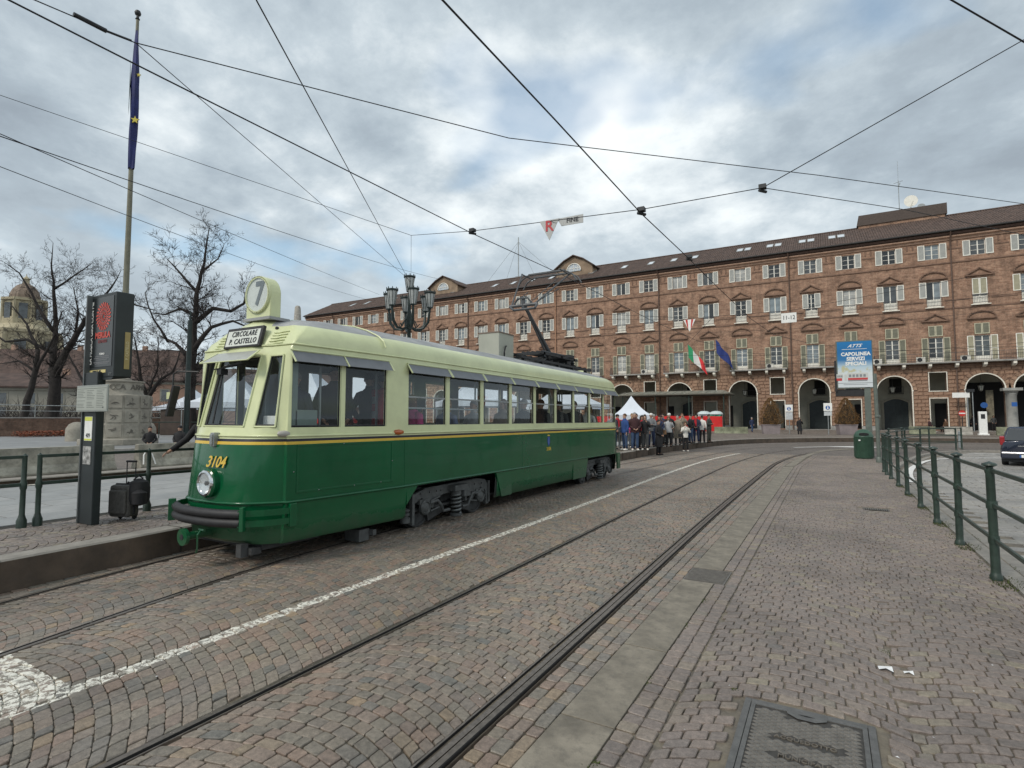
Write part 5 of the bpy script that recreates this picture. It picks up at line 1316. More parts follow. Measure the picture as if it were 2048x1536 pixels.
M_sky = mat('skylight_glass', (.62, .66, .69), .1, 0, .1, spec=.8); M_skf = mat('skylight_frame', (.30, .29, .27), .5, .2, .1)
for x, t_ in [(-84, .5), (-80, .5), (-73, .5), (-69.5, .5), (-58, .45), (-49.5, .45), (-45.8, .45), (-42.2, .45), (-38.6, .45), (-31.5, .45), (-26.4, .5), (-22.3, .5), (-18.9, .5), (-15.9, .5), (-9.9, .55), (-8.9, .55), (-6.1, .55), (-5.1, .55), (-2.2, .55), (-1.2, .55), (1.2, .55), (2.2, .55)]:
    c = Vector((x, ey+(ry_-ey)*t_, ez+(rz_-ez)*t_+.15)); bb = MB(); w = .78
    for q, s_ in (((-w/2, 0, 0), (.07, 1.9, .12)), ((w/2, 0, 0), (.07, 1.9, .12)), ((0, .92, 0), (w, .07, .12)), ((0, -.92, 0), (w, .07, .12))): bb.obox(c+R_s @ Vector(q), s_, R_s)
    sk = bb.build('skylight', M_skf, PAL); bb = MB(); bb.obox(c, (w-.06, 1.78, .05), R_s); bb.build('pane', M_sky, sk)
for x in (-60.2, -34.4):
    bb = MB(); w = 3.1; poly = [(-w, 24.2), (w, 24.2), (w, 25.9), (w*.55, 26.9), (0, 27.6), (-w*.55, 26.9), (-w, 25.9)]
    bb.prism([(x+a, z) for a, z in poly], 2.2, 7.5, 'xz'); d = bb.build('dormer', mat('dormer_brick', (.26, .19, .13), .85, 0, .2, 1), PAL)
    bb = MB(); rp = [(-w-.35, 25.85), (-w*.55, 27.1), (0, 27.85), (w*.55, 27.1), (w+.35, 25.85)]
    for (a, c), (e, f) in zip(rp, rp[1:]):
        bb.add([(x+a, 1.8, c), (x+e, 1.8, f), (x+e, 8, f), (x+a, 8, c), (x+a, 1.8, c-.16), (x+e, 1.8, f-.16), (x+e, 8, f-.16), (x+a, 8, c-.16)], [(0, 1, 2, 3), (4, 7, 6, 5), (0, 4, 5, 1), (0, 3, 7, 4), (1, 5, 6, 2)])
    bb.build('dormer_roof', M_tile, d); bb = MB(); n = 12; bb.prism([(x-1.15, 25.2), (x+1.15, 25.2)]+[(x+1.15*cos(pi*k/n), 25.3+1.1*sin(pi*k/n)) for k in range(n+1)], 2.1, 2.3, 'xz'); bb.build('window', mat('dormer_glass', (.45, .50, .54), .1, 0, .1), d)
    bb = MB(); 
    for k in (-.7, 0, .7): bb.box(x+k-.03, x+k+.03, 2.05, 2.1, 25.2, 26.3)
    bb.box(x-1.15, x+1.15, 2.05, 2.1, 25.65, 25.72); bb.tube([(x+1.2*cos(pi*k/n), 2.05, 25.3+1.15*sin(pi*k/n)) for k in range(n+1)], .08, 5); bb.build('window_bars', M_wf, d)
bb = MB(); bb.box(4.3, 13.4, 6.6, 13, 24.5, 27.1); ph = bb.build('rooftop_block', M_rust, PAL)
bb = MB(); bb.prism([(4.1, 27.1), (13.6, 27.1), (13.6, 28.45), (4.35, 28.45)], 6.45, 13.1, 'xz'); bb.build('metal_cladding', mat('dark_cladding', (.075, .055, .045), .6, .2, .15), ph)
t = thing('rooftop_antenna', 'tall thin antenna mast beside the satellite dishes on the palace roof', 'antenna', (8.95, FY+8, 28.4))
bb = MB(); bb.tube([(0, 0, 0), (0, 0, 4.4)], .05, 6); bb.tube([(0, 0, 4.2), (0, 0, 7.0)], .02, 5); bb.tube([(-.5, 0, 4.1), (.5, 0, 4.3)], .03, 5); bb.tube([(0, 0, 3.6), (.2, .2, 4.1)], .06, 5); bb.build('mast', M_steel, t)
t = thing('satellite_dish', 'pair of pale satellite dishes on the dark roof block', 'satellite dish', (10.2, FY+8, 28.4))
bb = MB(); bb.lathe([(.75, 0), (.55, .12), (.3, .2), (.001, .24)], 18, (0, 0, 1.45), 'y'); bb.tube([(0, .2, 0), (0, .2, 1.4)], .06, 6); bb.tube([(0, 0, .9), (.2, -.7, 1.2)], .03, 5); bb.build('dish', M_wf, t, smooth=True)
bb = MB(); bb.lathe([(.45, 0), (.3, .1), (.001, .14)], 14, (1.1, .3, .55), 'y'); bb.box(-.6, .9, .3, .9, 0, .35); bb.build('small_dish', M_steel, t)
t = thing('guyed_mast', 'thin guyed radio mast rising behind the palace roof', 'antenna', (-60, FY+30, 0))
bb = MB(); bb.tube([(0, 0, 20), (0, 0, 43)], .12, 5)
for z in (34, 30): bb.tube([(-.8, 0, z), (.8, 0, z)], .05, 4)
bb.build('mast', M_steel, t); bb = MB()
for dx in (-16, -6, 8, 17): bb.tube([(0, 0, 42), (dx, 0, 26)], .03, 4)
bb.build('guy_wires', M_steel, t)
# --- flags on the balcony
def flag(name, label, x, z, h, cols, mats, loc, sway):
    t = thing(name, label, 'flag', loc); bb = MB(); bb.tube([(0, 0, 0), (0, -.9, h*.9+.3)], .03, 6); bb.build('flagpole', M_steel, t)
    bb = MB(); nx, nz = 18, 14; Wf, Hf = 1.9, 1.6
    vs = []
    for i in range(nx+1):
        for j in range(nz+1):
            u, v = i/nx, j/nz
            px = u*Wf*sway[0]+.08*sin(u*9+v*2); pz = h-.1-v*Hf*.55-u*sway[1]; py = -.9+.18*sin(u*12+v*3)*u-v*.05
            px += v*.25*(1-u)*0; px += -.0; vs.append((px+v*.55*u, py, pz-v*.75*u*0-(v*Hf*.55)))
    fs = []; mi = []
    for i in range(nx):
        for j in range(nz): fs.append((i*(nz+1)+j, (i+1)*(nz+1)+j, (i+1)*(nz+1)+j+1, i*(nz+1)+j+1)); mi.append(min(len(mats)-1, int(i/nx*cols)))
    bb.v = vs; bb.f = fs; bb.m = mi; return bb.build('cloth', mats, t, smooth='all'), t
mg, mw, mr_ = mat('flag_green', (.02, .26, .11), .75, 0, .05), mat('flag_white', (.62, .62, .60), .75, 0, .03), mat('flag_red', (.62, .03, .035), .75, 0, .05)
mb = mat('flag_blue', (.012, .03, .16), .75, 0, .08)
flag('national_flag', 'hanging green, white and red flag on the balcony', 0, 0, 3.6, 3, [mg, mw, mr_], (-16.1, FY-1.0, 8.3), (1.05, 2.5))
flag('european_flag', 'hanging dark blue flag with stars on the balcony', 0, 0, 3.7, 1, [mb], (-12.5, FY-1.0, 8.6), (.85, 2.3))
# canopy in front of the arcade
t = thing('canopy', 'long low glass and metal canopy in front of the arcade', 'canopy', (-17.5, FY-3.2, GZ))
bb = MB(); bb.prism([(-3.0, 4.42), (3.1, 4.42), (3.1, 4.55), (-3.0, 4.55)], -7.2, 7.0, 'yz'); bb.build('fascia', mat('canopy_metal', (.16, .15, .12), .5, .2, .1), t)
bb = MB(); bb.add([(-7.2, -3, 4.56), (7.0, -3, 4.56), (6.0, .3, 5.05), (-6.2, .3, 5.05), (7.0, 3.1, 4.56), (-7.2, 3.1, 4.56)], [(0, 1, 2, 3), (3, 2, 4, 5), (1, 4, 2), (0, 3, 5)])
for k in range(14): x = -6.9+k*1.02; bb.tube([(x, -3, 4.58), (x+.0, .2, 5.06)], .03, 4)
bb.build('canopy_roof', mat('canopy_glass', (.27, .28, .24), .35, .1, .15, 1), t)
for x in (-6.5, -2.1, 2.2, 6.4):
    bb = MB(); bb.cyl((x, -2.5, 0), (x, -2.5, 4.42), .07, n=8); bb.build('post', M_iron, t)
# ================================================================== STREET FURNITURE
random.seed(21)
GP = 'green iron posts and rails'
# --- right fence: continuous green rail fence, posts as parts
def post_mesh(h=1.32, n=10):
    bb = MB(); bb.lathe([(.062, 0), (.062, .05), (.05, .07), (.047, .10), (.043, h-.10), (.05, h-.08), (.05, h-.05), (.035, h-.04), (.035, h-.02), (.075, h), (.068, h+.02), (.001, h+.045)], n)
    for z in (.46, .86): bb.lathe([(.054, z-.045), (.056, z-.02), (.056, z+.02), (.054, z+.045)], n)
    return bb.mesh('post', M_iron, smooth=True)
mpost = post_mesh()
def rail_fence(name, label, pts, zb=0., rails=(.46, .86, 1.26), me=None, sz=(.045, .03), group=None):
    t = thing(name, label, 'fence', (pts[0][0], pts[0][1], zb), group=group); o0 = Vector(pts[0])
    for p in pts: add(me or mpost, 'post', t, (p[0]-o0.x, p[1]-o0.y, 0), (random.uniform(-.01, .01), random.uniform(-.01, .01), random.uniform(0, 3)))
    for a, c in zip(pts, pts[1:]):
        a, c = Vector(a)-o0, Vector(c)-o0; d = c-a; R = Matrix.Rotation(atan2(d.y, d.x), 3, 'Z')
        for z in rails:
            bb = MB(); m = (a+c)/2; bb.obox((m.x, m.y, z), (d.length, sz[1], sz[0]), R); bb.build('rail', M_iron, t, bevel=.004)
    return t
ys = [2.4, 4.4, 6.4, 8.43, 10.46, 12.4, 14.4, 16.6, 18.6, 20.6, 22.0, 23.1]
rail_fence('railing', 'long green iron fence along the right pavement edge', [(1.64, y) for y in ys])
mpost2 = post_mesh(1.28)
rail_fence('railing', 'short green iron fence crossing the traffic island beyond the litter bin', [(2.1, 27.5), (2.75, 31.0), (3.4, 34.6), (4.5, 38.5), (6.35, 40.2)], me=mpost2)
rail_fence('railing', 'green iron fence turning the far corner of the traffic island', [(2.9, 36.6), (3.9, 41.0), (5.4, 42.4), (6.9, 42.0)], me=mpost2)
def post_l():
    bb = MB(); bb.lathe([(.06, 0), (.06, .10), (.045, .14), (.034, .18), (.032, .52), (.042, .55), (.042, .62), (.032, .65), (.030, .98), (.034, 1.0), (.001, 1.035)], 10); return bb.mesh('post', M_iron, smooth=True)
ml = post_l()
rail_fence('railing', 'green two-rail fence left of the dark stop post', [(-9.8, -2.0), (-9.8, 1.1), (-9.82, 3.38)], PZ, (.6, .985), ml)
rail_fence('railing', 'green two-rail fence between the stop post and the tram', [(-9.82, 3.56), (-9.78, 5.0), (-9.75, 6.6), (-9.75, 8.6), (-9.75, 10.6), (-9.7, 12.6), (-9.7, 14.6)], PZ, (.6, .985), ml)
# --- stop totem
M_tot = mat('totem_grey', (.020, .026, .028), .5, .1, .15, 3)
M_poster = mat('poster_black', (.010, .013, .014), .25, 0, .1); M_ed = mat('poster_red', (.55, .055, .03), .4, 0, 0); M_edd = mat('poster_dark_red', (.18, .02, .02), .4, 0, 0)
t = thing('stop_sign', 'tall dark tram stop post with a black poster box and timetable board', 'stop sign', (-9.33, 4.0, PZ))
bb = MB(); bb.box(-.20, .17, -.06, .05, 0, 2.2); bb.build('post', M_tot, t, bevel=.01)
bb = MB(); bb.box(-.235, -.205, -.075, .06, 0, 3.36); bb.build('side_plate', M_steel if 0 else mat('totem_edge', (.10, .11, .11), .5, .2, .1), t)
bb = MB(); bx0, bx1, bz0, bz1 = -.36, .48, 2.12, 3.36
bb.box(bx0, bx1, 0, .24, bz0, bz1); pb = bb.build('poster_box', M_tot, t, bevel=.012)
bb = MB(); bb.add([(bx0, 0, bz0), (bx1, 0, bz0), (bx1, .24, bz0), (bx0, .24, bz0), (bx0+.1, 0.0, bz0-.04), (bx1-.06, 0.0, bz0-.04)], [(0, 1, 5, 4), (3, 4, 5, 2), (0, 4, 3), (1, 2, 5)]); bb.build('box_bottom', M_tot, pb)
bb = MB(); bb.box(bx0+.07, bx1-.06, -.006, -.002, bz0+.16, bz1-.05); ps = bb.build('poster', M_poster, pb)
bb = MB(); bb.box(bx0+.075, bx0+.135, -.009, -.006, bz0+.165, bz1-.06); bb.build('poster_stripe', M_edd, ps)
text('LA MUSICA GIRA CON ME', .083, M_white, ps, (bx0+.175, -.009, (bz0+bz1)/2+.05), (pi/2, -pi/2, 0), bold=.0015, space=.97, ext=.001)
cz = bz1-.34; cx0 = .145
bb = MB()
for ring, (r0, r1, nn_) in enumerate(((.145, .205, 22), (.085, .135, 22), (.03, .07, 12))):
    for k in range(nn_):
        a = 2*pi*k/nn_; w = .5*2*pi/nn_
        P_ = lambda r, an: (cx0+r*cos(an), -.010, cz+r*sin(an))
        bb.add([P_(r0, a), P_(r0+.004, a+w*1.1), P_(r1, a+w*1.9), P_(r1+.012, a+w*1.2), P_((r0+r1)/2, a+w*.35)], [(0, 1, 2, 3, 4)])
bb.lathe([(.050, -.010), (.030, -.010), (.030, -.008), (.050, -.008)], 20, (cx0, 0, cz), 'y', cap=False)
stuff(bb.build('radial_emblem', M_ed, ps))
text('MERULA', .125, M_ed, ps, (cx0, -.010, bz0+.62), bold=.004, ext=.001, sx=.92); text('EXPRESS', .062, M_edd, ps, (cx0, -.010, bz0+.53), bold=.002, ext=.001, space=1.1)
M_txt = mat('fine_print', (.20, .20, .21), .6, 0, 0)
text('TORINO', .04, M_white, ps, (cx0, -.010, bz0+.345), ext=.001, bold=.001)
bb = MB()
for k, (z, w) in enumerate(((.31, .2), (.285, .23), (.26, .16), (.225, .24), (.205, .2))): bb.box(cx0-w, cx0+w, -.009, -.007, bz0+z-.003, bz0+z+.003)
stuff(bb.build('fine_print', M_txt, ps))
bb = MB(); bb.box(bx0+.12, bx1-.22, -.005, -.001, bz0+.07, bz0+.115); y_ = bb.build('yellow_label', mat('label_yellow', (.62, .52, .22), .5, 0, .05), pb)
text('FERMATA 409', .04, M_ink, y_, ((bx0+bx1)/2-.05, -.007, bz0+.092), ext=.001, bold=.001)
bb = MB(); bb.lathe([(.022, 0), (.022, -.003)], 14, (bx0+.14, -.002, bz0+.035), 'y'); bb.build('round_logo', M_white, pb)
text('GTT', .045, M_steel, pb, (bx1-.1, -.004, bz0+.045), ext=.001, shear=.3)
bb = MB(); bb.box(bx1+.001, bx1+.006, .13, .20, bz0+.12, bz0+.66); sp = bb.build('side_label', mat('label_ochre', (.33, .25, .10), .5, 0, .05), pb)
text('P. CASTELLO', .055, mat('label_pale', (.62, .55, .35), .5, 0, 0), sp, (bx1+.008, .165, bz0+.39), (pi/2, -pi/2, pi/2), ext=.001, sx=.85)
M_tt = mat('timetable_paper', (.34, .36, .32), .45, 0, .06, 3)
for nm_, x0, x1, y0, z0, z1 in (('timetable_back', -.36, .1, .08, 1.62, 2.0), ('timetable', -.24, .66, -.14, 1.62, 2.0)):
    bb = MB(); bb.box(x0, x1, y0, y0+.02, z0, z1); o = bb.build(nm_, mat('timetable_frame', (.27, .29, .27), .5, .1, .05), t, bevel=.006)
    bb = MB(); bb.box(x0+.02, x1-.02, y0-.003, y0-.001, z0+.025, z1-.03); o2 = bb.build('paper', M_tt, o)
    bb = MB()
    for r_ in range(11):
        for c_ in range(3):
            if random.random() < .9:
                xx = x0+.04+c_*(x1-x0-.06)/3; z = z1-.08-r_*.024
                bb.box(xx, xx+(x1-x0-.1)/3*random.uniform(.55, .92), y0-.005, y0-.004, z, z+.005)
    bb.box(x0+.03, x1-.03, y0-.005, y0-.004, z1-.052, z1-.046); bb.box(x1-.13, x1-.09, y0-.005, y0-.004, z0+.05, z0+.07)
    stuff(bb.build('printed_lines', mat('print_dark', (.09, .10, .09), .6, 0, 0), o2))
bb = MB(); bb.box(-.13, .09, -.067, -.061, 1.20, 1.55); st = bb.build('stop_notice', M_white, t)
bb = MB(); bb.box(-.125, .085, -.069, -.067, 1.49, 1.545); bb.box(-.125, .085, -.069, -.067, 1.205, 1.23); bb.build('yellow_band', mat('notice_yellow', (.62, .66, .10), .5, 0, 0), st)
text('409', .085, M_ink, st, (-.02, -.069, 1.275), bold=.0005, ext=.001)
bb = MB(); bb.box(-.15, .08, -.066, -.061, .86, 1.12); sk = bb.build('worn_sticker', mat('worn_sticker', (.30, .30, .29), .6, 0, .9, 14, dirt=.9), t)
# --- suitcase and backpack
M_case = mat('suitcase_cloth', (.075, .072, .066), .8, 0, .2, 20, .3, 90); M_bk = mat('bag_black', (.014, .014, .016), .8, 0, .2, 20, .2, 60)
t = thing('suitcase', 'grey wheeled suitcase with raised handle behind the stop post', 'suitcase', (-9.26, 4.42, PZ), radians(20)); t.scale = (.86, .9, .88)
bb = MB(); bb.box(-.20, .20, -.13, .10, .06, .60); bb.build('shell', M_case, t, bevel=.045)
bb = MB(); bb.box(-.17, .17, -.17, -.12, .12, .52); bb.build('front_pocket', M_case, t, bevel=.03); bb = MB(); bb.tube([(-.205, -.02, .1), (-.205, -.02, .56), (-.16, -.02, .605), (.16, -.02, .605), (.205, -.02, .56), (.205, -.02, .1)], .018, 6); bb.build('black_band', M_bk, t, smooth=True)
bb = MB(); bb.tube([(-.09, .1, .5), (-.09, .1, .98)], .009, 6); bb.tube([(.09, .1, .5), (.09, .1, .98)], .009, 6); bb.tube([(-.10, .1, .985), (.10, .1, .985)], .018, 8); bb.build('handle', M_black, t)
for x in (-.14, .14):
    bb = MB(); bb.lathe([(.04, -.015), (.045, 0), (.04, .015)], 12, (x, .06, .045), 'x'); bb.box(x-.03, x+.03, .02, .1, .06, .1); bb.build('wheel', M_black, t)
t = thing('backpack', 'black backpack resting on the suitcase behind it', 'backpack', (-9.08, 4.52, PZ-.06)); t.scale = (.9, .9, .9)
bb = MB(); bb.lathe([(.04, 0), (.13, .03), (.16, .12), (.16, .3), (.13, .40), (.04, .45)], 12, (0, 0, .30)); bb.lathe([(.03, 0), (.10, .02), (.11, .2), (.03, .25)], 10, (.13, -.06, .33)); bb.build('bag', M_bk, t, smooth=True)
bb = MB(); bb.tube([(-.1, -.1, .38), (-.18, -.2, .5), (-.12, -.1, .7)], .018, 6); bb.tube([(.02, -.1, .74), (.02, -.02, .80), (.02, .05, .75)], .012, 6); bb.build('strap', M_bk, t, smooth=True)
# --- jersey barriers
M_bar = mat('barrier_concrete', (.30, .285, .235), .85, 0, .3, 2.2, .3, 30, dirt=.75); M_barg = mat('barrier_mossy', (.20, .21, .14), .9, 0, .35, 2., .3, 20, dirt=.5)
def jersey(x, y, L_, rz, label, z=.44, h=.68, m=None, graffiti=False, group='concrete barriers beside the monument'):
    t = thing('concrete_barrier', label, 'barrier', (x, y, z), rz, group)
    bb = MB(); bb.prism([(-.27, 0), (.27, 0), (.27, .06), (.14, h*.35), (.09, h), (-.09, h), (-.14, h*.35), (-.27, .06)], -L_/2, L_/2, 'xz'); bb.build('block', m or M_bar, t, bevel=.02)
    bb = MB(); bb.box(-.085, .085, -L_/2+.02, L_/2-.02, h, h+.004); bb.build('pale_top', mat('barrier_top', (.42, .40, .33), .85, 0, .2, 4, dirt=.4), t)  # paler strip along the barrier top
    if graffiti:
        bb = MB(); pts = [(.285, -L_/2+.06, .12), (.20, -L_/2+.10, .38), (.14, -L_/2+.2, .5), (.17, -L_/2+.34, .4), (.26, -L_/2+.40, .1)]; bb.tube(pts, .018, 5); bb.build('paint_splash', M_white, t)
    return t
jersey(-17.5, 1.2, 3.9, radians(1), 'stained concrete barrier at the far left behind the fence')
jersey(-17.35, 5.75, 4.4, radians(2), 'stained concrete barrier behind the dark stop post')
jersey(-17.15, 10.9, 5.0, radians(1), 'concrete barrier with a white paint splash on its end', graffiti=True)
jersey(-17.05, 16.5, 5.0, 0, 'concrete barrier hidden mostly behind the tram front')
jersey(-9.0, 63.0, 3.4, radians(-68), 'mossy green concrete barrier between the red fence and the first planter', z=.17, h=.75, m=M_barg, group='mossy concrete barriers by the arcade')
for x, l in ((8.3, 'mossy concrete barrier below the seated pair'), (11.2, 'grey concrete barrier left of the white parking meter'), (15.6, 'mossy concrete barrier right of the white parking meter')):
    jersey(x, 69.5, 3.0 if x > 12 else 2.2, radians(90), l, z=.2, h=.8, m=M_barg if x != 11.2 else M_conc, group='mossy concrete barriers by the arcade')
# --- monument with flagpole
M_mon = mat('monument_stone', (.30, .28, .235), .85, 0, .18, 1.5, .4, 20, dirt=.5)
t = thing('monument', 'round carved stone monument base with relief panels', 'monument', (-29.9, 13.9, .6), radians(-20))
bb = MB(); bb.lathe([(1.62, 0), (1.62, .28), (1.42, .29), (1.36, .30)], 12); bb.build('step', M_mon, t, bevel=.02)
bb = MB(); bb.lathe([(1.30, .28), (1.27, 2.36), (1.0, 2.40)], 12); bb.build('drum', M_mon, t, bevel=.01)
nseg = 12
M_rel = mat('relief_dark', (.15, .14, .12), .9, 0, .2, 6)
for k in range(nseg):
    a = 2*pi*(k+.5)/nseg
    for r_ in range(3):
        z0 = .36+r_*.68; R = Matrix.Rotation(a, 3, 'Z'); rr_ = 1.27*cos(pi/nseg)-.0
        bb = MB(); bb.obox(R @ Vector((rr_+.012, 0, z0+.31)), (.07, .58, .58), R); p_ = bb.build('relief_panel', M_mon, t, bevel=.01)
        bb = MB(); rnd = random.Random(k*7+r_); c = R @ Vector((rr_+.05, 0, z0+.31)); ty = R @ Vector((0, 1, 0))
        for _ in range(4):
            a1 = rnd.uniform(0, 3.1); l = rnd.uniform(.08, .17); off_ = ty*rnd.uniform(-.08, .08)+Vector((0, 0, rnd.uniform(-.12, .12)))
            bb.tube([c+off_-ty*l*cos(a1)-Vector((0, 0, l*sin(a1)*.6)), c+off_, c+off_+ty*l*cos(a1+.7)+Vector((0, 0, l*sin(a1+.7)*.6))], .022, 5)
        bb.build('relief_carving', M_rel, p_)
bb = MB(); bb.lathe([(.95, 2.38), (.93, 2.46), (.90, 2.50), (.90, 2.98), (.97, 3.0), (.97, 3.06), (.5, 3.10)], 20); bb.build('inscription_drum', M_mon, t, smooth=True)
for k, ch in enumerate('PIETRO MICCA ARMATA'):
    a = radians(-150)+k*radians(13.5); text(ch, .36, M_rel, t, (.915*cos(a), .915*sin(a), 2.74), (pi/2, 0, a+pi/2), ext=.012)
bb = MB(); bb.lathe([(.42, 3.08), (.40, 3.18), (.24, 3.25), (.20, 3.6), (.30, 3.66), (.36, 3.74), (.22, 3.8), (.20, 4.6), (.17, 4.62)], 16); bb.build('pole_base', M_mon, t, smooth=True)
t2 = thing('flagpole', 'tall grey flagpole standing on the monument', 'flagpole', (-29.9, 13.9, 5.2))
bb = MB(); bb.tube([(0, 0, 0), (0, 0, 6), (0, 0, 16.9)], [.145, .12, .07], 10); bb.build('pole', mat('pole_olive', (.17, .165, .12), .6, .2, .12, 3), t2)
bb = MB(); bb.lathe([(.07, 16.9), (.11, 16.95), (.07, 17.0), (.06, 17.12), (.13, 17.18), (.15, 17.28), (.11, 17.38), (.001, 17.42)], 10); bb.build('finial', M_dark, t2, smooth=True)
for z in (.2, 1.0, 1.8): bb = MB(); bb.lathe([(.16, z), (.2, z+.04), (.16, z+.08)], 10); bb.build('collar', M_mon, t2)
t3 = thing('furled_flag', 'limp dark blue flag with yellow stars hanging down the flagpole', 'flag', (-29.9, 13.9, 5.2))
bb = MB(); nz = 30; ring = 12; 
for j in range(nz+1):
    v = j/nz; z = 16.3-v*7.2; w = .08+.17*min(1, v*3)*(1-.55*max(0, v-.75)*4*.6); 
    for k in range(ring):
        a = 2*pi*k/ring; f_ = 1+.35*cos(3*a+v*5); bb.v.append((.05+w*cos(a)*f_*.75, -.02+w*.6*sin(a)*f_, z+.05*sin(4*a)))
for j in range(nz):
    for k in range(ring): bb.f.append((j*ring+k, j*ring+(k+1) % ring, (j+1)*ring+(k+1) % ring, (j+1)*ring+k)); bb.m.append(0)
fl = bb.build('cloth', mat('eu_flag', (.014, .022, .11), .75, 0, .2, 2), t3, smooth=True)
bb = MB(); bb.add([(-.10, -.20, 14.9), (.02, -.22, 12.2), (-.30, -.1, 11.9), (-.20, -.1, 13.4)], [(0, 1, 2, 3)]); bb.build('flag_fold', mat('flag_fold', (.05, .07, .07), .8, 0, .2), t3)
def star(r): return [((r if k % 2 == 0 else r*.4)*sin(2*pi*k/10), (r if k % 2 == 0 else r*.4)*cos(2*pi*k/10)) for k in range(10)]
for x, z, r in ((.14, 11.55, .20), (.22, 13.9, .10)):
    bb = MB(); Rz = Matrix.Rotation(radians(50), 3, 'Z'); n = 10; vs = []
    for d in (-.27, -.21): vs += [tuple(Rz @ Vector((x+a, d, 0))+Vector((0, 0, z+c))) for a, c in star(r)]
    bb.add(vs, [tuple(range(10)), tuple(range(10, 20))[::-1]]+[(i, 10+i, 10+(i+1) % 10, (i+1) % 10) for i in range(10)]); bb.build('star', mat('star_yellow', (.62, .52, .08), .6, 0, 0), fl)
for x, y, l in ((-36.0, 14.6, 'round-topped stone bollard left of the monument'), (-35.2, 17.8, 'round-topped stone bollard right of the monument')):
    t = thing('bollard', l, 'bollard', (x, y, .6), group='stone bollards beside the monument'); bb = MB(); bb.lathe([(.50, 0), (.50, .55), (.48, .7), (.36, .92), (.18, 1.03), (.001, 1.06)], 20); bb.build('stone', M_mon, t, smooth=True)
# --- litter bin, sign board
M_bin = mat('bin_green', (.035, .085, .055), .45, 0, .12, 6, dirt=.25)
t = thing('litter_bin', 'dark green domed litter bin at the end of the pavement', 'litter bin', (1.42, 30.4, 0))
bb = MB(); bb.lathe([(.36, .03), (.385, .08), (.385, .98), (.40, 1.0), (.38, 1.10), (.30, 1.24), (.16, 1.33), (.001, 1.36)], 24); bb.lathe([(.33, 0), (.33, .04)], 16); bb.build('body', M_bin, t, smooth=True)
bb = MB(); n = 12; R = Matrix.Rotation(radians(0), 3, 'Z')
bb.prism([(.20*cos(2*pi*k/n), 1.13+.065*sin(2*pi*k/n)) for k in range(n)], -.405, -.30, 'xz'); bb.build('opening', M_void, t)
bb = MB(); bb.box(-.22, -.14, -.395, -.37, .82, .88); bb.build('sticker', M_white, t)
bb = MB()
for k in range(20): a = 2*pi*k/20; bb.box(.392*cos(a)-.005, .392*cos(a)+.005, .392*sin(a)-.005, .392*sin(a)+.005, .1, .96)
stuff(bb.build('ribs', M_bin, t))
M_pg = mat('post_greygreen', (.13, .15, .13), .5, .2, .12, 5)
t = thing('sign_board', 'tall blue and white stop board on grey posts above the litter bin', 'sign', (1.84, 31.6, 0), radians(4))
bb = MB(); bb.box(-.26, .0, -.05, .05, 0, 3.5); bb.box(-.30, .04, -.09, .09, 0, .04); bb.build('wide_post', M_pg, t, bevel=.01)
bb = MB(); z0, z1, x0, x1 = 3.36, 5.60, -1.34, .10
bb.box(x0-.05, x1+.04, -.05, .08, z0-.06, z1+.05); bd = bb.build('board_frame', M_pg, t, bevel=.01)
bb = MB(); bb.box(x0-.12, x0-.03, -.03, .25, z0-.2, z1-.9); bb.box(x0-.1, x1-.2, .02, .3, z0-.42, z0-.08); bb.build('display_box', M_black, t, bevel=.01)
pm = bpy.data.materials.new('stop_poster'); pm.use_nodes = True; tt = pm.node_tree; bs_ = tt.nodes['Principled BSDF']; tcn = N(tt, 'ShaderNodeTexCoord'); s_ = N(tt, 'ShaderNodeSeparateXYZ'); L(tt, tcn.outputs['Object'], s_.inputs[0])
zf = math_n(tt, 'DIVIDE', math_n(tt, 'SUBTRACT', s_.outputs[2], z0), z1-z0)
c_ = ramp(tt, zf, [(0., (.62, .66, .68)), (.30, (.62, .66, .66)), (.44, (.45, .58, .66)), (.60, (.03, .17, .38)), (.80, (.01, .14, .36)), (1., (.01, .17, .42))])
c_ = mixc(tt, math_n(tt, 'MULTIPLY', ramp(tt, noise_n(tt, tcn.outputs['Object'], 3.2, 4, .6), [(.5, 0.), (.6, .75)]), ramp(tt, zf, [(.30, 0.), (.34, 1.), (.46, 1.), (.5, 0.)])), c_, (.50, .44, .18))
L(tt, c_, bs_.inputs['Base Color']); bs_.inputs['Roughness'].default_value = .35
bb = MB(); bb.box(x0, x1, -.062, -.052, z0, z1); po = bb.build('poster', pm, bd); cxm = (x0+x1)/2
for k, s in enumerate(('CAPOLINEA', 'SERVIZI', 'SPECIALI')): text(s, .235, M_white, po, (cxm+.05, -.066, z1-.62-k*.235), bold=.011, ext=.002, sx=.93, space=1.05)
text('ATTS', .22, M_white, po, (cxm, -.066, z1-.22), bold=.004, shear=.5, ext=.002, sx=1.1); bb = MB(); bb.box(cxm-.52, cxm+.52, -.066, -.063, z1-.385, z1-.365); bb.build('logo_line', M_white, po)
mpr, mpw, mpk = mat('print_red', (.50, .05, .05), .4, 0, 0), mat('print_pale', (.55, .56, .53), .4, 0, 0), mat('print_grey', (.22, .24, .25), .4, 0, 0)
bb = MB(); bb.box(cxm-.30, cxm+.52, -.067, -.063, z0+.36, z0+.46); bb.box(cxm-.78, cxm-.55, -.067, -.063, z0+.33, z0+.46); bb.build('printed_tram_red', mpr, po)
bb = MB(); bb.box(cxm-.32, cxm+.54, -.066, -.062, z0+.46, z0+.70); bb.box(cxm-.78, cxm-.5, -.066, -.062, z0+.46, z0+.66); bb.box(cxm-.45, cxm-.34, -.066, -.062, z0+.33, z0+.64); bb.build('printed_tram_pale', mpw, po)
bb = MB()
for k in range(5): bb.box(cxm-.26+k*.15, cxm-.16+k*.15, -.068, -.066, z0+.5, z0+.63)
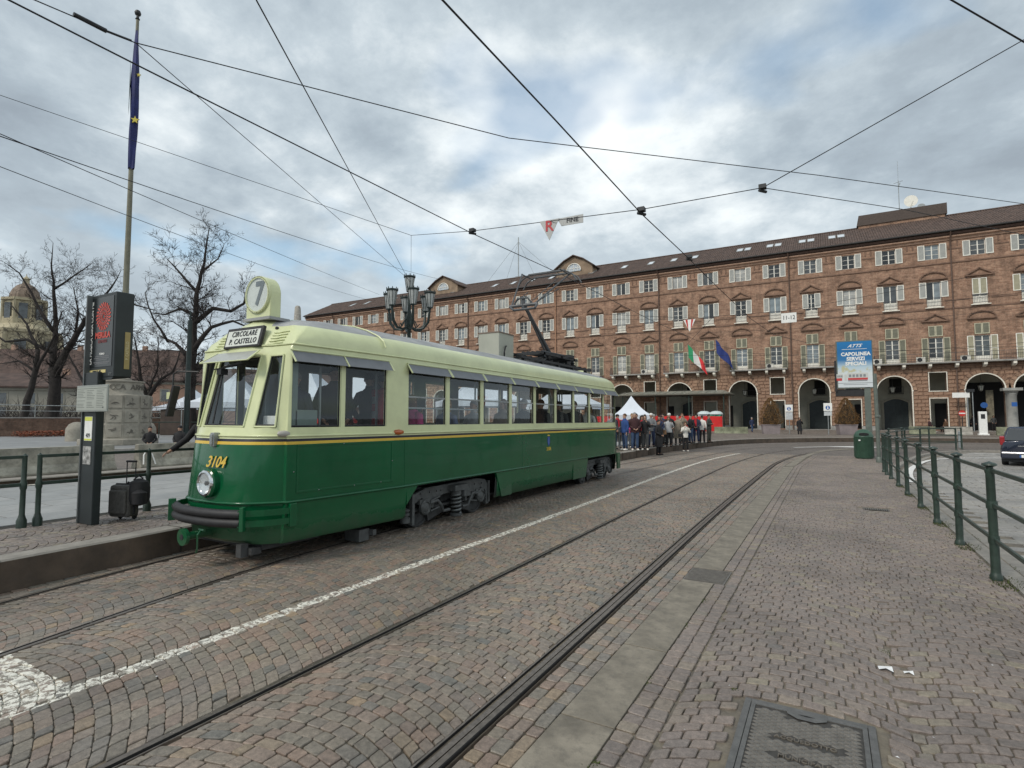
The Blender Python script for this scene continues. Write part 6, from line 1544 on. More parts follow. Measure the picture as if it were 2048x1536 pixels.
for k in range(3): bb.box(cxm-.75+k*.08, cxm-.69+k*.08, -.068, -.066, z0+.5, z0+.6)
bb.box(cxm-.3, cxm+.5, -.068, -.066, z0+.30, z0+.35)
for z, w in ((.2, .72), (.13, .5)): bb.box(cxm-w, cxm+w, -.068, -.066, z0+z, z0+z+.02)
stuff(bb.build('printed_windows', mpk, po))
t = thing('signal_post', 'plain grey post standing right of the blue board, nearer the fence', 'post', (1.83, 27.9, 0))
bb = MB(); bb.tube([(0, 0, 0), (-.04, 0, 3.75)], .075, 10); bb.lathe([(.12, 0), (.12, .2), (.09, .24)], 10); bb.lathe([(.1, 1.9), (.11, 1.95), (.1, 2.0)], 10); bb.build('pole', M_pg, t, smooth=True)
# --- planters with conical shrubs
M_leafb = mat('shrub_bronze', (.19, .10, .03), .8, 0, .5, 3.5)
M_pot = mat('planter_mauve', (.25, .21, .21), .8, 0, .1, 2, dirt=.3)
def planter(x, y, l, seed):
    t = thing('planter', l, 'planter', (x, y, .2), radians(12), 'planters before the arcade'); bb = MB(); w0, w1, h = .72, .82, .95
    bb.add([(-w0, -w0, 0), (w0, -w0, 0), (w0, w0, 0), (-w0, w0, 0), (-w1, -w1, h), (w1, -w1, h), (w1, w1, h), (-w1, w1, h)], [(0, 3, 2, 1), (0, 1, 5, 4), (1, 2, 6, 5), (2, 3, 7, 6), (3, 0, 4, 7), (4, 5, 6, 7)]); bb.box(-.86, .86, -.86, .86, h-.0, h+.07); bb.build('box', M_pot, t, bevel=.02)
    s = thing('conical_shrub', l.replace('mauve planter', 'bronze conical shrub').replace('holding', 'in'), 'shrub', (x, y, 1.15), group='conical shrubs in planters')
    bb = MB(); rnd = random.Random(seed); ht = 2.75
    for _ in range(7000):
        v = rnd.random()**1.25; a = rnd.uniform(0, 2*pi); z = v*ht
        R_ = (1.10*(1-v**1.7)**.75+.06)*(1+.12*sin(a*5+v*9)+.07*sin(a*11-v*20)); R_ *= (.6+.4*min(1, z/.3))
        r = R_*rnd.uniform(.72, 1.03); px, py = r*cos(a), r*sin(a); s_ = rnd.uniform(.03, .07); u = Vector((rnd.gauss(0, 1), rnd.gauss(0, 1), rnd.gauss(0, 1))).normalized(); w_ = u.cross(Vector((rnd.gauss(0, 1), rnd.gauss(0, 1), rnd.gauss(0, 1)))).normalized()
        c = Vector((px, py, z)); bb.add([c+u*s_, c+w_*s_*.6, c-u*s_], [(0, 1, 2)])
    bb.build('crown', M_leafb, s); bb = MB(); bb.cyl((0, 0, -.15), (0, 0, 1.6), .09, n=8); bb.lathe([(.75, .1), (.62, 1.1), (.2, 2.1)], 12); bb.build('trunk', mat('shrub_core', (.035, .022, .01), .9), s)
planter(-5.0, 61.2, 'mauve planter holding the left of two cone shrubs', 3); planter(1.62, 65.0, 'mauve planter holding the right cone shrub, behind the litter bin', 4)
M_lblue = mat('sign_blue', (.02, .10, .34), .45, 0, 0)
for x, y, l in ((-3.55, 66.0, 'white information sign right of the left cone shrub'), (.05, 61.0, 'white information sign left of the right cone shrub')):
    t = thing('info_sign', l, 'sign', (x, y, .2), group='white information signs on thin posts'); bb = MB(); bb.cyl((0, 0, 0), (0, 0, 3.1), .04, n=8); bb.build('post', M_steel, t)
    bb = MB(); bb.box(-.36, .36, -.06, -.03, 2.35, 3.1); bb.build('panel', M_white, t); bb = MB(); bb.box(-.33, .33, -.06, -.03, 1.9 if x > -1 else 1.5, 2.3); bb.build('lower_panel', mat('panel_grey', (.5, .52, .53), .5), t)
    bb = MB(); bb.lathe([(.19, 0), (.19, .012)], 20, (0, -.075, 2.66), 'y'); o = bb.build('blue_disc', M_lblue, t); bb = MB(); bb.lathe([(.045, 0), (.045, .01)], 10, (0, -.085, 2.76), 'y'); bb.prism([(-.07, 2.54), (.07, 2.54), (.03, 2.71), (-.03, 2.71)], -.085, -.076, 'xz'); bb.build('pictogram', M_white, o)
# parking meter, no-entry, yield, small posts
t = thing('parking_meter', 'white parking meter in front of the dark arch', 'parking meter', (13.1, 69.4, .2)); bb = MB(); bb.box(-.32, .32, -.2, .2, 0, 2.3); bb.box(-.42, .42, -.3, .3, 0, .15); bb.build('cabinet', M_white, t, bevel=.04); bb = MB(); bb.box(-.16, .16, -.215, -.2, 1.6, 2.05); bb.build('screen', M_dark, t)
t = thing('no_entry_sign', 'red round no entry sign on a thin post before the right pier', 'sign', (11.9, 71.5, .0)); bb = MB(); bb.cyl((0, 0, 0), (0, 0, 2.7), .04, n=8); bb.build('post', M_dark, t); bb = MB(); bb.lathe([(.3, 0), (.3, .02)], 20, (0, -.06, 2.35), 'y'); o = bb.build('disc', mat('sign_red', (.5, .03, .02), .45, 0, 0), t); bb = MB(); bb.box(-.25, .25, -.07, -.06, 2.29, 2.41); bb.build('bar', M_white, o)
t = thing('street_name_plate', 'white direction plate on a grey mast by the right arch', 'sign', (13.3, 76.8, .4)); bb = MB(); bb.cyl((0, 0, 0), (0, 0, 4.6), .06, n=8); bb.cyl((.45, 0, 0), (.45, 0, 4.6), .05, n=8); bb.build('mast', M_steel, t); bb = MB(); bb.box(-1.3, .2, -.08, -.04, 3.7, 4.25); bb.build('plate', M_white, t); bb = MB(); bb.box(-.1, .6, -.2, .2, 4.3, 4.6); bb.build('lamp_box', M_dark, t)
t = thing('yield_sign', 'red and white triangular yield sign at the right picture edge', 'sign', (7.55, 30.5, -.07)); bb = MB(); bb.cyl((.33, .03, 0), (.33, .03, 3.6), .045, n=8); bb.build('post', M_steel, t)
bb = MB(); bb.prism([(-.12, 3.36), (.78, 3.36), (.33, 2.56)], -.03, 0, 'xz'); o = bb.build('border', mat('sign_red', (.5, .03, .02), .45), t); bb = MB(); bb.prism([(.02, 3.28), (.64, 3.28), (.33, 2.73)], -.036, -.03, 'xz'); bb.build('face', M_white, o)
for x, y, l in ((16.7, 76.3, 'small blue disc sign on the stone column'), (13.6, 79.5, 'blue disc sign hanging deep in the dark arch')):
    bb = MB(); bb.lathe([(.32, 0), (.32, .04)], 20, (0, 0, 0), 'y') if x < 15 else bb.box(-.22, .22, -.02, .02, -.22, .22); o = bb.build('blue_sign', M_lblue, None, (x+1.6 if x < 15 else x+.3, y-.2 if x > 15 else y, 3.3)); tag(o, l, 'sign')
for x, l in ((13.9, 'left hanging banner in the dark arch'), (15.9, 'right hanging banner in the dark arch')):
    bb = MB(); bb.box(-.33, .33, -.02, .02, 0, 3.6); o = bb.build('banner', mat('banner_tan', (.20, .18, .13), .8, 0, .3, 3), None, (x, 80.5, 1.4)); tag(o, l, 'banner', 'banners hanging in the dark arch')
# grey traffic bollards on cross street
for k, (x, y) in enumerate(((7.2, 44.5), (9.6, 45.2), (12.3, 46.0))):
    t = thing('steel_post', ['short grey steel post right of the island fence', 'middle short grey steel post on the cross street', 'short grey steel post nearest the blue car'][k], 'post', (x, y, 0), group='short grey steel posts'); bb = MB(); bb.lathe([(.07, 0), (.06, 1.0), (.03, 1.04)], 10); bb.build('pole', M_steel, t)
# --- tents, red fence, toilets
M_tent = mat('tent_white', (.62, .66, .72), .7, 0, .04, 1)
def tent(x, y, w, h, pk, rz, label, z=.34):
    t = thing('party_tent', label, 'tent', (x, y, z), rz, 'white event tents'); bb = MB(); n = 8; e = w/2
    cs = [(-e, -e), (e, -e), (e, e), (-e, e)]
    for i in range(4):
        (xa, ya), (xb, yb) = cs[i], cs[(i+1) % 4]
        for k in range(n):
            u0, u1 = k/n, (k+1)/n; zc_ = lambda u: h+(pk-h)*(u**1.7)
            P0 = (xa*(1-u0), ya*(1-u0), zc_(u0)); P1 = (xb*(1-u0), yb*(1-u0), zc_(u0)); P2 = (xb*(1-u1), yb*(1-u1), zc_(u1)); P3 = (xa*(1-u1), ya*(1-u1), zc_(u1))
            if k < n-1: bb.quad(P0, P1, P2, P3)
            else: bb.add([P0, P1, (0, 0, pk)], [(0, 1, 2)])
    bb.build('roof', M_tent, t); bb = MB()
    for i in range(4):
        (xa, ya), (xb, yb) = cs[i], cs[(i+1) % 4]; bb.quad((xa*1.01, ya*1.01, h+.02), (xb*1.01, yb*1.01, h+.02), (xb*1.01, yb*1.01, h-.35), (xa*1.01, ya*1.01, h-.35))
    bb.build('valance', M_tent, t)
    for xa, ya in cs: bb = MB(); bb.cyl((xa*.98, ya*.98, 0), (xa*.98, ya*.98, h), .03, n=6); bb.build('leg', M_steel, t)
    return t
tent(-13.9, 44.0, 3.4, 1.75, 3.35, radians(20), 'white pointed tent just behind the rear of the tram')
for k, (x, y, w, l) in enumerate(((-52, 30.5, 5, 'white tent seen left of the tram behind the bare tree'), (-27.0, 22.6, 5, 'white tent seen through the first big tram window'), (-21.6, 22.4, 5, 'white tent seen through the second big tram window'), (-36, 24, 5, 'white tent seen through the tram windscreen'), (-18.5, 28.5, 5, 'white tent behind the middle of the tram'), (-18.0, 40, 5, 'white tent behind the rear half of the tram'))):
    tent(x, y, w, 2.5, 4.7 if k else 4.1, radians(15+k*7), l, z=.4)
for x, y in ((-30, 24.3), (-26, 28.6)):
    pass
M_redc = mat('red_cloth', (.56, .012, .012), .7, 0, .12, 1.2, .4, 2.5)
t = thing('red_fence', 'temporary fence wrapped in bright red cloth behind the crowd', 'fence', (-10.8, 69, .15)); bb = MB(); n = 120
for k in range(n+1):
    x = -22*k/n
    for z in (.12, .6, 1.1, 1.6, 1.95): bb.v.append((x, .05*sin(x*3.1+z*2)+.03*sin(x*9), z+.03*sin(x*2.9)))
for k in range(n):
    for j in range(4): bb.f.append((k*5+j, (k+1)*5+j, (k+1)*5+j+1, k*5+j+1)); bb.m.append(0)
bb.build('cloth', M_redc, t, smooth='all')
for k in range(9): bb = MB(); bb.tube([(-2.6*k, .12, 0), (-2.6*k, .12, 2.1), (-2.6*k-.9, .12, 2.1), (-2.6*k-.9, .12, 0)], .03, 5); bb.build('frame_panel', M_steel, t)
t = thing('red_fence', 'red cloth fence on the left side, seen through the tram windows', 'fence', (-24, 24, .4), radians(0)); bb = MB(); n = 80
for k in range(n+1):
    x = -14*k/n
    for z in (.1, .6, 1.1, 1.5): bb.v.append((x, x*-.35+.05*sin(x*3.1), z))
for k in range(n):
    for j in range(3): bb.f.append((k*4+j, (k+1)*4+j, (k+1)*4+j+1, k*4+j+1)); bb.m.append(0)
bb.build('cloth', M_redc, t, smooth='all')
for x, c, l in ((-13.15, (.50, .52, .54), 'grey portable toilet behind the red fence, left of the green one'), (-11.75, (.02, .28, .18), 'green portable toilet behind the red fence')):
    t = thing('portable_toilet', l, 'toilet', (x, 70.6, .2)); bb = MB(); bb.box(-.6, .6, -.6, .6, 0, 2.1); bb.build('cabin', mat('cabin_%.2f' % c[0], c, .5, 0, .05), t, bevel=.04)
    bb = MB(); bb.lathe([(.80, 2.1), (.82, 2.16), (.70, 2.36), (.4, 2.5), (.001, 2.54)], 16); bb.build('roof', mat('toilet_roof', (.55, .62, .62), .4, 0, .03), t, smooth=True)
# crowd-control barriers
for k in range(3):
    t = thing('crowd_barrier', ['steel crowd barrier among the people by the tram rear', 'steel crowd barrier behind the black-coated man', 'steel crowd barrier at the middle of the crowd'][k], 'barrier', (-8.6+.25*k, 26.6+2.3*k, PZ), radians(84), 'steel crowd barriers'); bb = MB(); bb.tube([(-1, 0, .1), (-1, 0, 1.05), (-.9, 0, 1.1), (.9, 0, 1.1), (1, 0, 1.05), (1, 0, .1)], .02, 6); bb.tube([(-1, 0, .2), (1, 0, .2)], .02, 6)
    for q in range(13): bb.tube([(-.9+q*.15, 0, .2), (-.9+q*.15, 0, 1.1)], .008, 4)
    bb.build('frame', M_steel, t)
# --- ornate lamp post
M_lamp = mat('lamp_green', (.02, .032, .03), .45, .3, .2, 6)
t = thing('street_lamp', 'ornate dark green lamp post with a crown of seven lanterns', 'street lamp', (-20.5, 24.1, .43))
bb = MB(); bb.lathe([(.45, 0), (.45, .3), (.32, .45), (.30, .9), (.22, 1.1), (.14, 1.4), (.12, 4.8), (.17, 4.9), (.12, 5.0), (.10, 6.4), (.19, 6.55), (.16, 6.9), (.22, 7.1), (.14, 7.3), (.09, 7.6), (.11, 8.3), (.06, 8.5)], 14); bb.build('column', M_lamp, t, smooth=True)
M_lgl = mat('lamp_pane', (.42, .44, .43), .15, 0, .15, 3, spec=.8)
def lantern_parts(cx_, cy_, cz_):
    la = bpy.data.objects.new('lantern', None); COL.objects.link(la); la.parent = t; la.location = (cx_, cy_, cz_)
    if 'lm' not in globals():
        global lm, lg
        bb = MB(); bb.lathe([(.001, -.12), (.06, -.1), (.08, -.02), (.17, 0), (.17, .04)], 10); bb.lathe([(.30, .80), (.34, .84), (.34, .90), (.26, .93), (.1, .96)], 12)
        for k in range(8):
            a = 2*pi*k/8; bb.tube([(.165*cos(a), .165*sin(a), .03), (.285*cos(a), .285*sin(a), .82)], .016, 4)
            bb.lathe([(.018, .9), (.03, .96), (.02, 1.0), (.001, 1.03)], 5, (.30*cos(a), .30*sin(a), 0))
        lm = bb.mesh('lantern_frame', M_lamp); bb = MB(); bb.lathe([(.155, .04), (.275, .80)], 10, cap=False); lg = bb.mesh('lantern_glass', M_lgl)
    add(lm, 'lantern_frame', la, (0, 0, 0)); add(lg, 'lantern_glass', la, (0, 0, 0))
lantern_parts(0, 0, 8.62)
for k in range(6):
    a = radians(20)+k*pi/3; R_ = 1.22; zt = 7.65
    lantern_parts(R_*cos(a), R_*sin(a), zt); c_, s_2 = cos(a), sin(a)
    bb = MB(); bb.tube([(.1*c_, .1*s_2, 6.6), (.45*c_, .45*s_2, 6.45), (.85*c_, .85*s_2, 6.5), (1.12*c_, 1.12*s_2, 6.85), (R_*c_, R_*s_2, 7.55)], [.05, .06, .075, .085, .06], 8); bb.tube([(.15*c_, .15*s_2, 7.1), (.35*c_, .35*s_2, 6.9), (.5*c_, .5*s_2, 6.6), (.62*c_, .62*s_2, 6.75)], .035, 6); bb.build('arm', M_lamp, t, smooth=True)
t = thing('thin_pole', 'slim dark green pole with a bracket behind the tram mirror', 'pole', (-29.0, 16.6, .6))
bb = MB(); bb.tube([(0, 0, 0), (0, 0, 6.4)], [.16, .11], 10); bb.tube([(0, 0, 6.4), (0, 0, 6.9)], .05, 6); bb.build('pole', M_lamp, t, smooth=True)
# --- overhead wires
WIRES = []
def wire(pts, r, label, sag=0., group='tram power wires', name='overhead_wire', e0=0, e1=0):
    out = []; pts = [Vector(p) for p in pts]
    if e0: pts.insert(0, pts[0]+(pts[0]-pts[1]).normalized()*e0)
    if e1: pts.append(pts[-1]+(pts[-1]-pts[-2]).normalized()*e1)
    for a, c in zip(pts, pts[1:]):
        a, c = Vector(a), Vector(c); n = 10 if sag else 2
        for k in range(n): q = a.lerp(c, k/n); q.z -= sag*4*(k/n)*(1-k/n); out.append(q)
    out.append(Vector(pts[-1])); bb = MB(); bb.tube(out, r*.78, 5); o = bb.build(name, M_wire); tag(o, label, 'wire', group); return o
wire([(-6.97, -6, 6.0), (-6.97, 3.3, 6.04), (-6.97, 10.4, 6.11), (-6.97, 15, 6.27), (-6.75, 24, 6.25), (-6.2, 32, 6.2), (-4.2, 40, 6.2), (2, 47.5, 6.2), (20, 51, 6.2)], .013, 'thick contact wire running above the left tram and its pantograph')
wire([(-2.72, -6, 5.4), (-2.72, 3.58, 5.40), (-2.72, 5.8, 5.43), (-2.72, 9.34, 5.44), (-2.72, 12.75, 5.6), (-2.72, 17, 5.75), (-2.6, 24, 5.9), (-2.2, 30, 6.0), (-.6, 36, 6.1), (4, 42, 6.1), (20, 46, 6.2)], .013, 'thick contact wire over the empty right track')
wire([(-17.99, 5.3, 10.05), (-11.62, 13.71, 7.82)], .010, 'support wire from the upper left down to the first wire junction', .0, e0=14)
wire([(-11.62, 13.71, 7.82), (-6.97, 10.37, 6.17), (-2.72, 9.34, 5.52), (-.86, 10.3, 5.87)], .010, 'cross wire carrying the R and FINE signs')
wire([(-11.62, 13.71, 7.82), (-20.4, 24.1, 9.9)], .008, 'drop wire from the junction to the lamp post top')
wire([(-.86, 10.3, 5.87), (2.97, 11.64, 8.03)], .011, 'wire rising from the right junction to the upper right corner', e1=16)
wire([(-.86, 10.3, 5.87), (1.5, 13.5, 6.1), (4.47, 18.38, 6.51), (12, 32, 7.6)], .009, 'wire running right from the right junction across the palace roof', e1=20)
wire([(-9.9, 2.6, 7.9), (-9.60, 4.47, 7.97), (-4, 6.3, 7.0), (-2.72, 6.2, 5.8), (1.2, 12.4, 6.9), (5.14, 20.95, 8.07)][0:1]+[(-9.60, 4.47, 7.97)], .012, 'short insulated wire end near the flagpole top', e0=12)
wire([(-9.6, 4.45, 7.97), (-5.5, 9.5, 7.6), (0, 14.9, 7.7), (5.14, 20.95, 8.07)], .012, 'long wire crossing the whole sky from the flagpole to the right roof', .0, e1=22)
wire([(-9.6, 4.45, 7.97), (-20.3, 24.0, 9.6)], .010, 'wire from the insulator near the flagpole down to the lamp post')
wire([(-4.6, 3.15, 6.5), (-5.26, 3.6, 6.41), (-20.6, 24.3, 9.6)], .011, 'wire from the top edge down steeply to the lamp post', e0=6)
wire([(-15.45, 4.59, 7.99), (-36, 47.6, 16.9)], .016, 'upper of the wires from the left edge to the palace eaves', .25, e0=14)
wire([(-15.4, 4.6, 8.02), (-42, 44.4, 15.3)], .014, 'middle wire from the left edge passing above the trees', .1, e0=14)
wire([(-18.05, 5.39, 8.24), (-43, 43.8, 14.7)], .014, 'lower wire from the left edge passing above the trees', .25, e0=14)
wire([(1.0, 6.0, 5.66), (1.75, 6.5, 5.18), (4, 9, 4.0)][0:2]+[(3.2, 7.6, 4.3)], .010, 'short wire cutting the top right corner', e0=10, e1=6)
for y0, z0, y1, z1, l in ((60, 13.2, 62, 13.4, 'upper thin wire strung in front of the palace'), (60, 11.6, 62, 12.2, 'second thin wire strung in front of the palace'), (58, 9.2, 60, 8.8, 'third thin wire strung in front of the palace'), (55, 8.0, 58, 7.9, 'lowest thin wire strung in front of the palace')):
    wire([(-22, y0, z0), (26, y1, z1)], .018, l, 1.2, 'thin wires in front of the palace')
wire([(-4.4, 26, 6.4), (-9, 40, 6.6), (-25, 70, 11)], .012, 'slanting wire behind the pantograph', 0, 'thin wires in front of the palace')
wire([(-9.5, 25, 6.9), (-5.2, 25, 6.3), (-1.2, 25, 6.25), (4.5, 25, 6.9)], .010, 'cross wire carrying the striped pennant and 11-12 plate')
# insulators / clamps
t = thing('wire_insulator', 'long dark insulator on the wire beside the flagpole top', 'insulator', (-9.72, 4.2, 7.98))
bb = MB(); bb.tube([(-.02, -.55, .0), (.0, -.12, .0)], .035, 8); bb.tube([(0, -.12, 0), (.10, .2, 0)], .018, 6); bb.build('rod', M_dark, t)
def clamp(x, y, z, l):
    t = thing('wire_clamp', l, 'clamp', (x, y, z), group='clamps on the tram wires'); bb = MB(); bb.box(-.06, .06, -.06, .06, -.02, .05); bb.tube([(0, 0, 0), (0, 0, -.07)], .02, 6); bb.tube([(-.05, -.07, -.06), (.05, .07, -.06)], .025, 6); bb.build('clamp_body', M_dark, t)
clamp(-6.97, 10.37, 6.17, 'dark clamp where the cross wire meets the left contact wire'); clamp(-2.72, 9.34, 5.5, 'dark clamp where the cross wire meets the right contact wire'); clamp(-.86, 10.3, 5.87, 'small clamp at the right wire junction')
clamp(-2.72, 13.2, 5.66, 'dark clamp on the right contact wire before the palace')
# wire signs
def flat_sign(name, label, loc, rz, polys, rx=0):
    t = thing(name, label, 'sign', loc, rz)
    for nm_, poly, m, d in polys: bb = MB(); bb.prism(poly, d, d+.012, 'xz'); bb.build(nm_, m, t)
    return t
M_sg = mat('sign_pale', (.42, .43, .42), .5, 0, .06, 4)
t = flat_sign('wire_sign', 'grey triangle with a red R beside the word FINE on the wire', (-4.75, 9.83, 5.86), radians(6), [('triangle', [(-.21, -.01), (.21, -.0), (.0, -.42)], M_sg, 0), ('plate', [(.16, -.0), (.70, .02), (.70, -.15), (.25, -.16)], M_sg, .02)])
text('R', .30, mat('letter_red', (.45, .03, .04), .5, 0, 0), t, (-.0, -.006, -.14), bold=.006); text('FINE', .125, M_ink, t, (.48, .014, -.068), bold=.002)
t = flat_sign('wire_sign', 'white plate reading 11-12 hanging from a wire', (-1.25, 25, 5.96), 0, [('plate', [(-.28, -.2), (.28, -.2), (.28, .2), (-.28, .2)], M_white, 0)])
text('11-12', .24, M_ink, t, (0, -.006, 0), sx=.85)
t = flat_sign('wire_sign', 'red and white striped triangular pennant on a wire', (-5.2, 25, 6.0), 0, [('white_plate', [(-.26, .24), (.26, .24), (0, -.3)], M_white, 0), ('red_stripe', [(-.17, .235), (-.08, .235), (-.05, -.18), (-.10, -.08)], mat('sign_red', (.5, .03, .02), .45), -.005), ('red_stripe', [(.08, .235), (.17, .235), (.10, -.08), (.05, -.18)], mat('sign_red', (.5, .03, .02), .45), -.005)])
# --- bare trees
M_bark = mat('bark', (.022, .018, .016), .9, 0, .3, 4, .6, 12); M_twig = mat('twigs', (.030, .023, .020), .9, 0, .2)
def tree(label, base, limbs, trunk_r, seed, dens=1., twl=1., hs=1.09):
    rnd = random.Random(seed); t = thing('bare_tree', label, 'tree', base, group='bare winter trees on the plaza')
    rd = Vector((cos(yaw), sin(yaw), 0)); fd = Vector((-sin(yaw), cos(yaw), 0))
    TB = MB(); CB = MB()
    def seg_twigs(p, d, length, depth, r):
        n = max(2, int(length/.35)); q = p.copy(); pts = [q.copy()]; dd = d.copy()
        for k in range(n):
            dd = (dd+Vector((rnd.gauss(0, .16), rnd.gauss(0, .16), rnd.gauss(.04, .13)))).normalized(); q = q+dd*(length/n); pts.append(q.copy())
        rs = [max(.008, r*(1-.75*k/n)) for k in range(n+1)]
        CB.tube(pts, rs, 4 if r > .03 else 3, False, mi=0 if r > .035 else 1)
        if depth > 0:
            m = int((3.6 if depth > 1 else 5.5)*length*dens)+1
            for _ in range(m):
                k = rnd.randint(1, n); ang = rnd.uniform(.5, 1.15); ax = Vector((rnd.gauss(0, 1), rnd.gauss(0, 1), rnd.gauss(0, 1))).cross(dd).normalized()
                nd = (Matrix.Rotation(ang, 3, ax) @ (pts[k]-pts[k-1]).normalized()+Vector((0, 0, .12))).normalized()
                seg_twigs(pts[k], nd, length*rnd.uniform(.30, .55)*twl, depth-1, rs[k]*.55)
    for li, (pl, r0, r1) in enumerate(limbs):
        P_ = [rd*a+fd*c+Vector((0, 0, z))*hs for a, z, c in pl]; fine = []
        for a, c in zip(P_, P_[1:]):
            n = max(1, int((c-a).length/.7))
            for k in range(n): fine.append(a.lerp(c, k/n)+Vector((rnd.gauss(0, .05), rnd.gauss(0, .05), 0))*(1 if k else 0))
        fine.append(P_[-1]); K_ = len(fine); rs = [r0+(r1-r0)*k/(K_-1) for k in range(K_)]
        (TB if li == 0 else CB).tube(fine, rs, 9 if r0 > .1 else 6, True, mi=0)
        for k in range(1, K_):
            h = fine[k].z
            if h < 3.2 and li == 0: continue
            for _ in range(rnd.choice([1, 2, 2, 3])):
                d = (fine[k]-fine[k-1]).normalized(); a = rnd.uniform(0, 2*pi); o = Vector((cos(a), sin(a), 0)); nd = (o*rnd.uniform(.6, 1.1)+d*.5+Vector((0, 0, rnd.uniform(-.1, .5)))).normalized()
                f_ = .5+.5*(k/K_ < .8); seg_twigs(fine[k], nd, rnd.uniform(.9, 2.3)*twl*f_, 2, max(.02, rs[k]*.28))
    TB.build('trunk', M_bark, t, smooth='all'); CB.build('crown', [M_bark, M_twig], t, smooth='all')
    return t
# limbs: (across, height, depth) metres from the base
tree('large bare tree forking low, left of the stop sign', (-58.6, 21.9, .6), [
    ([(0, 0, 0), (.1, 2, 0), (.15, 4.2, 0), (-.1, 5.2, 0)], .56, .40),
    ([(-.1, 5.0, 0), (-.3, 7, .2), (-.35, 9, .3), (-.6, 11.5, .2), (-.75, 13.5, 0), (-.7, 15.4, 0)], .30, .02), ([(.1, 4.6, 0), (1.2, 6.5, -.3), (2.6, 8.6, -.4), (3.8, 10.3, -.2), (4.7, 11.8, 0), (5.3, 13.2, .2)], .34, .02),
    ([(-.4, 8.2, .2), (-1.8, 9.8, .4), (-2.9, 11.4, .6), (-3.9, 13, .4), (-4.6, 13.6, 0)], .18, .04), ([(-.3, 6.4, 0), (-2.0, 7.4, -.6), (-3.7, 7.2, -.8), (-5.2, 8.2, -.8)], .17, .05),
    ([(3.6, 10, -.2), (5.6, 10.6, 0), (7.2, 10.2, .2), (8.4, 9.9, .2)], .14, .04), ([(2.0, 7.7, -.3), (2.2, 9.8, -.5), (1.7, 11.6, -.5)], .13, .03), ([(-.6, 11.6, .2), (1.0, 12.8, .4), (2.4, 13.8, .5)], .1, .03), ([(2.8, 8.8, -.3), (4.4, 8.6, .2), (6, 7.9, .4)], .13, .03)], .6, 5, 1.35)
tree('tall bare tree with one long leaning trunk beside the tram front', (-40.2, 23.2, .6), [
    ([(.1, 0, 0), (.0, 3, 0), (.15, 6, 0), (.2, 9, 0), (.5, 11, 0), (.75, 12.4, 0), (.95, 14.0, 0)], .40, .03),
    ([(.2, 7.6, 0), (1.3, 8.6, .3), (2.6, 8.4, .3), (3.6, 8.9, .2), (4.0, 10.2, 0)], .2, .04), ([(.1, 5.6, 0), (1.6, 7.2, -.4), (3.2, 7.6, -.5), (4.6, 7.1, -.5)], .2, .04),
    ([(.2, 8.0, 0), (-1.2, 8.6, .4), (-2.4, 8.2, .5), (-3.3, 8.3, .5)], .15, .03), ([(0, 5.0, 0), (-1.4, 6.2, .3), (-2.6, 6.7, .5)], .2, .06), ([(-2.0, 6.3, .4), (-3.0, 7.8, .2), (-3.6, 9.6, 0)], .10, .03),
    ([(.3, 9.6, 0), (-.8, 10.8, -.3), (-1.8, 11.8, -.4)], .12, .03), ([(0, 4.2, 0), (1.5, 5.2, .3), (3.0, 5.0, .4), (4.4, 4.6, .4)], .16, .04), ([(.5, 11, 0), (1.6, 12, .2), (2.0, 13, .2)], .09, .02)], .4, 9, 1.6)
tree('thin dark bare tree at the far left', (-55.8, 18.9, .6), [([(0, 0, 0), (.3, 2.4, 0), (.9, 4.8, 0), (1.0, 6.2, 0)], .30, .15), ([(1.0, 6, 0), (.1, 7.4, .2), (-1.0, 8.9, .3), (-1.6, 9.6, .2)], .14, .04), ([(.9, 4.6, 0), (2.4, 7.2, -.2), (3.0, 9, -.3)], .14, .04), ([(.8, 4.6, 0), (-.8, 5.4, .3), (-2.2, 5.2, .4)], .1, .03)], .3, 14, 1.2)
tree('forked bare tree between the stop sign and the tall tree', (-59.1, 29.7, .6), [([(0, 0, 0), (.0, 2, 0), (.2, 3.2, 0)], .42, .3), ([(.1, 3.0, 0), (-.8, 5, .2), (-1.2, 7.2, .2), (-1.4, 8.6, 0)], .22, .05), ([(.2, 3.0, 0), (1.4, 4.6, -.2), (2.8, 5.4, -.3), (3.4, 7.2, -.3)], .22, .05), ([(.3, 3.4, 0), (.9, 6, .3), (.8, 8.6, .3)], .12, .03)], .4, 23, 1.3)
tree('smaller bare tree behind the monument', (-70.2, 29.2, .6), [([(0, 0, 0), (.2, 3, 0), (.1, 4.4, 0)], .35, .2), ([(.1, 4.2, 0), (1.2, 6.5, 0), (2.2, 8.4, .3)], .17, .04), ([(.1, 4.2, 0), (-1.5, 6.3, .2), (-2.6, 8.0, .2)], .17, .04)], .3, 31, 1.1)
# undergrowth of bare shrubs behind the brick wall
bb = MB(); rnd = random.Random(77)
for _ in range(520):
    w_ = rnd.uniform(47, 62); px = rnd.uniform(-30, 440); d = fw+rt*((px-1024)/1103); d.z = 0; p = Vector((0, 0, .7))+d*w_
    for _2 in range(3):
        q = Vector((p.x, p.y, .7)); pts = [q.copy()]; dd = Vector((rnd.gauss(0, .45), rnd.gauss(0, .45), 1)).normalized(); h = rnd.uniform(1.2, 3.6)
        for k in range(4): dd = (dd+Vector((rnd.gauss(0, .3), rnd.gauss(0, .3), rnd.gauss(0, .15)))).normalized(); q = q+dd*h/4; pts.append(q.copy())
        bb.tube(pts, [.03, .025, .02, .014, .008], 3, False)
tag(stuff(bb.build('bare_shrubs', M_twig)), 'tangle of leafless shrubs growing behind the low brick wall', 'shrubs')
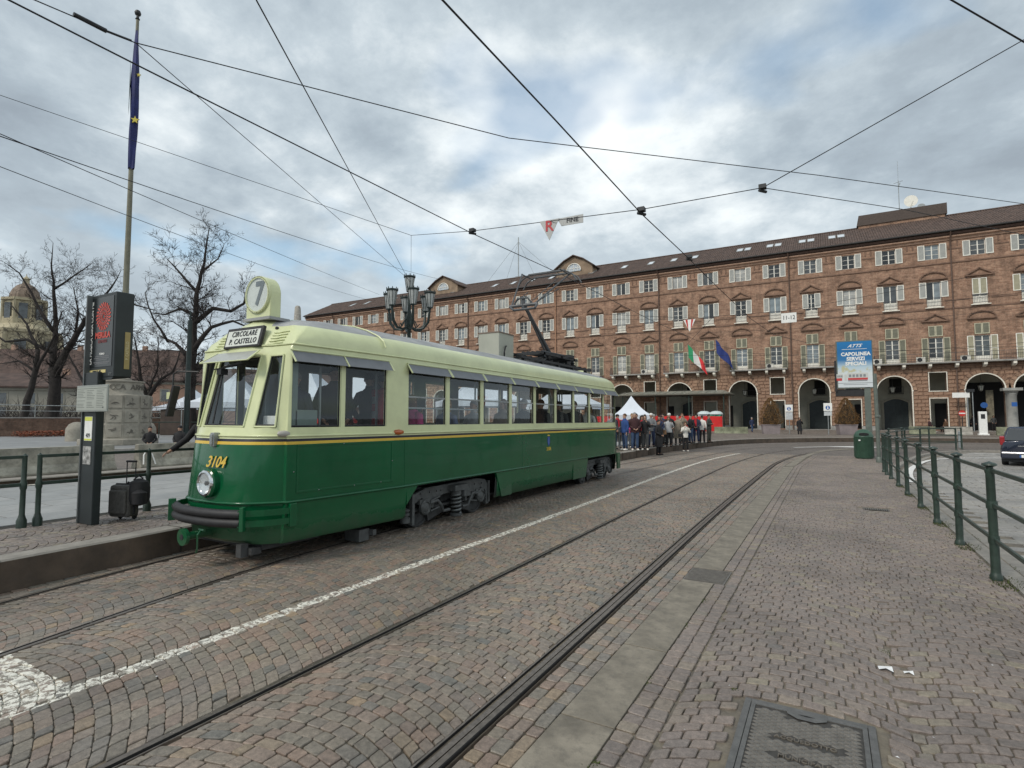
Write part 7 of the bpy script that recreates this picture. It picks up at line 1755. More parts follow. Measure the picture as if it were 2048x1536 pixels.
# brick wall, leaf heap, grass
M_oldb = brick_mat('old_brick', (.13, .075, .05), (.17, .10, .07), (.12, .09, .07), .3, .09, .4)
t = thing('brick_wall', 'low old brick retaining wall at the back of the plaza', 'wall', (-47.8, 20, .6), radians(72))
bb = MB(); bb.box(-14, 8.5, 0, .5, 0, 1.25); bb.build('wall', M_oldb, t); bb = MB(); bb.box(-14.05, 8.55, -.05, .55, 1.25, 1.33); bb.build('coping', M_stone, t)
t = thing('handrail', 'thin pale handrail along the top of the brick wall', 'railing', (-48.2, 20, 1.95), radians(72)); bb = MB(); bb.tube([(-14, .25, .9), (8.5, .25, .75)], .03, 5); bb.tube([(-14, .25, .5), (8.5, .25, .35)], .02, 5)
for k in range(9): bb.cyl((-14+k*2.8, .25, 0), (-14+k*2.8, .25, .88), .025, n=5)
bb.build('rails', M_steel, t)
bb = MB(); rnd = random.Random(5)
for _ in range(3500):
    u = rnd.uniform(0, 1); x = -45.8-rnd.uniform(0, 1.6); y = 15.5+u*9; z = .62+.75*rnd.random()*(1 if 3 < u*9 < 7 else .5); s_ = .07; a = rnd.uniform(0, 6)
    bb.add([(x+s_*cos(a), y+s_*sin(a), z), (x+s_*cos(a+2), y+s_*sin(a+2), z+rnd.uniform(-.05, .05)), (x+s_*cos(a+4), y+s_*sin(a+4), z+.03)], [(0, 1, 2)])
tag(stuff(bb.build('fallen_leaves', mat('leaves_red', (.20, .055, .022), .85, 0, .5, 2.))), 'heap of rusty fallen leaves against the low brick wall', 'leaves')
bb = MB(); bb.box(-46, -36, 24.5, 30, .55, .68); o = bb.build('grass', mat('grass', (.06, .15, .02), .9, 0, .35, 4, .5, 40)); tag(stuff(o), 'small patch of bright green grass right of the monument', 'grass')
t = thing('garden_fence', 'low dark green fence in front of the grass patch', 'fence', (-36.5, 20.8, .6), radians(60)); bb = MB(); bb.tube([(-3, 0, 1.0), (8, 0, 1.0)], .03, 5)
for k in range(8): bb.cyl((-3+k*1.57, 0, 0), (-3+k*1.57, 0, 1.0), .03, n=5)
bb.build('rails', M_iron, t)
t = thing('dark_container', 'dark brown box beside the grass behind the monument', 'container', (-42.5, 24.6, .6), radians(40)); bb = MB(); bb.box(-1.7, 1.7, -1, 1, 0, 1.9); bb.build('body', mat('container_brown', (.07, .05, .04), .8, 0, .2, 2, dirt=.5), t, bevel=.05); bb = MB(); bb.prism([(-1.8, 1.9), (1.8, 2.2), (1.8, 2.3), (-1.8, 2.0)], -1.1, 1.1, 'xz'); bb.build('lid', M_tent, t)
# --- far buildings at left
M_pw = mat('palace_pale', (.27, .26, .22), .85, 0, .12, .3, dirt=.3); M_pp = mat('palace_pink', (.36, .23, .17), .85, 0, .12, .3, dirt=.3); M_rf = mat('far_roof', (.075, .047, .038), .85, 0, .3, .6)
def far_building(name, label, a, c, z1, zr, m, nwin, depth=14, rows_=2, wh=1.9):
    a, c = Vector((*a, 0)), Vector((*c, 0)); d = c-a; Ln = d.length; t = thing(name, label, 'building', (a.x, a.y, .4), atan2(d.y, d.x))
    bb = MB(); bb.box(0, Ln, 0, depth, 0, z1); bb.build('wall', m, t); bb = MB(); bb.prism([(-.7, z1-.1), (-.7, z1+.15), (depth/2, zr), (depth+.7, z1+.15), (depth+.7, z1-.1)], -.6, Ln+.6, 'yz'); bb.build('roof', M_rf, t)
    bb = MB(); bb.box(0, Ln, -.25, -.002, z1-.55, z1-.11); bb.build('cornice', M_pw, t)
    bb = MB(); bb.box(-.75, .75, -.06, .05, 0, wh+.3); mf = bb.mesh('window_frame', M_pw); bb = MB(); bb.box(-.5, .5, -.08, -.06, .15, wh+.1); mp_ = bb.mesh('pane', PM[3])
    for k in range(nwin):
        for r_ in range(rows_):
            w = add(mf, 'window', t, (Ln*(k+.5)/nwin, 0, 1.4+r_*(z1-2)/rows_)); add(mp_, 'pane', w, (0, 0, 0))
    for k in range(3): bb = MB(); x = Ln*(.2+.3*k); bb.box(x-.5, x+.5, depth/2-.4, depth/2+.4, zr-1, zr+1.0); bb.build('chimney', M_pp, t)
    return t
far_building('far_palace', 'long pale building with a brown roof behind the left trees', (-138, 26), (-103, 62), 6.9, 9.8, M_pw, 12)
far_building('pink_building', 'pinkish building with brown roof behind the tall bare tree', (-102, 52), (-70, 92), 7.9, 11.0, M_pp, 12)
far_building('far_terrace', 'brick terrace closing the square behind the tram', (-92, 94), (-64, 116), 14, 18, M_pp, 12, rows_=3)
far_building('dark_roofed_block', 'dark brown roofed block below the domed church', (-178, 45), (-136, 74), 11.5, 18.5, M_pw, 9)
# domed church
M_ch = mat('church_stone', (.40, .35, .235), .85, 0, .15, .3, dirt=.35); M_dome = mat('dome_lead', (.20, .15, .11), .7, 0, .2, .5, dirt=.4)
t = thing('domed_church', 'yellow stone church tower with an octagonal brown dome', 'church', (-191, 64, 0))
bb = MB(); bb.lathe([(8.6, 0), (8.6, 24.5), (8.9, 24.6), (8.9, 25.4), (7.4, 25.5), (5.2, 27.2), (5.0, 29)], 8); bb.build('lower_drum', M_ch, t)
bb = MB(); bb.lathe([(4.7, 27), (4.7, 33.4), (5.2, 33.6), (5.2, 34.3), (3.6, 34.5)], 8); bb.build('upper_drum', M_ch, t)
bb = MB(); bb.lathe([(3.6, 34.4), (3.5, 35.4), (3.0, 36.8), (2.0, 38.1), (1.0, 38.7), (.9, 38.9)], 8); bb.build('dome', M_dome, t)
bb = MB(); bb.lathe([(.8, 38.8), (.75, 40.0), (1.0, 40.1), (.4, 40.7), (.12, 41.0), (.08, 41.6)], 8); bb.build('cupola', M_ch, t)
bb = MB(); bb.box(-.9, .9, -.3, .3, 0, 4.2); mw_ = bb.mesh('window', PM[3])
for k in range(8):
    a = 2*pi*(k+.5)/8; add(mw_, 'window', t, (4.4*cos(a), 4.4*sin(a), 28.6), (0, 0, a+pi/2)); add(mw_, 'window', t, (8.0*cos(a), 8.0*sin(a), 17.5), (0, 0, a+pi/2), (1.3, 1, 1.2))
    bb = MB(); a2 = 2*pi*k/8; bb.lathe([(.45, 27), (.4, 33.5)], 8, (4.75*cos(a2), 4.75*sin(a2), 0)); bb.lathe([(.7, 0), (.65, 24.6)], 8, (8.6*cos(a2), 8.6*sin(a2), 0)); bb.build('buttress_column', M_ch, t)
t = thing('stone_tower', 'small tapering stone tower top rising behind the palace end', 'tower', (-116, 93.4, 0)); bb = MB(); bb.lathe([(1.1, 0), (.95, 24), (1.05, 24.1), (.72, 29.8), (.45, 30.3)], 12); bb.build('shaft', M_conc, t, smooth=True)
# --- car
M_car = mat('car_blue', (.012, .018, .038), .22, .2, .0, coat=.8); M_cglass = mat('car_glass', (.03, .035, .04), .06, 0, .0, spec=.9); M_plas = mat('car_plastic', (.02, .021, .023), .6)
t = thing('car', 'dark blue hatchback driving away at the right edge', 'car', (7.45, 31.25, -.07), radians(-16))
# body by cross-sections along y (rear y=-2)
secs = [(-2.02, .66, .42, 1.02, .70, .55), (-1.98, .80, .30, 1.04, .78, .60), (-1.85, .86, .25, 1.0, .80, .62), (-1.2, .875, .24, .98, .8, .63), (0, .88, .24, .97, .80, .63), (1.0, .875, .24, .96, .78, .62), (1.35, .86, .25, .92, .75, .6), (1.95, .78, .28, .72, .66, .5), (2.05, .62, .36, .60, .55, .4)]
bb = MB(); K_ = 12
for y, hw, z0, z1, wt, _ in secs:
    for j in range(K_):
        a = 2*pi*j/K_; cx2, sz2 = cos(a), sin(a); e = .45
        bb.v.append((hw*abs(cx2)**e*(1 if cx2 > 0 else -1), y, (z0+z1)/2+(z1-z0)/2*abs(sz2)**e*(1 if sz2 > 0 else -1)))
for i in range(len(secs)-1):
    for j in range(K_): bb.f.append((i*K_+j, i*K_+(j+1) % K_, (i+1)*K_+(j+1) % K_, (i+1)*K_+j)); bb.m.append(0)
bb.f += [tuple(range(K_)), tuple((len(secs)-1)*K_+j for j in range(K_))]; bb.m += [0, 0]
bb.build('body', M_car, t, smooth=True)
bb = MB()
cab = [(-1.96, .98, .80, .78), (-1.78, 1.50, .62, .60)]
b0 = [(-.82, -1.97, .97), (.82, -1.97, .97), (.80, 1.25, .95), (-.80, 1.25, .95)]; b1 = [(-.62, -1.66, 1.58), (.62, -1.66, 1.58), (.60, .35, 1.58), (-.60, .35, 1.58)]
bb.add(b0+b1, [(4, 5, 6, 7), (0, 1, 5, 4), (1, 2, 6, 5), (2, 3, 7, 6), (3, 0, 4, 7)]); bb.build('cabin', M_car, t, bevel=.08)
bb = MB(); bb.add([(-.70, -1.985, 1.04), (.70, -1.985, 1.04), (.56, -1.745, 1.50), (-.56, -1.745, 1.50)], [(0, 1, 2, 3)]); bb.build('rear_window', M_cglass, t)
for s in (-1, 1):
    bb = MB(); bb.add([(.825*s, -1.5, 1.02), (.825*s, .95, 1.0), (.65*s, .25, 1.50), (.65*s, -1.45, 1.50)], [(0, 1, 2, 3)]); bb.build('side_window', M_cglass, t)
    bb = MB(); bb.obox((.775*s, -1.93, 1.02), (.16, .14, .36), Matrix.Rotation(.3, 3, 'X')); bb.build('tail_light', mat('tail_red', (.35, .015, .02), .2, 0, 0, coat=.5), t, bevel=.03)
    for y in (-1.25, 1.3): bb = MB(); bb.lathe([(.2, -.1), (.31, -.1), (.325, -.06), (.325, .06), (.31, .1), (.2, .1)], 20, (.76*s, y, .325), 'x'); w = bb.build('wheel', M_black, t, smooth=True); bb = MB(); bb.lathe([(.2, -.09), (.2, .09)], 14, (.77*s, y, .325), 'x'); bb.build('rim', M_steel, w)
    bb = MB(); bb.obox((.93*s, .6, 1.0), (.14, .1, .12), Matrix()); bb.build('door_mirror', M_car, t, bevel=.03)
bb = MB(); bb.box(-.84, .84, -2.10, -1.85, .30, .58); bb.build('rear_bumper', M_car, t, bevel=.05); bb = MB(); bb.box(-.80, .80, -2.115, -2.10, .50, .525); bb.build('bumper_trim', M_chrome, t)
bb = MB(); bb.box(-.26, .26, -2.125, -2.115, .36, .47); pl = bb.build('number_plate', M_white, t); bb = MB(); bb.box(-.26, -.21, -2.13, -2.125, .36, .47); bb.build('plate_band', M_lblue, pl); text('DW 497', .09, M_ink, pl, (.03, -2.13, .415))
bb = MB(); bb.box(-.3, .3, -2.04, -2.03, .80, .83); bb.build('tailgate_handle', M_chrome, t); bb = MB(); bb.box(-.8, .8, -1.9, 1.9, .18, .32); bb.build('underbody', M_plas, t)
t = thing('scooter', 'dark parked scooter with a bright headlight left of the car', 'scooter', (16.2, 66.5, .2)); bb = MB(); bb.lathe([(.16, -.05), (.26, -.05), (.26, .05), (.16, .05)], 16, (0, 0, .26), 'x'); bb.lathe([(.16, -.05), (.26, -.05), (.26, .05), (.16, .05)], 16, (0, 1.2, .26), 'x'); bb.build('wheels', M_black, t); bb = MB(); bb.tube([(0, 0, .3), (0, .15, .7), (0, .2, 1.1)], .12, 8); bb.obox((0, 1.0, .65), (.3, .8, .3), Matrix()); bb.box(-.15, .15, .2, .8, .25, .35); bb.tube([(-.3, .2, 1.1), (.3, .2, 1.1)], .03, 6); bb.build('body', M_plas, t, bevel=.03); bb = MB(); bb.lathe([(.1, 0), (.1, .04)], 12, (0, 0, .95), 'y'); bb.build('headlight', mat('lit_lamp', (.9, .9, .8), .5, emit=3.), t)
# ================================================================== PEOPLE
# local frame: facing -Y, feet at z=0, about 1.72 m tall
def jmesh(name, verts, edges, radii, root=0, sub=1):
    me = bpy.data.meshes.new(name); me.from_pydata(verts, edges, []); o = bpy.data.objects.new(name, me); COL.objects.link(o)
    m = o.modifiers.new('skin', 'SKIN'); sl = me.skin_vertices[0].data
    for i, r in enumerate(radii): sl[i].radius = r if isinstance(r, tuple) else (r, r); sl[i].use_root = (i == root)
    s = o.modifiers.new('sub', 'SUBSURF'); s.levels = s.render_levels = sub
    bpy.context.view_layer.update(); dg = bpy.context.evaluated_depsgraph_get()
    r = bpy.data.meshes.new_from_object(o.evaluated_get(dg)); bpy.data.objects.remove(o); return r
ARM = {'down': [(.178, 0, 1.385), (.235, .03, 1.14), (.24, -.05, .88), (.235, -.07, .78)],
       'pocket': [(.178, 0, 1.385), (.27, .08, 1.14), (.20, -.10, .95), (.15, -.14, .90)],
       'phone': [(.178, 0, 1.385), (.25, -.12, 1.17), (.12, -.28, 1.40), (.07, -.31, 1.48)],
       'cross': [(.178, 0, 1.385), (.26, -.06, 1.14), (.02, -.22, 1.16), (-.08, -.22, 1.18)],
       'hands': [(.178, 0, 1.385), (.26, 0, 1.14), (.10, -.20, 1.00), (.04, -.22, .97)],
       'reach': [(.178, 0, 1.385), (.30, -.08, 1.18), (.42, -.27, 1.00), (.48, -.34, .94)]}
LEG = {'stand': [(.10, 0, .90), (.11, -.01, .50), (.12, .02, .09), (.13, -.12, .045)],
       'walkf': [(.09, 0, .90), (.09, -.16, .53), (.09, -.20, .10), (.09, -.34, .06)],
       'walkb': [(.09, 0, .90), (.10, .02, .50), (.10, .28, .16), (.10, .20, .05)],
       'sit': [(.10, 0, .52), (.13, -.42, .52), (.12, -.40, .09), (.12, -.54, .05)]}
def pose(armL, armR, legL='stand', legR='stand', seat=False):
    dz = -.38 if seat else 0.
    V = [(0, 0, .93+dz), (0, .01, 1.12+dz), (0, 0, 1.33+dz), (0, 0, 1.45+dz), (0, -.005, 1.53+dz), (0, -.02, 1.60+dz), (0, -.01, 1.69+dz)]
    E_ = [(0, 1), (1, 2), (2, 3), (3, 4), (4, 5), (5, 6)]; R_ = [(.14, .10), (.13, .095), (.118, .082), (.055, .05), .048, (.074, .088), (.068, .078)]
    hands = []
    for sgn, nm in ((-1, armL), (1, armR)):
        prev = 3
        for k, (p, r) in enumerate(zip(ARM[nm], (.046, .040, .028, .030))): V.append((p[0]*sgn, p[1], p[2]+dz)); R_.append(r); E_.append((prev, len(V)-1)); prev = len(V)-1
        hands.append((Vector(V[-2]), Vector(V[-1])))
    for sgn, nm in ((-1, legL), (1, legR)):
        prev = 0
        for k, (p, r) in enumerate(zip(LEG[nm], (.085, .055, .038, .035))): V.append((p[0]*sgn, p[1], p[2])); R_.append(r); E_.append((prev, len(V)-1)); prev = len(V)-1
    body = jmesh('body', V, E_, R_)
    # fingers, thumb, nose, ears joined onto the body
    bb = MB()
    for w, h in hands:
        d = (h-w).normalized(); side_ = d.cross(Vector((0, 0, 1))); side_ = side_.normalized() if side_.length > .1 else Vector((0, 1, 0)); dn = side_.cross(d)
        for k, ln in enumerate((.062, .072, .068, .052)):
            a = h+side_*(.026*(k-1.5)*.75)+d*.01; bb.tube([a, a+d*ln*.55+dn*-.006, a+d*ln*.85-dn*.022], [.0095, .009, .007], 5)
        bb.tube([h-d*.025+side_*.022, h+side_*.045+d*.01, h+side_*.05+d*.035], [.012, .010, .008], 5)
    o_ = len(bb.v); n_ = 12; prf = [(1.535, .030, .036, -.012), (1.55, .050, .062, -.012), (1.58, .064, .080, -.008), (1.62, .073, .092, 0), (1.66, .077, .097, .004), (1.70, .074, .094, .008), (1.735, .058, .075, .010), (1.755, .030, .04, .010)]
    for z_, rx_, ry_, cy_ in prf:
        for k_ in range(n_): a_ = 2*pi*k_/n_; bb.v.append((rx_*cos(a_), cy_+ry_*sin(a_), z_+dz))
    for i_ in range(len(prf)-1):
        for k_ in range(n_): bb.f.append((o_+i_*n_+k_, o_+i_*n_+(k_+1) % n_, o_+(i_+1)*n_+(k_+1) % n_, o_+(i_+1)*n_+k_)); bb.m.append(0)
    hz_ = 1.63+dz; bb.tube([(0, -.086, hz_+.03), (0, -.106, hz_-.008)], [.007, .013], 5)
    for s in (-1, 1): bb.lathe([(.001, -.02), (.022, -.012), (.022, .012), (.001, .02)], 6, (.077*s, .0, hz_), 'y')
    bm = bmesh.new(); bm.from_mesh(body); extra = bb.mesh('x', []); bm.from_mesh(extra); bm.to_mesh(body); bm.free(); body.polygons.foreach_set('use_smooth', [True]*len(body.polygons)); body.name = 'body'
    return V, body, dz
def coat(V, dz, long_=0., puff=1.):
    bb = MB(); z0 = .84-long_+dz
    rings = [(z0, .185+long_*.12, .135+long_*.1), (z0+.02, .19+long_*.1, .14+long_*.08), (.98+dz, .175, .130), (1.10+dz, .170, .125), (1.26+dz, .188, .135), (1.37+dz, .195, .122), (1.43+dz, .155, .102), (1.475+dz, .098, .085), (1.50+dz, .070, .074), (1.535+dz, .064, .070)]
    if long_ > .2: rings.insert(2, (.86+dz, .19, .14))
    n = 14; o = len(bb.v)
    for z, rx, ry in rings:
        for k in range(n): a = 2*pi*k/n; bb.v.append((rx*puff*cos(a), ry*puff*sin(a)+.0, z))
    for i in range(len(rings)-1):
        for k in range(n): bb.f.append((i*n+k, i*n+(k+1) % n, (i+1)*n+(k+1) % n, (i+1)*n+k)); bb.m.append(0)
    for s in (0, 1):
        i0 = 7+4*s; sh, el, wr, ha = [Vector(V[i0+k]) for k in range(4)]
        st_ = sh+Vector((-.06 if s else .06, 0, .02)); wr2 = wr.lerp(ha, .15)
        bb.tube([st_, sh, sh.lerp(el, .5), el, el.lerp(wr, .5), wr2], [.060*puff, .068*puff, .063*puff, .056*puff, .050*puff, .042*puff], 9)
    return bb.mesh('coat', M_bk, smooth='all')
def trousers(V, dz, seat=False):
    bb = MB()
    for s in (0, 1):
        i0 = 15+4*s; hp, kn, an, ft = [Vector(V[i0+k]) for k in range(4)]
        top = Vector((hp.x*.8, hp.y, hp.z+.06)); bb.tube([top, hp, hp.lerp(kn, .5), kn, kn.lerp(an, .5), an+Vector((0, 0, .0))], [.10, .105, .090, .070, .062, .058], 9)
    z = .93+dz; n = 12; R3 = [(z-.06, .17, .125), (z+.04, .172, .128), (z+.12, .16, .12)]; o = len(bb.v)
    for zz_, rx, ry in R3:
        for k in range(n): a = 2*pi*k/n; bb.v.append((rx*cos(a), ry*sin(a), zz_))
    for i in range(2):
        for k in range(n): bb.f.append((o+i*n+k, o+i*n+(k+1) % n, o+(i+1)*n+(k+1) % n, o+(i+1)*n+k)); bb.m.append(0)
    return bb.mesh('trousers', M_bk, smooth='all')
def shoes(V):
    out = []
    for s in (0, 1):
        bb = MB(); i0 = 15+4*s; an, ft = Vector(V[i0+2]), Vector(V[i0+3]); d = (ft-an); d.z = 0; d = d.normalized(); h = an.copy(); z_ = min(an.z, ft.z)-.005
        bb.tube([Vector((h.x, h.y, 0))-d*.05+Vector((0, 0, max(.045, z_))), Vector((h.x, h.y, 0))+Vector((0, 0, max(.05, z_+.01))), Vector((h.x, h.y, 0))+d*.12+Vector((0, 0, max(.042, z_-.01))), Vector((h.x, h.y, 0))+d*.19+Vector((0, 0, max(.036, z_-.02)))], [.04, .052, .046, .026], 8)
        out.append(bb.mesh('shoe', M_bk, smooth='all'))
    return out
def hair(dz, kind):
    bb = MB(); n = 12; cz_ = 1.665+dz
    rings = {'short': [(.30, 1.13), (-.05, 1.08)], 'long': [(.30, 1.15)], 'hat': [], 'hood': []}
    for j in range(7):
        v = j/6; el = pi/2*(1-v)+(-.25 if kind == 'short' else -.9 if kind == 'long' else 0)*v
        for k in range(n):
            a = 2*pi*k/n; front = max(0, -sin(a))
            e2 = el+front*v*(.55 if kind != 'long' else 1.35); x = .085*cos(e2)*cos(a); y = .106*cos(e2)*sin(a)+.010; z = .108*sin(e2)
            if kind == 'long' and v > .6 and front < .5: z -= (v-.6)*.38; x *= 1.12
            bb.v.append((x, y, cz_+z))
    for j in range(6):
        for k in range(n): bb.f.append((j*n+k, j*n+(k+1) % n, (j+1)*n+(k+1) % n, (j+1)*n+k)); bb.m.append(0)
    return bb.mesh('hair', M_bk, smooth='all')
def hat(dz):
    bb = MB(); bb.lathe([(.094, -.02), (.098, .02), (.09, .07), (.05, .105), (.001, .115)], 12, (0, .005, 1.665+dz)); return bb.mesh('hat', M_bk, smooth='all')
def eyes(dz):
    bb = MB()
    for s in (-1, 1): bb.lathe([(.001, -.004), (.007, -.003), (.007, .003), (.001, .004)], 6, (.028*s, -.086, 1.645+dz), 'y')
    bb.box(-.018, .018, -.094, -.088, 1.578+dz, 1.584+dz); return bb.mesh('face_features', mat('face_dark', (.10, .045, .04), .6, 0, 0))
PO = {}
for nm, args in {'stand': ('down', 'down'), 'phone': ('phone', 'phone'), 'onephone': ('down', 'phone'), 'cross': ('cross', 'cross'), 'pocket': ('pocket', 'pocket'), 'hands': ('hands', 'hands'), 'walk': ('down', 'pocket', 'walkf', 'walkb'), 'sit': ('hands', 'hands', 'sit', 'sit', True), 'sitarm': ('down', 'phone', 'sit', 'sit', True), 'reach': ('reach', 'down')}.items():
    V_, B_, dz_ = pose(*args); PO[nm] = dict(V=V_, body=B_, dz=dz_, coat=coat(V_, dz_), puffer=coat(V_, dz_, 0., 1.15), longcoat=coat(V_, dz_, .0 if 'sit' in nm else .42, 1.06), trousers=trousers(V_, dz_), shoes=shoes(V_), short=hair(dz_, 'short'), long=hair(dz_, 'long'), hat=hat(dz_), eyes=eyes(dz_))
SKINS = [mat('skin_a', (.46, .28, .20), .6, 0, .05), mat('skin_b', (.40, .23, .16), .6, 0, .05)]
COLS = dict(navy=(.018, .03, .075), blue=(.02, .06, .20), black=(.013, .013, .015), maroon=(.045, .016, .018), red=(.45, .02, .03), grey=(.17, .18, .19), pale=(.40, .41, .42), denim=(.035, .065, .13), dgrey=(.055, .058, .06), beige=(.26, .22, .17), white=(.68, .66, .61), pink=(.42, .03, .16), green=(.045, .052, .045), olive=(.07, .075, .06), brown=(.10, .05, .025), blond=(.22, .14, .06), dark=(.02, .014, .01), silver=(.27, .26, .25), coral=(.6, .22, .2), navyj=(.03, .035, .06), floral=(.10, .13, .22))
def cm(c): return mat('cloth_'+c, COLS[c], .85, 0, .15, 8, .3, 60)
def person(label, loc, rz, pose_='stand', top=('coat', 'black'), legs='black', shoe='black', hr=('short', 'dark'), h=1.72, extra=None, group=None, parent_rot=None):
    P_ = PO[pose_]; t = thing('person', label, 'person', loc, radians(rz), group); t.scale = (h/1.78,)*3
    def put(me, nm, m):
        o = bpy.data.objects.new(nm, me); COL.objects.link(o); o.parent = t
        if not me.materials: me.materials.append(m)
        o.material_slots[0].link = 'OBJECT'; o.material_slots[0].material = m; return o
    put(P_['body'], 'body', random.choice(SKINS)); put(P_[top[0]], 'coat', cm(top[1])); put(P_['trousers'], 'trousers', cm(legs))
    for s in P_['shoes']: put(s, 'shoe', cm(shoe))
    put(P_[hr[0]], 'hat' if hr[0] == 'hat' else 'hair', cm(hr[1])); put(P_['eyes'], 'face_features', mat('face_dark', (.10, .045, .04), .6, 0, 0))
    if extra == 'bag': bb = MB(); bb.box(-.16, .16, .02, .12, .72, .96); bb.tube([(-.14, .05, .95), (-.05, -.12, 1.3), (.12, 0, 1.46), (.1, .12, 1.2), (.14, .08, .95)], .010, 5); bb.build('shoulder_bag', mat('bag_tan', (.16, .09, .045), .7), t, (.22, 0, 0))
    if extra == 'blackbag': bb = MB(); bb.box(-.16, .16, -.06, .08, .86, 1.06); bb.tube([(-.14, 0, 1.05), (-.1, -.05, 1.3), (.14, 0, 1.46)], .010, 5); bb.build('shoulder_bag', M_bk, t, (-.24, 0, 0), bevel=.03)
    if extra == 'scarf': bb = MB(); bb.lathe([(.075, 0), (.10, .02), (.10, .06), (.075, .09)], 12, (0, 0, 1.47)); bb.box(-.08, .05, -.17, -.14, 1.05, 1.5); bb.build('scarf', cm('red'), t, smooth=True)
    if extra == 'vest':
        for k, c in enumerate(('red', 'pale', 'red', 'pale', 'red')): bb = MB(); bb.lathe([(.215, 0), (.215, .12)], 14, (0, 0, .9+k*.12), cap=False); o = bb.build('vest_band', cm(c), t, smooth=True)
    if extra == 'phone': bb = MB(); bb.box(-.04, .04, -.36, -.35, 1.46, 1.6); bb.build('phone', M_black, t)
    return t
random.seed(3)
face = 28      # rotate towards the camera / tram
CR = 'crowd waiting on the far platform'
data = [
 ('in a bright blue jacket and jeans, nearest the tram rear', (-8.42, 25.6), -30, 'stand', ('puffer', 'blue'), 'denim', 'white', ('short', 'brown'), 1.76, None),
 ('in a grey jacket half hidden by the tram rear', (-8.9, 25.1), 10, 'pocket', ('coat', 'dgrey'), 'denim', 'white', ('short', 'silver'), 1.74, None),
 ('broad, in a maroon puffer jacket with hands clasped', (-7.98, 25.75), 25, 'hands', ('puffer', 'maroon'), 'denim', 'white', ('short', 'silver'), 1.82, None),
 ('in a bright red coat beside the maroon jacket', (-7.95, 26.75), 40, 'pocket', ('puffer', 'red'), 'black', 'black', ('long', 'dark'), 1.66, None),
 ('long-haired, in a black jacket and wide grey trousers', (-7.62, 26.2), 20, 'onephone', ('coat', 'black'), 'dgrey', 'white', ('long', 'dark'), 1.70, None),
 ('in a navy jacket with a tan shoulder bag', (-7.75, 29.3), 20, 'hands', ('coat', 'navy'), 'black', 'black', ('long', 'dark'), 1.66, 'bag'),
 ('in a pale grey hooded top looking at the phone', (-7.42, 29.9), 25, 'onephone', ('puffer', 'pale'), 'black', 'black', ('long', 'brown'), 1.62, 'phone'),
 ('silver-haired, in a black coat behind the grey hooded top', (-7.75, 31.4), 10, 'pocket', ('longcoat', 'black'), 'black', 'black', ('hat', 'white'), 1.82, None),
 ('in a long beige coat', (-7.45, 32.1), 10, 'stand', ('longcoat', 'beige'), 'dgrey', 'black', ('short', 'silver'), 1.68, None),
 ('tall, in a beige jacket with raised arms behind the white sweater', (-7.5, 33.5), 10, 'phone', ('coat', 'beige'), 'dgrey', 'black', ('short', 'brown'), 1.84, None),
 ('in a black coat and jeans right of the beige jacket', (-7.25, 34.6), -50, 'pocket', ('coat', 'black'), 'denim', 'black', ('short', 'dark'), 1.76, None),
 ('in a navy jacket over a pink top', (-7.0, 35.0), 15, 'hands', ('puffer', 'navyj'), 'navy', 'dgrey', ('long', 'dark'), 1.76, 'scarf'),
 ('in a white top and black trousers, back turned', (-6.75, 35.5), 190, 'stand', ('coat', 'white'), 'black', 'dgrey', ('short', 'dark'), 1.70, None),
 ('in a dark green jacket with crossed arms at the crowd end', (-6.45, 36.1), 60, 'cross', ('coat', 'green'), 'olive', 'dark', ('short', 'dark'), 1.78, None),
 ('in a dark jacket photographing, second row', (-8.35, 27.2), 20, 'phone', ('coat', 'black'), 'navy', 'black', ('short', 'dark'), 1.78, None),
 ('in a grey coat with pale hair, second row', (-8.2, 28.2), 30, 'stand', ('coat', 'grey'), 'denim', 'black', ('short', 'silver'), 1.75, None),
 ('in a dark red jacket between two dark coats', (-8.0, 30.6), 20, 'pocket', ('coat', 'maroon'), 'black', 'black', ('hat', 'maroon'), 1.70, None),
 ('in a brown coat holding up a phone, back row', (-8.6, 29.6), 10, 'onephone', ('coat', 'brown'), 'dgrey', 'black', ('long', 'brown'), 1.68, None),
 ('in a navy coat looking right, back row', (-8.3, 32.2), -40, 'stand', ('coat', 'navy'), 'black', 'black', ('short', 'dark'), 1.80, None),
 ('in a red jacket at the back near the white tent', (-9.3, 31.5), 20, 'pocket', ('coat', 'red'), 'dgrey', 'black', ('hat', 'dgrey'), 1.72, None),
 ('in a navy coat with brown hair looking towards the tram, back row left', (-9.2, 26.2), 60, 'pocket', ('coat', 'navyj'), 'denim', 'black', ('short', 'brown'), 1.79, None),
 ('in an olive parka with a red scarf, back row left', (-9.4, 27.4), 35, 'stand', ('puffer', 'olive'), 'black', 'black', ('hat', 'black'), 1.74, 'scarf'),
 ('in a pink anorak between two taller people', (-8.75, 27.9), 15, 'hands', ('puffer', 'pink'), 'dgrey', 'white', ('long', 'blond'), 1.62, None),
 ('in a white cap and grey fleece near the crowd middle', (-8.1, 29.0), 5, 'cross', ('coat', 'grey'), 'navy', 'black', ('hat', 'white'), 1.80, None),
 ('in a brown jacket with a black bag, looking away', (-8.5, 31.0), 120, 'pocket', ('coat', 'brown'), 'denim', 'dark', ('short', 'silver'), 1.77, 'blackbag'),
 ('in a dark blue puffer photographing near the crowd end', (-7.6, 34.2), 20, 'phone', ('puffer', 'navy'), 'black', 'black', ('short', 'dark'), 1.73, None),
 ('in a dark anorak at the back of the crowd', (-9.0, 28.6), 20, 'phone', ('coat', 'dgrey'), 'denim', 'black', ('short', 'blond'), 1.8, None),
]
for l, (x, y), rz, ps, tp, lg_, sh_, hr_, h_, ex in data:
    person('person '+l, (x, y, PZ-.004), rz+random.uniform(-18, 18), ps, tp, lg_, sh_, hr_, h_, ex, CR)
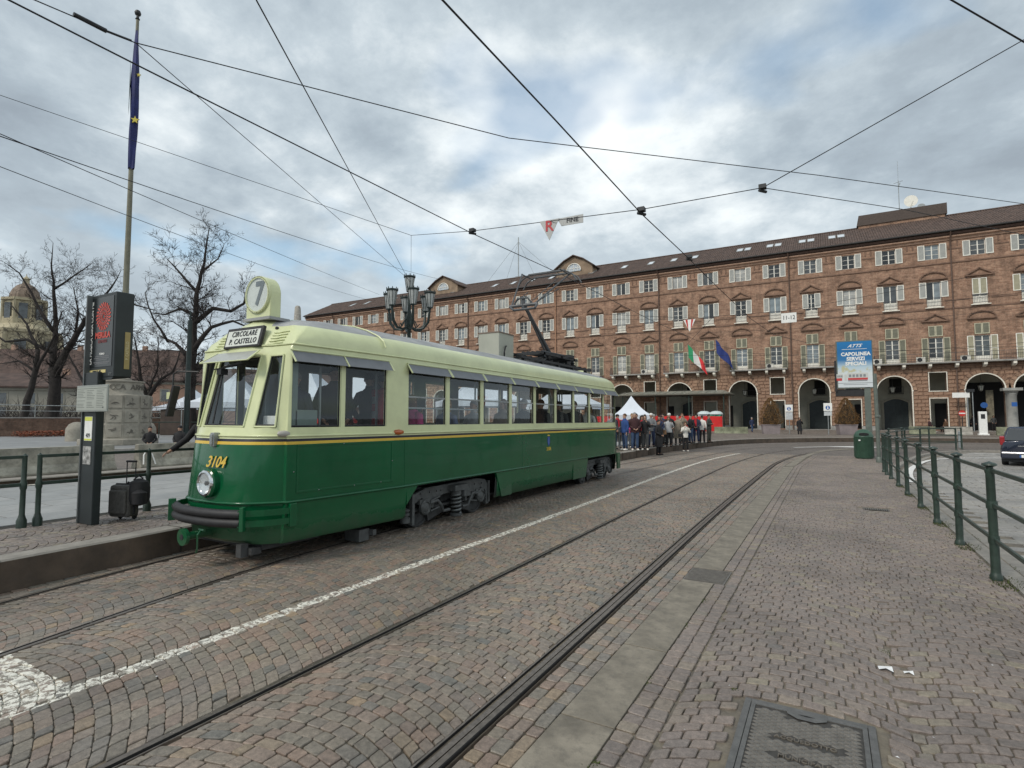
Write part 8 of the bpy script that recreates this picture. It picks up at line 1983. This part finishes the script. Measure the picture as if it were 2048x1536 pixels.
person('tall person in a long black coat standing in the road by the kerb', (-7.45, 28.0, 0), 75, 'hands', ('longcoat', 'black'), 'black', 'black', ('short', 'dark'), 1.80)
person('person in a white sweater photographing from the track road, black bag', (-6.95, 31.75, 0), 28, 'phone', ('coat', 'white'), 'black', 'white', ('long', 'brown'), 1.66, 'blackbag')
person('silver-haired person in a navy jacket walking left of the cone shrub', (-7.4, 67.3, .2), 40, 'walk', ('coat', 'navy'), 'denim', 'black', ('short', 'silver'), 1.76)
person('person in black looking at a phone between the two planters', (-2.4, 61.0, .17), 20, 'onephone', ('longcoat', 'black'), 'black', 'black', ('long', 'dark'), 1.76, 'phone')
person('seated person in dark red by the right arcade doorway', (9.0, 69.9, .45), 60, 'sit', ('coat', 'maroon'), 'black', 'white', ('short', 'dark'), 1.75)
person('seated person in dark brown facing the one in dark red', (10.3, 69.8, .45), -60, 'sit', ('coat', 'brown'), 'black', 'black', ('short', 'dark'), 1.75)
person('person in dark clothes left inside the dark arch', (14.2, 79.6, .44), 10, 'stand', ('coat', 'black'), 'black', 'black', ('short', 'dark'), 1.75, None, 'people inside the dark arch')
person('person in dark clothes right inside the dark arch', (16.0, 79.8, .44), 10, 'pocket', ('coat', 'dgrey'), 'black', 'black', ('long', 'dark'), 1.72, None, 'people inside the dark arch')
person('person in black seated on the plaza edge, left one', (-26.6, 13.6, .16), 60, 'sit', ('coat', 'black'), 'black', 'black', ('short', 'dark'), 1.72, None, 'pair seated on the plaza edge')
person('person in black seated on the plaza edge, right one nearer the tram', (-25.3, 14.2, .16), 30, 'sit', ('puffer', 'black'), 'black', 'black', ('hat', 'black'), 1.76, None, 'pair seated on the plaza edge')
person('person in a black coat reaching out a hand beside the tram front', (-9.45, 5.75, PZ), 22, 'reach', ('coat', 'black'), 'black', 'black', ('short', 'dark'), 1.76)
# passengers: floor at .86 m, tram at x=-6.97, y0=4.30
def rider(l, x, y, rz, ps, tp, hr_=('short', 'dark'), h_=1.72, ex=None):
    z = .86 if 'sit' not in ps else .92
    return person('passenger '+l, (-6.97+x, 4.30+y, z), rz, ps, tp, 'black', 'black', hr_, h_, ex, 'passengers inside the tram')
rider('driving, in a dark jacket behind the quarter window', .30, 1.05, 20, 'hands', ('puffer', 'navyj'), ('short', 'silver'), 1.70)
rider('standing in black in the first big side window', .07, 2.0, 60, 'pocket', ('puffer', 'black'), ('short', 'dark'), 1.86)
rider('standing in black in the second big side window', .20, 2.65, 200, 'pocket', ('coat', 'black'), ('short', 'dark'), 1.80)
rider('in a red and grey striped vest in the second big window', .45, 2.75, 120, 'stand', ('puffer', 'red'), ('short', 'dark'), 1.76, 'vest')
rider('seated in a bright pink sweater with a raised hand', .72, 3.15, 172, 'sitarm', ('puffer', 'pink'), ('long', 'brown'), 1.74)
rider('standing dark figure behind the pink sweater', .1, 3.05, 90, 'stand', ('puffer', 'black'), ('long', 'dark'), 1.78)
rider('standing dark figure at the third side window', -.1, 3.9, 90, 'stand', ('coat', 'dgrey'), ('short', 'dark'), 1.80)
rider('seated in a patterned blue top', .72, 4.15, -4, "sit", ('coat', 'floral'), ('long', 'blond'), 1.70)
rider('seated in grey near the middle of the tram', .6, 5.25, -4, "sit", ('coat', 'pale'), ('short', 'silver'), 1.70)
rider('seated woman with long hair and a beige hood', .75, 6.2, -12, 'sit', ('puffer', 'beige'), ('long', 'brown'), 1.76)
rider('seated in a dark coat with a red scarf', .72, 7.2, -15, 'sit', ('coat', 'green'), ('short', 'silver'), 1.80)
rider('seated in a black jacket beside the pane in window five', .72, 8.1, -10, 'sit', ('puffer', 'black'), ('short', 'brown'), 1.82)
rider('seated dark figure in the sixth window', .72, 9.2, -4, "sit", ('coat', 'dgrey'), ('long', 'dark'), 1.80)
rider('seated with short brown hair in the seventh window', .72, 10.2, -4, "sit", ('coat', 'black'), ('short', 'brown'), 1.84)
rider('seated in white in the eighth window', .72, 11.2, -4, "sit", ('coat', 'white'), ('long', 'blond'), 1.72)
rider('seated blond figure near the tram rear', .5, 11.9, -4, "sit", ('coat', 'beige'), ('long', 'blond'), 1.76)
rider('on the far side in coral, seen past the black coat', -.7, 2.9, -4, "sit", ('coat', 'coral'), ('long', 'dark'), 1.76)
